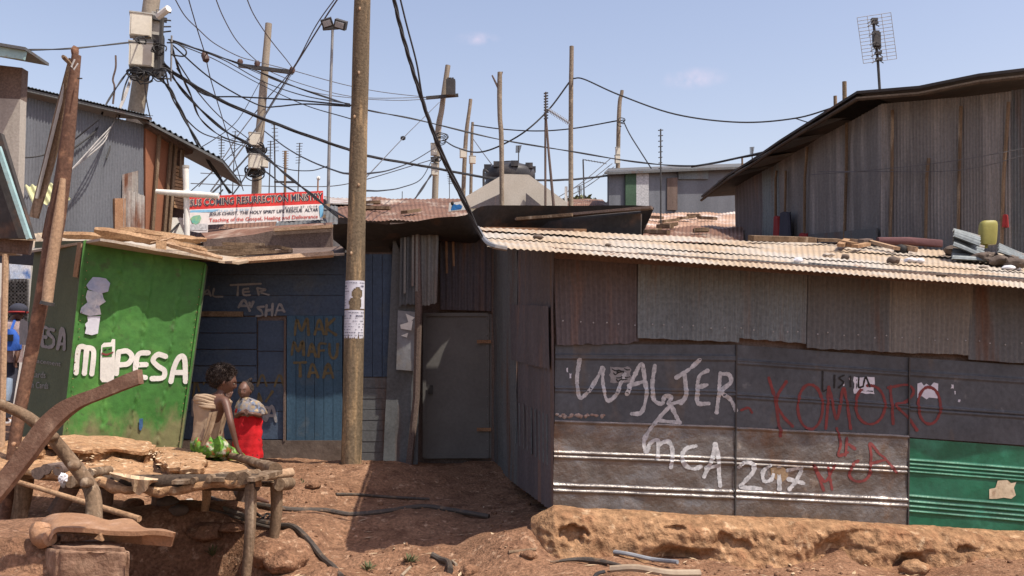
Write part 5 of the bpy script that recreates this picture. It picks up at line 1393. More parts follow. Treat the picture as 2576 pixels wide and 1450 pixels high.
wire('wavy thin wire from the top edge to the left end of the crossarm', [(436,-10),(465,40),(500,75),(540,110),(600,142),(645,155),(735,178)], [14, 20], 2.6, cable_g)
wire('wavy thin wire from the top edge to the middle of the crossarm', [(540,-10),(560,40),(590,95),(620,130),(647,155)], [14, 20], 2.6, cable_g)
wire('wavy thin wire from the top edge to the right end of the crossarm', [(618,-10),(640,40),(680,100),(720,150),(736,172)], [14, 20], 2.6, cable_g)
st_ = wire('thin stay wire with a brown insulator hanging from the top edge', [(472,-10),(495,70),(515,135),(530,200),(560,300),(590,400),(612,480)], [12, 16], 2.6, cable_g)
MB().tube([P(511, 132, 12.7), P(514, 138, 12.7), P(519, 152, 12.7), P(521, 157, 12.7)], [.02, .05, .05, .02], 8).build('insulator', insul, st_)
wire('upper thin line from the crossarm to the transformer pole', [(737,178),(860,212),(960,232),(1072,245)], [20, 24], 2.0, cable_g)
wire('middle thin line from the crossarm to the transformer pole', [(650,168),(760,212),(900,245),(1072,246)], [20, 24], 2.0, cable_g)
wire('lower thin line from the crossarm passing behind the power pole', [(605,165),(700,205),(800,235),(900,248),(1000,253),(1072,250)], [20, 24], 2.0, cable_g)
wire('long slack cable from the bare pole to the post behind the dark house', [(1442,198),(1470,200),(1560,240),(1700,288),(1860,308),(2000,298),(2100,270)], [17, 15], 4)
wire('branch wire leaving the long slack cable for the dark house roof', [(2000,298),(2040,310),(2080,314),(2108,308)], [15.3, 14], 3)
wire('cable from the bare pole across the aerial mast to the transformer pole', [(1434,205),(1375,282),(1300,345),(1210,383),(1150,372),(1115,352)], [17, 17, 23], 4)
wire('cable looping from the short meter pole to the pole beside the grey house', [(1190,315),(1260,325),(1350,330),(1440,324),(1555,304)], [27, 23], 3.4)
wire('cable falling from the pole beside the grey house to its roof', [(1568,305),(1585,340),(1610,380),(1638,424)], [23, 20.5], 3.4)
wire('dark stay cable slanting from the transformer pole down to the rusty roof', [(1085,440),(1050,492),(1012,545)], [23, 18], 7, strands=2)
wire('lower loop of cable from the power pole up to the transformer pole', [(920,480),(960,480),(1010,472),(1060,450),(1088,400)], [9, 22], 3)
wire('straight cable from the power pole up to the transformer pole box', [(918,438),(980,428),(1040,405),(1095,372)], [9, 23], 3)
sw = wire('thin diagonal wire with a small knob from the transformer crossarm', [(1105,258),(1050,312),(1012,350),(960,405),(918,450)], [23.5, 12], 2.2, cable_g)
MB().blob(P(1014, 348, 18), (.06, .06, .05), 1, .1).build('knob', cable, sw)
for i, (a, b, lab) in enumerate((((1535,400),(1390,505),'uppermost of three thin lines falling left from the pole beside the grey house'), ((1540,412),(1430,480),'middle of three thin lines falling left from the pole beside the grey house'), ((1545,420),(1400,508),'lowest of three thin lines falling left from the pole beside the grey house'))):
    wire(lab, [a, ((a[0]+b[0])/2, (a[1]+b[1])/2 + 8), b], [23, 21], 2.2, cable_g)
wire('thin horizontal cable behind the power pole at banner height', [(480,462),(640,468),(760,470),(880,462),(1095,400)], [24, 23], 2.4, cable_g)
wire('thin horizontal line between the banner top and the crossarm boxes', [(505,436),(580,440),(640,445)], [18, 20], 2.2, cable_g)
wire('cable falling from the crossarm pole boxes across to the power pole', [(665,330),(720,372),(780,405),(850,432),(880,438)], [19.6, 10], 4)
wire('black cable slanting from the crossarm pole boxes to the shack parapet', [(668,432),(720,470),(790,505),(870,548)], [19.6, 11], 5, strands=2)
wire('dark cable slanting down left from the crossarm pole boxes', [(630,385),(590,430),(540,480),(490,520)], [19.6, 14], 5)
wire('dark cable slanting down left from below the crossarm pole boxes', [(632,420),(600,470),(560,520),(520,560)], [19.6, 14], 4)
wire('thick dark cable slanting from the cross down to the kiosk planks', [(560,478),(520,520),(470,545),(415,600)], [14, 10], 5)
wire('dark drop cable from the meter pole to the blue grey house roof', [(328,172),(300,210),(262,272),(240,330),(170,385)], [10.8, 9.6], 6, strands=2)
wire('thin drop cable from the meter pole beside the dark one', [(330,178),(312,225),(298,300),(268,400)], [10.8, 10], 4)
for i in range(3):
    wire(['pale tangled wire hanging left of the meter pole, upper strand', 'pale tangled wire hanging left of the meter pole, middle strand', 'pale tangled wire hanging left of the meter pole, lower strand'][i], [(334,180+i*4),(308+i*3,250),(285-i*4,310+i*7),(250+i*4,350+i*6),(205-i*8,400+i*10),(160+i*8,448-i*8)], [10.8, 9.0], 3.4, cable_p, 'pale wires left of the meter pole', 'wire')
wire('thin grey wire hanging straight down from the meter pole', [(362,190),(370,260),(392,350),(415,430)], [10.7, 11.5], 3, cable_g)
wire('dark cable stretched along the blue grey house wall', [(38,398),(80,396),(110,390),(160,372),(250,300)], [9.0, 9.4], 4)
wire('thin crooked stick like wire rising above the blue grey house', [(284,262),(288,220),(284,200),(291,170),(291,140)], [10.4, 10.4], 5, wood_dark, None, 'stick', name='stick')
wire('upper of two thin washing lines across the front of the dark house', [(2040,440),(2200,428),(2400,405),(2600,370)], [10.6, 8.8], 2.2, cable_g, 'washing lines on the dark house', 'line')
wire('lower of two thin washing lines across the front of the dark house', [(2060,432),(2200,432),(2420,428),(2600,385)], [10.6, 8.8], 2.2, cable_g, 'washing lines on the dark house', 'line')
wire('black cable lying along the left roof edge of the dark house', [(1740,420),(1800,410),(1870,395),(1940,380),(1985,372)], [15, 13], 6)
for lab, pts_, Y_, w_ in (('thin black cable from the meter pole rising over the crossarm pole', [(428,104),(540,150),(640,205),(760,262),(884,300)], [11, 16, 12], 2.6),
    ('black cable from the meter pole down to the upper meter box behind the banner', [(430,130),(500,235),(560,300),(628,352)], [10.9, 19], 3),
    ('thin line rising right from the house corner to the crossarm', [(470,490),(560,410),(640,330),(700,240),(735,185)], [13, 19.5], 2.2),
    ('thin line crossing the sky above the white cross', [(452,400),(540,350),(600,300),(655,205)], [13, 19], 2.2),
    ('slack thin cable between the crossarm pole boxes and the floodlight mast', [(665,400),(720,425),(780,430),(826,418)], [19.6, 15], 2.6),
    ('drooping black cable from the meter pole joining the slack one below the crossarm', [(412,165),(440,260),(500,330),(560,352),(628,372)], [10.8, 19], 3.4)):
    wire(lab, pts_, Y_, w_)
wire('thin wire leaning from the water tank to the short meter pole', [(1190,350),(1215,385),(1240,418)], [27, 20], 2.4, cable_g)

# ================================================================== LEANING POSTS (left)
lpost = T('leaning_post', 'long reddish brown post leaning to the right in front of the kiosk', 'post', P(14, 1310, 6.2))
q = [P(14, 1312, 6.2), P(38, 1100, 6.2), P(72, 920, 6.2), P(108, 740, 6.2), P(140, 560, 6.2), P(166, 380, 6.2), P(192, 140, 6.2)]
MB().tube(catmull(q, 8), [S(k, 6.2) / 2 for k in (30, 30, 31, 36, 46, 36, 24)], 14, .12, 3).build('shaft', wood_red, lpost, angle=50)
q = [P(86, 548, 6.35), P(118, 430, 6.35), P(150, 300, 6.35), P(186, 150, 6.3)]
MB().tube(catmull(q, 6), [S(k, 6.35) / 2 for k in (22, 26, 30, 25)], 12, .15, 4).build('lashed_pole', wood_grey, lpost, angle=50)
q = [P(118, 768, 6.12), P(128, 680, 6.12), P(145, 560, 6.12), P(158, 450, 6.14)]
MB().tube(catmull(q, 6), [S(k, 6.1) / 2 for k in (26, 28, 26, 14)], 12, .12, 5).build('lashed_stub', wood_pale, lpost, angle=50)
MB().tube([P(120, 760, 6.1), P(118, 768, 6.1)], [.045, .046], 12).build('tin_collar', metal_d, lpost)
MB().tube(catmull([P(190, 150, 6.2), P(188, 128, 6.2), P(192, 118, 6.2)], 3), [.02, .028, .02], 8, .2).build('tip', wood_red, lpost)
MB().tube([P(180, 165, 6.15), P(162, 146, 6.12), P(158, 142, 6.1)], [.012, .016, .012], 6).build('splinter', wood_grey, lpost)
MB().tube([P(196, 198, 6.15), P(206, 198, 6.1)], .005, 5).build('nail', metal_d, lpost)
MB().tube([P(188, 150, 6.12), P(180, 168, 6.1), P(186, 176, 6.08), P(196, 160, 6.1)], .006, 5).build('binding', cable_p, lpost)
MB().tube([P(176, 160, 6.3), P(92, 500, 6.3)], S(9, 6.3) / 2, 6).build('side_batten', boxg, lpost)
MB().tube([P(115, 600, 6.5), P(125, 560, 6.45), P(128, 520, 6.4)], [.03, .035, .02], 7, .3).build('broken_stub', wood_red, lpost)
# ================================================================== MARKET BENCH
cb = lambda pts: [((x / 1.9815) / 1.59, (1600 + y / 1.9815) / 1.59) for x, y in pts]
def CB(x, y, Y): 
    (a, b), = cb([(x, y)]); return P(a, b, Y)
bench = T('market_bench', 'rough timber market bench topped with dried mud and rags', 'bench', CB(1000, 640, 5.7))
# top: grid of (back edge, front edge)
bk = [(-60,300),(150,300),(330,296),(500,296),(720,305),(1000,342),(1200,372),(1400,402),(1620,412),(1800,432),(1960,452),(2010,470)]
fr_ = [(-120,460),(120,480),(300,505),(480,520),(640,545),(860,585),(1100,620),(1300,628),(1560,612),(1750,600),(1950,590),(2075,590)]
N = 110; rows = []
bi = catmull([V((*p, 0)) for p in bk], 10); fi = catmull([V((*p, 0)) for p in fr_], 10)
for i in range(len(bi)):
    p0, p1 = CB(bi[i].x, bi[i].y, 7.45), CB(fi[i].x, fi[i].y, 5.75)
    row = []
    u = i / (len(bi) - 1)
    lump = 1.0 if bi[i].x < 1500 else max(.15, 1 - (bi[i].x - 1500) / 120)
    for j in range(44):
        v = j / 43
        q = p0.lerp(p1, v)
        h = (.030 * noise.noise(q * 3) + .022 * noise.noise(q * 8) + .014 * noise.noise(q * 19)) * (.35 + .65 * lump)
        # broken thick crust: step down near the front
        stp = .56 + .10 * noise.noise(V((q.x * 2.2, 5, 0))) + .04 * noise.noise(V((q.x * 9, 5, 0)))
        h -= .02 * lump
        if v > .9: h -= (v - .9) * .25 * abs(noise.noise(V((q.x * 7, 1, 2))))
        row.append(q + V((0, (.03 * noise.noise(V((q.x * 6, 9, 1)))) if v > .97 else 0, h - .02)))
    e = row[-1]
    row.append(e + V((0, .01, -.05))); row.append(e + V((0, .3, -.05)))
    rows.append(row)
MB().grid(rows).build('mud_top', bench_mud, bench, angle=180)
# mud slab standing proud on it
def lump(cx, cy, Y, rx, ry, rz, seed, mat=mudm, name='mud_lump'):
    MB().blob(CB(cx, cy, Y), (rx, ry, rz), 4, .22, 1.7, seed).build(name, mat, bench, angle=180)
def mudpt(x, y):
    b_ = np.interp(x, [p[0] for p in bk], [p[1] for p in bk]); f_ = np.interp(x, [p[0] for p in fr_], [p[1] for p in fr_])
    v = (y - b_) / (f_ - b_)
    return CB(x, y, 1 / ((1 - v) / 7.45 + v / 5.75))
def crust(poly, top, inset, seed, mat=bench_mud):
    q = [mudpt(*p) for p in poly]; q = catmull(q + [q[0]], 9)[:-1]
    q = [p + V((.03 * noise.noise(p * 11 + V((seed, 0, 0))), .07 * noise.noise(p * 9 + V((0, seed, 0))), 0)) for p in q]
    c = sum(q, V((0, 0, 0))) / len(q)
    rings = []
    for (sc, dz, ins) in ((.05, top, 0), (.3, top, 0), (.5, top, 0), (.7, top, 0), (.85, top - .002, 0), (.95, top - .004, 0), (1.0, top - .008, 0), (1.0, top - .03, inset * .05), (.98, top - .045, inset * .5), (.95, top * .2, inset), (.92, -.05, inset)):
        r_ = []
        for p in q:
            k = c.lerp(p, sc) + V((0, ins if p.y < c.y else 0, dz)); 
            k += V((.016 * noise.noise(k * 24), .024 * noise.noise(k * 17), .012 * noise.noise(k * 7) + .010 * noise.noise(k * 23)))
            r_.append(k)
        rings.append(r_)
    MB().loft(rings).build('mud_crust', mat, bench, angle=38)
crust([(330,350),(560,325),(900,340),(1200,382),(1235,440),(1100,450),(950,436),(800,436),(700,452),(560,440),(430,410)], .05, .14, 1)
crust([(1230,400),(1400,408),(1560,420),(1625,470),(1612,545),(1560,585),(1420,575),(1320,545),(1250,490)], .032, .03, 2)
crust([(130,330),(300,325),(340,380),(330,440),(220,450),(130,440)], .045, .04, 3)
for i, (x, y, w_, tw) in enumerate(((1715, 602, .11, .06), (2035, 590, .12, .12), (1440, 622, .10, -.05), (2000, 600, .05, .2))):
    c = mudpt(x, y) + V((0, -.03, -.022)); d = V((tw, 1, .01)).normalized()
    MB().bar(c, c + d * .30, w_, .022).build('top_plank', wood_grey, bench, smooth=False)
# fibres and rags
rnd = random.Random(4); mb = MB()
for i in range(150):
    cx = rnd.choice((620, 700, 1230, 1250, 1270, 850, 1000, 1300, 1450, 480)); x = cx + rnd.gauss(0, 60); y = (470 if cx in (1230, 1250, 1270) else 560 + (x - 850) * .06) + rnd.gauss(0, 28)
    p = CB(x, y, 6.5 - (y - 420) / 170 * .75) + V((0, 0, .05)); d = V((rnd.uniform(-1, 1), rnd.uniform(-1, 1), rnd.uniform(-.3, .5))) * rnd.uniform(.008, .022)
    e = V((d.y, -d.x, .01)) * .35
    mb.add([p - d, p + e, p + d, p - e], [(0, 1, 2, 3)])
mb.build('fibre_scraps', fiber, bench, smooth=False)['kind'] = 'stuff'
rows = []
for i in range(19):
    u = i / 18; x = 870 + u * 380
    dp = [(10, 5.82), (0, 5.72), (30, 5.69), (60 + 45 * noise.noise(V((u * 5, 0, 3))), 5.70), (70 + 80 * max(0, math.sin(u * 6.5 - 2.6)) + 50 * noise.noise(V((u * 11, 2, 3))) - 40 * (u < .5), 5.72)]
    rows.append([CB(x + 5 * math.sin(k * 2 + i), 570 + u * 55 + d * (.3 + .7 * math.sin(u * 3.1)), yy + .02 * math.sin(i * 1.3)) for k, (d, yy) in enumerate(dp)])
MB().grid(rows).build('hanging_rag', fiber, bench, recalc=False)
def log(name, a, b, Y0, Y1, r0, r1, mat, seed=0, mid=None, parent=bench, wob=.2):
    q = [CB(*a, Y0)] + ([CB(*mid, (Y0 + Y1) / 2)] if mid else []) + [CB(*b, Y1)]
    q = catmull(q, 5)
    return MB().tube(q, [r0 + (r1 - r0) * i / (len(q) - 1) for i in range(len(q))], 10, wob, seed).build(name, mat, parent, angle=50)
log('front_beam', (560, 650), (2045, 655), 5.9, 5.80, .045, .055, wood_shade, 1)
log('front_beam', (120, 570), (460, 595), 5.9, 5.85, .035, .04, wood_grey, 2)
log('rear_beam', (300, 520), (2290, 640), 6.7, 6.75, .045, .05, wood_shade, 3)
log('end_rail', (1780, 428), (2185, 552), 7.3, 6.2, .022, .045, wood_grey, 4, (2000, 490))
log('end_rail', (2090, 606), (2308, 578), 6.3, 6.55, .030, .035, wood_pale, 5)
log('cross_log', (2215, 672), (2300, 660), 6.25, 6.5, .042, .042, wood_grey, 6)
for i, (x, y, r_) in enumerate(((1655, 606, .026), (1835, 600, .036), (1930, 604, .042), (1525, 622, .022), (700, 565, .034), (560, 630, .04), (460, 535, .035), (300, 560, .04), (360, 530, .035))):
    c = CB(x, y + 22, 5.74); d = V((.08, 1, -.03)).normalized()
    MB().tube([c, c + d * .12, c + d * .25], [r_, r_ * .95, r_ * .9], 9, .25, i).build('cross_log', wood_grey if i < 6 else wood_dark, bench, angle=50)
def leg(a, b, Y, r0, r1, mat, seed, zb=None):
    A, B = CB(*a, Y), CB(*b, Y)
    if zb is not None: B.z = zb
    q = [A, A.lerp(B, .5) + V((.01, 0, 0)), B]
    MB().tube(catmull(q, 5), [r0, (r0 + r1) / 2, r1], 11, .18, seed).build('leg', mat, bench, angle=50)
leg((1990, 660), (1950, 1420), 5.78, .038, .029, wood_grey, 1)
leg((2192, 650), (2170, 1105), 6.35, .044, .036, wood_grey, 2)
leg((1632, 640), (1622, 880), 7.0, .036, .030, wood_sun, 3)
leg((1945, 600), (1935, 800), 7.0, .05, .06, wood_dark, 8)
leg((575, 640), (430, 900), 6.1, .06, .05, wood_dark, 4)
leg((200, 560), (150, 950), 6.0, .06, .05, wood_grey, 5)
leg((850, 640), (800, 1010), 6.9, .05, .05, wood_dark, 6)
leg((1240, 640), (1230, 900), 7.1, .04, .04, wood_dark, 7)
o = log('stick', (112, 640), (1105, 945), 5.75, 5.3, .014, .018, wood_sun, 7, None, None, .1); tag(o, 'long thin pale stick slanting down under the market bench', 'stick')
o = MB().blob(CB(500, 620, 5.65), (.026, .024, .03), 3, .5, 3, 4).build('plastic_bag', plasticw); tag(o, 'crumpled white plastic scrap caught on a log under the bench', 'plastic scrap')
MB().blob(CB(500, 660, 5.66), (.016, .012, .03), 2, .4, 2, 6).build('tail', pm('clear_plastic', (.4, .38, .36), None, 9, .4), o)
# bent branch
br2 = catmull([CB(-60, 10, 4.9), CB(40, 50, 4.95), CB(180, 110, 5.0), CB(270, 172, 5.0), CB(400, 285, 5.05), CB(560, 480, 5.1), CB(690, 650, 5.1), CB(740, 780, 5.05), CB(745, 960, 5.0)], 6)
o = MB().tube(br2, [.026, .027, .029, .031, .033, .036, .038, .040, .043], 12, .14, 12).build('bent_branch', wood_grey, angle=50); tag(o, 'smooth grey bent branch arching down in front of the bench', 'branch')
for x, y in ((410, 292), (590, 520), (690, 655)): MB().blob(CB(x, y, 5.02), (.038, .038, .03), 2, .2, 2, x).build('knot', wood_grey, o)
# curved iron bar
up_ = [(345,930),(300,948),(240,976),(190,994),(150,1012),(118,1036),(90,1064),(60,1104),(28,1150),(-10,1200),(-60,1270)]
lo_ = [(349,966),(305,982),(250,1004),(205,1022),(172,1044),(142,1072),(112,1108),(84,1146),(50,1190),(14,1236),(-40,1300)]
U = catmull([P(x, y, 4.3) for x, y in up_], 5); Lw = catmull([P(x, y, 4.3) for x, y in lo_], 5)
bk_ = V((.012, .03, .0))
rows = [[u for u in U], [l for l in Lw], [l + bk_ for l in Lw], [u + bk_ for u in U], [u for u in U]]
mb = MB().grid(rows)
n = len(U); mb.f.append((0, n, 2 * n, 3 * n)); mb.f.append((n - 1, 4 * n - 1, 3 * n - 1, 2 * n - 1))
o = mb.build('curved_iron_bar', rust_bar, angle=30); tag(o, 'flat rusty iron bar curving up across the front of the kiosk', 'iron bar')
MB().blob(P(35, 1118, 4.28), (.012, .01, .012), 1, .2).build('rivet', rust, o)
# bent iron plate on the block
tb = [(312,1010),(318,975),(345,940),(400,910),(470,897),(560,895),(650,901),(720,912),(790,935),(860,952),(910,948),(960,940),(1010,940),(1055,950),(1090,975),(1130,1005),(1180,1018),(1290,1022),(1385,1048)]
tf = [(395,1085),(412,1062),(425,1035),(450,1016),(490,1010),(570,1012),(660,1016),(740,1022),(800,1030),(860,1036),(920,1040),(980,1042),(1030,1043),(1080,1043),(1130,1040),(1170,1036),(1230,1036),(1300,1042),(1378,1054)]
B_ = catmull([CB(x, y, 4.78) for x, y in tb], 4); F_ = catmull([CB(x, y, 4.52) for x, y in tf], 4)
dn = V((0, 0, -.022))
rows = [B_, F_, [p + dn for p in F_], [p + dn for p in B_], B_]
mb = MB().grid(rows); n = len(B_); mb.f.append((0, n, 2 * n, 3 * n)); mb.f.append((n - 1, 4 * n - 1, 3 * n - 1, 2 * n - 1))
ip = mb.build('bent_iron_plate', rust, angle=50); tag(ip, 'heavy bent rusty iron plate resting on the mud covered block', 'iron plate')
MB().prism(catmull([CB(x, y, 4.53) for x, y in ((1130,1044),(1180,1040),(1240,1038),(1310,1045),(1384,1056))], 3) + [CB(1352, 1166, 4.55), CB(1240, 1155, 4.56), CB(1128, 1148, 4.58)], V((0, .02, 0))).build('end_flange', rust, ip, smooth=False)
MB().prism([CB(x, y, 4.72) for x, y in ((435,1020),(700,1028),(1130,1046),(1128,1148),(830,1115),(800,1085),(600,1060),(440,1060))], V((0, .02, 0))).build('web', rust, ip, smooth=False)
MB().tube(catmull([CB(335, 1000, 4.62), CB(322, 1050, 4.6), CB(345, 1092, 4.58), CB(395, 1095, 4.55)], 4), [.05, .055, .055, .04], 10, .15).build('curled_foot', rust, ip)
MB().prism([CB(745, 1100, 4.5), CB(790, 1060, 4.5), CB(808, 1122, 4.5)], V((0, .03, 0))).build('wedge', wood_sun, ip, smooth=False)
# concrete block
def rough_block(name, lab, pts8, sub, amp, mat, cat='block'):
    bm = bmesh.new(); vs = [bm.verts.new(p) for p in pts8]
    for f in ((3, 2, 1, 0), (4, 5, 6, 7), (0, 1, 5, 4), (1, 2, 6, 5), (2, 3, 7, 6), (3, 0, 4, 7)): bm.faces.new([vs[i] for i in f])
    bmesh.ops.bevel(bm, geom=list(bm.edges), offset=.018, segments=2, affect='EDGES')
    bmesh.ops.subdivide_edges(bm, edges=list(bm.edges), cuts=sub, use_grid_fill=True)
    bm.normal_update()
    for v in bm.verts: v.co += v.normal * amp * (noise.noise(v.co * 6) + .7 * noise.noise(v.co * 17))
    mb = MB(); mb.v = [v.co.copy() for v in bm.verts]; bm.verts.index_update(); mb.f = [tuple(v.index for v in f.verts) for f in bm.faces]; bm.free()
    o = mb.build(name, mat, angle=180); return tag(o, lab, cat)
Yb = 4.42
b_ = [CB(455, 1480, Yb), CB(1030, 1480, Yb), CB(880, 1380, 4.80), CB(230, 1400, 4.72)]
t_ = [CB(458, 1168, Yb), CB(1028, 1180, Yb), CB(920, 1098, 4.80), CB(290, 1128, 4.72)]
rough_block('concrete_block', 'big mud coated concrete block carrying the bent iron plate', b_ + t_, 12, .010, concm)
# ledge of earth behind/left of the block
mb = MB(); rows = []
for i in range(60):
    u = i / 59; x = -80 + u * 560
    row = []
    yf = 1072 + 45 * noise.noise(V((u * 4, 3, 0))) + u * 60
    for j in range(26):
        v = j / 25
        if v < .6: p = CB(x, 930 + (yf - 930) * (v / .6) + (1 - u) * 10, 5.15 - .55 * v / .6)
        else:
            p = CB(x, yf, 4.6) + V((0, -.10 * (v - .6) / .4, -.16 * (v - .6) / .4))
        p += V((0, 0, .018 * noise.noise(p * 6) + .010 * noise.noise(p * 16)))
        row.append(p)
    rows.append(row)
e = MB().grid(rows).build('earth_ledge', soil, angle=180); tag(e, 'low crumbling ledge of earth left of the concrete block', 'earth ledge', kind='structure')

# ================================================================== HOSES, STICKS, STONES
def gpath(pts, lift=.02, Y=None):
    out = []
    for x, y in pts:                 # where the pixel's ray meets the ground
        d = ray(x, y); lo, hi = 3.6, 12
        for _ in range(40):
            m = (lo + hi) / 2; p = EYE + d * (m / d.y)
            if p.z > gz(p.x, p.y): lo = m
            else: hi = m
        p = EYE + d * (lo / d.y); p.z = gh(p.x, p.y) + lift
        out.append(p)
    return out
def hose(lab, pts, r, mat=hosem, k=8, name='hose', cat='hose', lift=None, group=None, taper=False):
    q = catmull(gpath(pts, lift if lift is not None else r * .7), k)
    o = MB().tube(q, [r, r] if not taper else [r * .2, r, r * .3], 8, .05).build(name, mat); return tag(o, lab, cat, group)
hose('long black hose crossing the earth from under the bench into the shade', cb([(1640, 785), (1780, 805), (2050, 850), (2300, 885), (2576, 910)]) + [(880, 1300), (960, 1295), (1060, 1282), (1130, 1285), (1230, 1300)], .020)
hose('thick ribbed hose curving down from under the bench to the bottom edge', cb([(1650, 838), (1800, 880), (2000, 960), (2200, 1010), (2330, 1060), (2450, 1140), (2560, 1260)]) + [(838, 1425), (858, 1460)], .020)
hose('thin hose just beside the ribbed hose under the bench', cb([(1650, 870), (1850, 920), (2000, 985), (2150, 1020)]), .012)
hose('narrow upper hose lying in the edge of the shade', [(845, 1256), (890, 1250), (960, 1250), (1080, 1256)], .012)
hose('curved offcut of rubber hose standing on the bare earth', [(1086, 1400), (1110, 1405), (1128, 1425), (1133, 1455)], .020)
hose('pale blue grey pipe lying in front of the mud bank', [(1520, 1398), (1580, 1407), (1640, 1419), (1705, 1432)], .014, pipeblue, name='pipe', cat='pipe', lift=.035)
hose('flattened drab hose lying before the left end of the mud bank', [(1385, 1420), (1450, 1415), (1520, 1420), (1580, 1430)], .020, hosem, taper=True, lift=.02)
hose('short grey stick lying left of the mud bank', [(1280, 1396), (1348, 1386)], .012, wood_grey, name='stick', cat='stick')
hose('thick pale tube lying at the bottom edge right of the centre', [(1535, 1432), (1600, 1436), (1680, 1446), (1760, 1452)], .024, pvc, name='tube', cat='tube')
hose('pale stick lying at the bottom edge near the curved hose offcut', [(1010, 1452), (1032, 1428)], .010, pvc, name='stick', cat='stick')
hose('pale crumpled scrap of tube beside the curved hose offcut', [(1138, 1420), (1148, 1430)], .010, pvc, name='tube', cat='tube')
hose('dark root like cable lying on the bare earth before the shade', [(1490, 1462), (1500, 1445), (1520, 1440)], .012, cable, name='cable', cat='cable')
hose('twisted wire coil lying between the bench legs', cb([(2010, 930), (2030, 890), (2070, 910), (2085, 940), (2110, 895), (2140, 915), (2120, 945)]), .008, cable, name='wire', cat='wire')
for i, (x, y, r_, m_, lab) in enumerate(((1690, 690, .05, darkstone, 0), (470, 1120, .045, stone, 0), (1250, 905, .03, darkstone, 0), (600, 1398, .05, darkstone, 0), (1395, 900, .06, darkstone, 0), (1480, 875, .05, darkstone, 0))):
    pass
def rock(lab, px, py, r, mat, seed, flat=.6, name='stone', yscale=1.0):
    p = gpath([(px, py)], 0)[0]
    o = MB().blob(p + V((0, 0, r * flat * .3)), (r, r * yscale, r * flat), 3, .35, 1.6, seed).build(name, mat, angle=180); return tag(o, lab, 'stone', 'stones and clods on the ground')
cbp = lambda x, y: cb([(x, y)])[0]
rock('broken slab of mud at the ditch edge between the bench legs', *cbp(1650, 1050), .13, soil, 1, .5)
rock('flat stone lying right behind the ditch slab', *cbp(1860, 1010), .12, soil, 2, .3)
rock('lumpy mud boulder at the foot of the right bench leg', *cbp(2110, 1250), .12, soil, 3, .7)
rock('mud boulder at the bottom edge right of the bench legs', *cbp(2250, 1330), .13, soil, 4, .6)
rock('small clod lying on the lit earth right of the bench', *cbp(2480, 700), .06, soil, 5, .5)
rock('pale small stone in the middle of the ditch', *cbp(1500, 810), .03, stone, 6)
rock('dark stone beneath the middle of the bench', *cbp(1420, 890), .07, darkstone, 7)
rock('brown clod under the left part of the bench', *cbp(1050, 830), .09, soil, 8)
rock('dark wet stone deep in the ditch', *cbp(1330, 820), .08, darkstone, 9)
rock('clod at the bottom edge below the shade', 1180, 1440, .06, soil, 10)
rock('small clod right of the curved hose offcut', 1330, 1400, .05, soil, 11)
rock('broken lump lying in front of the mud bank left end', 1420, 1380, .09, soil, 12)
rock('lump of mud fallen from the bank near the blue pipe', 1640, 1398, .08, mudm, 13)
rock('lump of mud fallen from the middle of the bank', 1900, 1420, .09, mudm, 14)
rock('lump of mud fallen from the right part of the bank', 2300, 1436, .10, mudm, 15)
# loose crumbs of earth, too many to count
mb = MB(); rnd = random.Random(11)
for i in range(2000):
    x, y = rnd.uniform(-2.2, 3.6), rnd.uniform(5.0, 8.6)
    if noise.noise(V((x * 1.5, y * 1.5, 0))) < rnd.uniform(-.3, .4): continue
    r_ = rnd.uniform(.004, .014) * (2 if rnd.random() < .06 else 1)
    mb.blob(V((x, y, gh(x, y) + r_ * .3)), (r_, r_ * rnd.uniform(.7, 1.3), r_ * .7), 1, .4, 2, i)
tag(mb.build('loose_crumbs', soil, angle=180), 'loose crumbs of red earth scattered over the ground', 'gravel', kind='stuff')
mb = MB()
for i in range(150):
    x, y = rnd.uniform(-1.4, 3.0), rnd.uniform(5.2, 7.6); a = rnd.uniform(0, 3.14); l = rnd.uniform(.015, .05)
    p = V((x, y, gh(x, y) + .008)); d = V((math.cos(a), math.sin(a), rnd.uniform(-.1, .2))) * l; e = V((-d.y, d.x, 0)) * .25
    mb.add([p - d, p - e, p + d, p + e], [(0, 1, 2, 3)])
tag(mb.build('litter_scraps', fiber, smooth=False), 'small pale scraps of litter strewn on the earth', 'litter', kind='stuff')
# weeds
def weed(lab, px, py, s, n, seed):
    rnd = random.Random(seed); c = gpath([(px, py)], 0)[0]; mb = MB()
    for i in range(n):
        a, el = rnd.uniform(0, 6.28), rnd.uniform(.2, 1.2); l = s * rnd.uniform(.5, 1.1)
        d = V((math.cos(a) * math.cos(el), math.sin(a) * math.cos(el), math.sin(el))); b = c + d * l * rnd.uniform(.1, .6); t = V((-d.y, d.x, .2)).normalized() * l * .10
        mb.add([b, b + d * l * .4 + t, b + d * l * .8, b + d * l * .4 - t], [(0, 1, 2, 3)])
    o = mb.build('weed', leafm, smooth=False); return tag(o, lab, 'weed', 'weeds in the ditch')
weed('leafy weed growing in the ditch in front of the bench legs', *cbp(1690, 1240), .10, 50, 1)
weed('small green weed under the middle of the bench', *cbp(1250, 770), .09, 30, 2)
weed('tiny weed on the lit earth right of the bench', *cbp(2400, 660), .05, 14, 3)
weed('dark tuft at the bottom edge below the shade', 1030, 1412, .06, 70, 4)
weed('dry tuft left of the shade at the bottom edge', 925, 1425, .06, 70, 5)
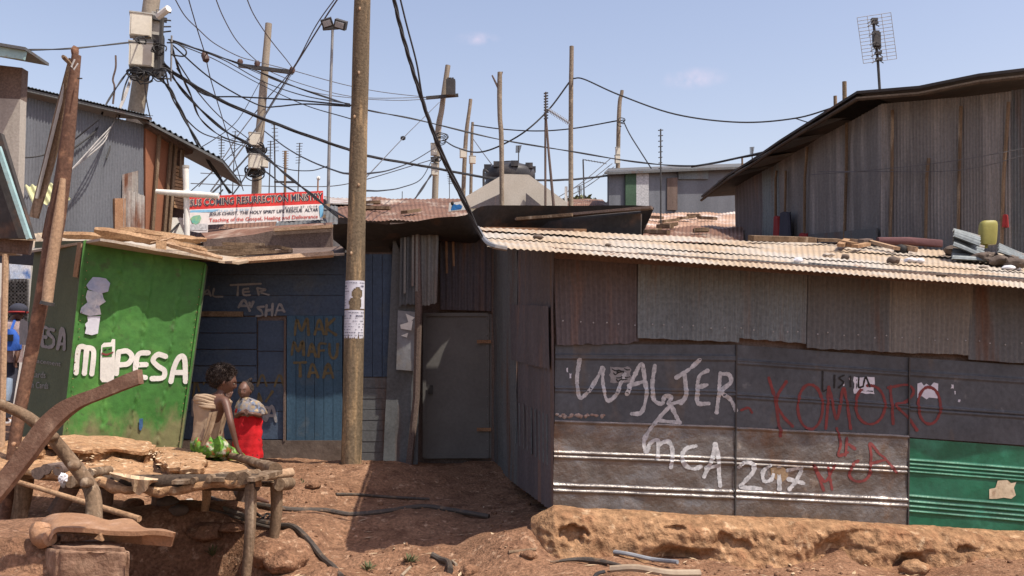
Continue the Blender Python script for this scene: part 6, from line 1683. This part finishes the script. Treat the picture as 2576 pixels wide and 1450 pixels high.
# ================================================================== ON THE SHED ROOF
RPl = Plane(EL + upn * .02, ER + upn * .02, BL + upn * .02)
def onroof(px, py, off=.02):                  # the point of the (slightly twisted) roof under a pixel
    f = lambda u, v: EL.lerp(ER, u).lerp(BL.lerp(BR, u), v)
    u, v = .4, .5
    for _ in range(30):
        x, y = proj(f(u, v)); e = 1e-3
        xu, yu = proj(f(u + e, v)); xv, yv = proj(f(u, v + e))
        a, b, c, d = (xu - x) / e, (xv - x) / e, (yu - y) / e, (yv - y) / e
        D = a * d - b * c; dx, dy = px - x, py - y
        u += .7 * (d * dx - b * dy) / D; v += .7 * (a * dy - c * dx) / D
        v = min(.97, max(0, v)); u = min(1, max(0, u))
    return f(u, v) + upn * (off + .024 * min(1, v * 1.4))
def stn(lab, px, py, r, mat, seed, flat=.7, sx=1):
    o = MB().blob(onroof(px, py, r * .3), (r * sx, r, r * flat), 2, .35, 1.8, seed).build('stone', mat, angle=60); tag(o, lab, 'stone', 'stones weighing down the shed roof')
c16 = conv(3000, 850, 2.35)
def c16p(x, y): return c16([(x, y)])[0]
stn('white stone lowest on the dusty shed roof', *c16p(450, 475), .035, plasticw, 1)
stn('pale flat stone at the left of the roof debris', *c16p(735, 430), .035, stone, 2, .4, 1.5)
stn('dark stone beneath the splintered wood on the shed roof', *c16p(890, 448), .035, darkstone, 3)
stn('grey round stone on the overlap of the roof sheets', *c16p(1340, 488), .055, darkstone, 4)
stn('left one of two white stones on the shed roof', *c16p(1505, 482), .045, plasticw, 5, .5, 1.2)
stn('right one of two white stones on the shed roof', *c16p(1590, 488), .04, plasticw, 6, .7)
stn('black tin like stone beside the pale plank on the shed roof', *c16p(1418, 405), .06, black_pt, 7, 1.0)
stn('white stone near the right edge of the shed roof', *c16p(2425, 552), .045, plasticw, 8, .5, 1.3)
stn('small white stone in the far right corner of the shed roof', *c16p(2510, 555), .03, plasticw, 9)
stn('flat pale stone left of the far right stones on the shed roof', *c16p(2195, 535), .03, stone, 10, .4, 1.5)
stn('dark flake lying low on the right of the shed roof', *c16p(1800, 606), .03, darkstone, 11, .4, 1.4)
c17 = conv(1900, 850, 2.1467)
stn('dark torn flake near the left end of the shed roof', *c17([(540, 240)])[0], .035, darkstone, 12, .6, 1.2)
stn('small dark flake on the shed roof below the black shack', *c17([(1140, 300)])[0], .02, darkstone, 13, .6, 1.2)
for i, (x0, y0, x1, y1, wd, m_, lab) in enumerate(((840, 385, 900, 300, .06, wood_sun, 'short upright splinter in the wood heap on the shed roof'), (850, 360, 975, 385, .07, wood_sun, 'thick split log in the wood heap on the shed roof'), (945, 325, 1045, 345, .05, wood_pale, 'pale stick at the back of the wood heap on the shed roof'),
    (1030, 350, 1115, 320, .06, wood_dark, 'dark bark strip in the wood heap on the shed roof'), (1120, 345, 1370, 415, .06, wood_pale, 'long pale plank lying on the shed roof'), (1440, 405, 1555, 425, .03, wood_pale, 'thin pale lath right of the black stone on the shed roof'), (600, 330, 830, 335, .09, wood_grey, 'long brown board left of the wood heap on the shed roof'), (0, 318, 590, 332, .08, wood_grey, 'very long grey board lying along the back of the shed roof'), (980, 395, 1100, 372, .05, wood_sun, 'small split stick in front of the wood heap on the shed roof'))):
    a_, b_ = onroof(*c16p(x0, y0), .05), onroof(*c16p(x1, y1), .05)
    o = MB().bar(a_, b_, wd, .03 + .02 * (i % 2), upn).build('wood_scrap', m_, smooth=False); tag(o, lab, 'wood scrap', 'wood scraps on the shed roof')
a_, b_ = onroof(*c16p(1185, 330), .06), onroof(*c16p(1780, 375), .06)
o = MB().tube([a_, a_.lerp(b_, .5) + V((0, 0, .01)), b_], [.035, .042, .045], 9, .3).build('cloth_roll', maroon); tag(o, 'long maroon roll lying on the shed roof behind the pale plank', 'roll')
for i, (x0, y0, x1, y1, lab) in enumerate(((1905, 165, 2150, 240, 'uppermost grey corrugated offcut propped at the right of the shed roof'), (1905, 245, 2200, 320, 'middle grey corrugated offcut propped at the right of the shed roof'), (1900, 350, 2560, 430, 'lowest grey corrugated offcut heaped at the right of the shed roof'), (2330, 300, 2600, 400, 'grey corrugated offcut behind the yellow jerrycan'))):
    q = [c16p(x0, y0), c16p(x1, y1), c16p(x1, y1 + 90), c16p(x0, y0 + 75)]
    Yq = 8.25 - i * .05
    A, B, C_, D = [P(*k, Yq - (.25 if j > 1 else 0)) for j, k in enumerate(q)]
    o = MB().corr(A, D, C_, B, 4, .016, 5, .04, .04, seed=i).build('sheet_offcut', corr_grey, angle=80, recalc=False); tag(o, lab, 'metal sheet', 'sheet offcuts on the shed roof')
lo_r = [MB().blob(onroof(*c16p(1900 + i * 85, 440 + i * 14 + (i % 2) * 14), .05), (.09, .07, .045), 3, .4, 1.8, 40 + i).build('rubble', darkstone, angle=60) for i in range(8)]
for i, o in enumerate(lo_r): tag(o, 'dark lump in the rubble heap at the right end of the shed roof', 'rubble', 'rubble heap on the shed roof')
# yellow jerrycan standing at the back of the roof
jc = T('jerrycan', 'dull yellow plastic jerrycan hung upside down against the dark house', 'jerrycan', P(2487, 620, 8.3))
rows = []
for k, (y, wx) in enumerate(((556, 15), (559, 19), (566, 21.5), (580, 22), (600, 21.5), (611, 21), (616, 20))):
    c = P(2488 - (k * .9), y, 8.3); w_ = S(wx, 8.3)
    rows.append([c + V((w_ * math.copysign(abs(math.cos(a)) ** .6, math.cos(a)), .6 * w_ * math.copysign(abs(math.sin(a)) ** .6, math.sin(a)), 0)) for a in np.linspace(0, 2 * math.pi, 28, endpoint=False)])
MB().loft(rows).build('body', yellowp, jc, angle=50)
MB().tube([P(2476, 616, 8.3), P(2476, 624, 8.3)], .03, 10).build('neck', pm('dark_yellow', (.25, .22, .03), None, 4), jc)
# ================================================================== PEOPLE
def skinbody(name, joints, edges, parent=None, mat=skin, root=0, sub=2, base=None):
    b = base if base is not None else V((0, 0, 0))
    me = bpy.data.meshes.new(name)
    me.from_pydata([tuple(V(j[0]) - b) for j in joints], edges, [])
    o = bpy.data.objects.new(name, me); col.objects.link(o)
    o.location = b
    s = o.modifiers.new('skin', 'SKIN'); s.use_smooth_shade = True
    for i, j in enumerate(joints):
        r = j[1]; me.skin_vertices[0].data[i].radius = (r, r) if not isinstance(r, tuple) else r
        me.skin_vertices[0].data[i].use_root = (i == root)
    m = o.modifiers.new('sub', 'SUBSURF'); m.levels = sub; m.render_levels = sub
    bpy.context.view_layer.update()
    dg = bpy.context.evaluated_depsgraph_get()
    nm = bpy.data.meshes.new_from_object(o.evaluated_get(dg))
    o.modifiers.clear(); o.data = nm
    nm.materials.clear(); nm.materials.append(mat); nm.shade_smooth()
    bpy.data.meshes.remove(me)
    return o
def child(o, parent):
    o.parent = parent; o.location = o.location - parent.location; return o
def ring(c, rx, ry, ax=V((1, 0, 0)), ay=V((0, 1, 0)), n=24, f=0, fa=.0, ph=0):
    return [c + ax * (rx * (1 + fa * math.sin(f * a + ph)) * math.cos(a)) + ay * (ry * (1 + fa * math.sin(f * a + ph)) * math.sin(a)) for a in np.linspace(0, 2 * math.pi, n, endpoint=False)]
def cwp(x, y, Y): return P((700 + x / 2.23) / 1.59, (1400 + y / 2.23) / 1.59, Y)
def head_mesh(c, r, face, tilt_up=0.0):
    # a head with brow, nose, lips, chin and ears; face = direction the nose points
    f = V(face).normalized(); up = V((0, 0, 1)); s = f.cross(up).normalized(); up = s.cross(f).normalized()
    bm = bmesh.new(); bmesh.ops.create_icosphere(bm, subdivisions=4, radius=1); mb = MB(); vs = []
    for v in bm.verts:
        x, y, z = v.co.x, v.co.y, v.co.z            # x side, y front, z up
        sx, sy, sz = .76, .92, 1.08
        if z < 0: sx *= 1 + .26 * z; 
        k = V((x * sx, y * sy, z * sz))
        fr = max(0, y)
        if y > 0:
            g = lambda cx, cz, w_, h_: math.exp(-((x - cx) / w_) ** 2 - ((z - cz) / h_) ** 2)
            k.y += .22 * g(0, -.18, .15, .16) + .10 * g(0, .0, .10, .2)          # nose
            k.y -= .13 * (g(.36, .06, .2, .12) + g(-.36, .06, .2, .12))           # eye sockets
            k.y += .07 * g(0, .28, .6, .12)                                       # brow
            k.y += .14 * g(0, -.50, .24, .08) + .12 * g(0, -.64, .20, .07)       # lips
            k.y -= .04 * g(0, -.57, .2, .03)
            k.y += .12 * g(0, -.9, .25, .16)                                      # chin
            k.y += .05 * (g(.45, -.3, .2, .2) + g(-.45, -.3, .2, .2))
        if z < -.55 and y < .1: k.y *= .8
        vs.append(V(c) + (s * k.x + f * k.y + up * k.z) * r)
    fs = [tuple(v.index for v in q.verts) for q in bm.faces]; bm.free()
    mb.add(vs, fs)
    for e in (-1, 1):
        rot = Matrix((s, f, up)).transposed()
        mb.blob(V(c) + s * e * r * .76 + f * r * -.05 - up * r * .08, (r * .10, r * .18, r * .27), 2, .1, 2, 3, rot)
    return mb, s, f, up
eyem = pm('eye_white', (.26, .23, .20), None, 5, .3, bump=0, fine=0)
def eyes(c, r, s, f, up, parent):
    for e in (-1, 1):
        p = V(c) + s * e * r * .30 + f * r * .80 + up * r * .05
        o = MB().blob(p, (r * .085, r * .07, r * .045), 2, 0).build('eye', eyem, parent)
        MB().blob(p + f * r * .045, (r * .045, r * .035, r * .045), 2, 0).build('iris', black_pt, o)
def afro(c, r, name, parent, seed, n=900, sq=(1, 1, 1), spike=.35, skip=None):
    mb = MB().blob(c, (r * .86 * sq[0], r * .86 * sq[1], r * .86 * sq[2]), 4, .16, 2.2, seed)
    rnd = random.Random(seed)
    for i in range(n):
        d = V((rnd.gauss(0, 1), rnd.gauss(0, 1), rnd.gauss(0, 1))).normalized()
        if skip and skip(d): continue
        p = V(c) + V((d.x * r * sq[0], d.y * r * sq[1], d.z * r * sq[2])) * .78
        l = r * spike * rnd.uniform(.5, 1.3); t = V((rnd.gauss(0, 1), rnd.gauss(0, 1), rnd.gauss(0, 1))) * .5
        q = p + (d + t * .5).normalized() * l; e = d.cross(V((rnd.random(), rnd.random(), rnd.random()))).normalized() * r * .022
        m = p.lerp(q, .5) + t * r * .08
        mb.add([p - e, p + e, m + e * .8, m - e * .8, q], [(0, 1, 2, 3), (3, 2, 4)])
    return mb.build(name, hairm, parent, smooth=False, recalc=False)
def hand(joints, edges, wrist, wi, direction, palmn, L=.11, curl=.4, r=.0075, spread=.35):
    # palm + five chains rooted in it, appended to the skeleton
    d = V(direction).normalized(); n = V(palmn).normalized(); s = d.cross(n).normalized(); n = s.cross(d).normalized()
    k = len(joints); joints.append((wrist + d * L * .30, (r * 2.6, r * 1.6))); edges.append((wi, k)); pc = k
    for i, (off, ln) in enumerate(((-1.3, .40), (-.42, .50), (.42, .52), (1.3, .46))):
        b0 = wrist + d * L * .52 + s * off * r * 2.0; j0 = len(joints)
        dd = (d + s * off * spread * .25).normalized()
        p1 = b0 + (dd * .95 - n * curl * .35) * L * ln * .5; p2 = p1 + (dd * .8 - n * curl * 1.1) * L * ln * .42
        joints += [(b0, r * 1.05), (p1, r * .95), (p2, r * .75)]; edges += [(pc, j0), (j0, j0 + 1), (j0 + 1, j0 + 2)]
    b0 = wrist + d * L * .26 - s * r * 2.6; j0 = len(joints)
    joints += [(b0, r * 1.1), (b0 - s * L * .16 + d * L * .16 - n * .01, r), (b0 - s * L * .18 + d * L * .33 - n * .02, r * .8)]
    edges += [(pc, j0), (j0, j0 + 1), (j0 + 1, j0 + 2)]

# --- woman on the bench, seen from behind, leaning to the right
pel = cwp(330, 880, 7.15)
wb = V((pel.x, pel.y, pel.z - .06))
spn, chs, nck = cwp(325, 690, 7.15), cwp(345, 510, 7.13), cwp(400, 400, 7.13)
hd = cwp(448, 300, 7.15)
Rs, Re, Rw = cwp(448, 440, 7.03), cwp(498, 655, 6.95), cwp(556, 880, 6.98)
Ls, Le, Lw_ = cwp(235, 440, 7.25), cwp(330, 600, 7.42), cwp(470, 470, 7.32)
J = [(pel, .088), (spn, .080), (chs, .082), (nck, .034), (hd, .03),
     (Rs, .036), (Re, .026), (Rw, .018), (Ls, .036), (Le, .026), (Lw_, .018)]
E = [(0, 1), (1, 2), (2, 3), (3, 4), (2, 5), (5, 6), (6, 7), (2, 8), (8, 9), (9, 10)]
Rh, Rk, Ra = cwp(380, 910, 7.2), cwp(585, 1010, 7.50), cwp(665, 1290, 7.35)
Lh, Lk, La = cwp(280, 910, 7.3), cwp(470, 1000, 7.75), cwp(540, 1250, 7.65)
k = len(J); J += [(Rh, .066), (Rk, .045), (Ra, .026), (cwp(715, 1325, 7.32), .026), (cwp(795, 1352, 7.28), .020), (cwp(840, 1358, 7.26), .012)]; E += [(0, k), (k, k + 1), (k + 1, k + 2), (k + 2, k + 3), (k + 3, k + 4), (k + 4, k + 5)]
k = len(J); J += [(Lh, .066), (Lk, .045), (La, .026), (cwp(560, 1300, 7.6), .026), (cwp(640, 1320, 7.58), .018)]; E += [(0, k), (k, k + 1), (k + 1, k + 2), (k + 2, k + 3), (k + 3, k + 4)]
hand(J, E, Rw, 7, cwp(600, 945, 7.0) - Rw, V((.2, -.3, .9)), .11, .35)
hand(J, E, Lw_, 10, V((.1, -.05, .9)), V((-.3, -.9, 0)), .10, .7)
woman = skinbody('person', J, E, base=wb)
tag(woman, 'person in beige top and green print skirt sitting on the bench, back turned', 'person')
hb, s, f, up = head_mesh(hd + V((.0, 0, .015)), .086, (.85, .22, -.30))
ho = hb.build('head', skin, woman)
eyes(hd + V((.0, 0, .015)), .086, s, f, up, ho)
afro(hd + V((-.032, .01, .058)), .120, 'hair', woman, 3, 5200, (1.05, .95, .92), .22, skip=lambda d: d.x > .75 and d.z < .1)
# beige top: rings from the shoulders to the hips
rg = []
for (x, y, Y, rx, ry, fa) in ((345, 428, 7.13, .105, .060, .03), (338, 440, 7.13, .122, .078, .05), (332, 470, 7.13, .134, .086, .05), (330, 520, 7.13, .136, .090, .04), (318, 590, 7.13, .120, .092, .05), (300, 680, 7.13, .112, .096, .07), (288, 740, 7.13, .108, .100, .08), (278, 790, 7.12, .106, .104, .10), (272, 815, 7.12, .098, .10, .11)):
    rg.append(ring(cwp(x, y, Y), rx, ry, V((1, .25, 0)).normalized(), V((-.25, 1, .0)).normalized(), 40, 7, fa, y * .01))
MB().loft(rg).build('top', beige, woman, angle=70)
# cowl: draped folds round the bare shoulders
for i, (y, rr) in enumerate(((432, .012), (450, .016), (472, .018), (496, .017), (516, .012))):
    c = cwp(336 - i * 2, y, 7.13); wd = .118 + .012 * math.sin(i * 1.1 + .5)
    pts = [c + V((wd * math.cos(a), (.076 + .008 * i) * math.sin(a) + .25 * wd * math.cos(a) * .3, .022 * math.cos(a) * (-1) - .014 * math.sin(a) + .006 * math.sin(3 * a + i))) for a in np.linspace(0, 2 * math.pi, 30)]
    MB().tube(pts, [rr * (1 + .3 * math.sin(j * .7 + i)) for j in range(30)], 8).build('cowl_fold', beige, woman)
# hanging front fold of the top
rows = []
for j in range(9):
    t = j / 8
    c0, c1 = cwp(300 - 70 * t, 560 + 300 * t, 7.01 - .0 * t), cwp(385 - 60 * t - 40 * t * t, 545 + 300 * t, 7.02)
    rows.append([c0.lerp(c1, i / 8) + V((0, -.035 * math.sin(i / 8 * 3.14) + .012 * math.sin(i * 2.1 + t * 2), 0)) for i in range(9)])
MB().grid(rows).build('hanging_fold', beige, woman, recalc=False)
# skirt
rg = []
for (x, y, Y, rx, ry) in ((290, 770, 7.13, .105, .102), (300, 820, 7.13, .134, .135), (322, 875, 7.15, .150, .155), (335, 920, 7.16, .138, .15), (340, 945, 7.16, .115, .13)):
    rg.append(ring(cwp(x, y, Y), rx, ry, n=36, f=9, fa=.03))
MB().loft(rg).build('skirt', greencl, woman, angle=70)
q = [Rh.lerp(pel, .2), Rh.lerp(Rk, .4), Rk + V((0, 0, .0)), Rk.lerp(Ra, .35)]
MB().tube(catmull(q, 4), [.085, .082, .070, .085], 16, .12).build('skirt_leg', greencl, woman)
q = [Lh.lerp(pel, .2), Lh.lerp(Lk, .4), Lk, Lk.lerp(La, .35)]
MB().tube(catmull(q, 4), [.085, .082, .070, .085], 16, .12).build('skirt_leg', greencl, woman)
# --- child in red facing the camera
ch_Y = 8.25
cf = cwp(690, 965, ch_Y); cbse = V((cf.x, cf.y, gz(cf.x, cf.y)))
cp, csn, cc, cn, chd = cwp(650, 760, ch_Y), cwp(645, 650, ch_Y), cwp(640, 540, ch_Y), cwp(628, 448, ch_Y), cwp(622, 366, ch_Y)
J = [(cp, .060), (csn, .056), (cc, .056), (cn, .028), (chd, .03),
     (cwp(735, 500, ch_Y), .03), (cwp(765, 590, ch_Y - .06), .024), (cwp(690, 570, ch_Y - .14), .017),
     (cwp(560, 510, ch_Y), .03), (cwp(545, 600, ch_Y - .06), .024), (cwp(590, 560, ch_Y - .14), .017)]
E = [(0, 1), (1, 2), (2, 3), (3, 4), (2, 5), (5, 6), (6, 7), (2, 8), (8, 9), (9, 10)]
for sgn in (-1, 1):
    k = len(J); hp = cp + V((.045 * sgn, 0, -.02))
    kn = V((hp.x + .01 * sgn, hp.y - .05, (hp.z + cbse.z) / 2)); an = V((hp.x, hp.y - .02, cbse.z + .05))
    J += [(hp, .045), (kn, .035), (an, .022), (an + V((.02, -.09, -.035)), .016)]; E += [(0, k), (k, k + 1), (k + 1, k + 2), (k + 2, k + 3)]
hand(J, E, J[7][0], 7, V((-.9, -.2, .1)), V((0, -1, .2)), .08, .6, .0055)
hand(J, E, J[10][0], 10, V((.9, -.2, .1)), V((0, -1, .2)), .08, .6, .0055)
kid = skinbody('person', J, E, base=cbse)
tag(kid, 'small child in red wrap and patterned shawl facing the camera beyond the bench', 'person')
hb, s, f, up = head_mesh(chd, .076, (-.10, -1, -.02))
ho = hb.build('head', skin, kid)
eyes(chd, .074, s, f, up, ho)
afro(chd + V((.008, .022, .022)), .078, 'hair', kid, 8, 500, (.95, .95, 1.0), .12, skip=lambda d: d.y < -.2 and d.z < .5)
MB().tube(catmull([chd + V((.025, .02, .08)), chd + V((.045, .02, .10)), chd + V((.055, .02, .115))], 3), [.02, .016, .008], 7, .4).build('hair_tuft', hairm, kid)
rg = []
for (x, y, rx, ry, fa) in [(650 + 1.5 * math.sin(k * 2.1), 520 + 445 * k / 15, .108 + .016 * math.sin(min(1, k / 6) * 1.57) + .006 * math.sin(k * 1.9), .09 + .02 * k / 15 + .006 * math.sin(k * 2.6), .035 + .06 * k / 15) for k in range(16)]:
    rg.append(ring(cwp(x, y, ch_Y), rx, ry, n=60, f=7, fa=fa, ph=y * .012))
MB().loft(rg).build('red_wrap', redcl, kid, angle=70)
rg = []
for (x, y, rx, ry, fa) in ((622, 425, .040, .045, .02), (635, 438, .060, .06, .06), (655, 462, .095, .09, .07), (668, 500, .122, .11, .08), (674, 540, .136, .12, .08), (676, 570, .138, .125, .10), (670, 585, .122, .11, .10)):
    rg.append(ring(cwp(x, y, ch_Y), rx, ry, n=44, f=7, fa=fa, ph=y * .03))
MB().loft(rg).build('shawl', shawlm, kid, angle=70)
# --- man walking away down the lane, left edge
c18 = lambda x, y, Y: P((x / 2.637) / 1.59, (1200 + y / 2.637) / 1.59, Y)
mY = 13.0
mf = c18(40, 1310, mY); mbz = V((mf.x, mf.y, mf.z))
sc_ = S(1, mY) / 2.637 / 1.59        # metres per crop pixel
def mj(x, y, dy=0): return c18(x, y, mY + dy)
J = [(mj(75, 640), .12), (mj(85, 480), .12), (mj(100, 330), .13), (mj(140, 215), .05), (mj(190, 130), .05),
     (mj(185, 260, .0), .06), (mj(215, 430), .045), (mj(175, 600, -.1), .035), (mj(20, 290), .06), (mj(-40, 450), .045), (mj(-50, 620, -.1), .035)]
E = [(0, 1), (1, 2), (2, 3), (3, 4), (2, 5), (5, 6), (6, 7), (2, 8), (8, 9), (9, 10)]
for x0, x1, x2, dy in ((100, 75, 50, -.1), (40, 0, -40, .12)):
    k = len(J); J += [(mj(x0, 690), .09), (mj(x1, 960, dy), .065), (mj(x2, 1240, dy), .045), (mj(x2, 1290, dy), .04), (mj(x2 + 40, 1305, dy + .12), .03)]; E += [(0, k), (k, k + 1), (k + 1, k + 2), (k + 2, k + 3), (k + 3, k + 4)]
hand(J, E, J[7][0], 7, V((-.1, -.1, -1)), V((-1, 0, 0)), .17, .4, .010)
hand(J, E, J[10][0], 10, V((-.1, -.1, -1)), V((1, 0, 0)), .17, .4, .010)
man = skinbody('person', J, E, base=mbz)
tag(man, 'person walking away down the lane at the left edge with a bright blue bag', 'person')
hb, s, f, up = head_mesh(mj(195, 130), .11, (-.5, .8, 0)); hb.build('head', skin, man)
mb = MB().blob(mj(195, 105), (.12, .13, .095), 3, .03); mb.build('cap', navycl, man)
MB().tube([p for p in ring(mj(195, 132), .122, .13, n=16)] , .016, 6).build('cap_band', redplas, man)
rg = []
for (x, y, rx, ry) in ((135, 215, .09, .08), (120, 245, .22, .12), (100, 330, .25, .14), (85, 480, .22, .14), (75, 590, .21, .14), (70, 660, .21, .14)):
    rg.append(ring(mj(x, y), rx, ry, n=28, f=5, fa=.03))
MB().loft(rg).build('shirt', pinkcl, man, angle=70)
MB().tube([mj(190, 260), mj(212, 350), mj(216, 440)], [.075, .07, .065], 10, .1).build('sleeve', pinkcl, man); MB().tube([mj(18, 290), mj(-20, 380), mj(-42, 450)], [.075, .07, .065], 10, .1).build('sleeve', pinkcl, man)
for x0, x1, x2, dy, m_ in ((100, 75, 50, -.1, navycl), (40, 0, -40, .12, navycl)):
    MB().tube(catmull([mj(x0 - 10, 640), mj(x0, 720), mj(x1, 960, dy), mj(x2, 1240, dy)], 4), [.13, .115, .095, .075], 14, .08).build('trouser_leg', m_, man)
MB().tube([mj(92, 830, -.16), mj(70, 960, -.2), mj(55, 1060, -.2)], [.05, .07, .06], 10, .1).build('jeans_patch', jeans, man)
for x2, dy in ((50, -.1), (-40, .12)): MB().blob(mj(x2 + 5, 1292, dy + .04), (.06, .14, .055), 3, .08).build('shoe', plasticw, man)
bag = T('shoulder_bag', 'bright blue bag carried on the back of the walking person', 'bag', mj(100, 530, -.25))
rg = []
for (y, xc, rx) in ((310, 108, .05), (340, 105, .09), (400, 100, .145), (460, 98, .17), (520, 95, .175), (538, 92, .15)):
    rg.append(ring(mj(xc, y, -.22), rx, .07, n=20))
MB().loft(rg).build('bag_body', bluecl, bag)
MB().box(mj(88, 400, -.30), (.13, .02, .09)).build('bag_label', black_pt, bag); MB().tube([mj(120, 320, -.2), mj(150, 230, -.14), mj(160, 215, 0)], .02, 6).build('strap', bluecl, bag)
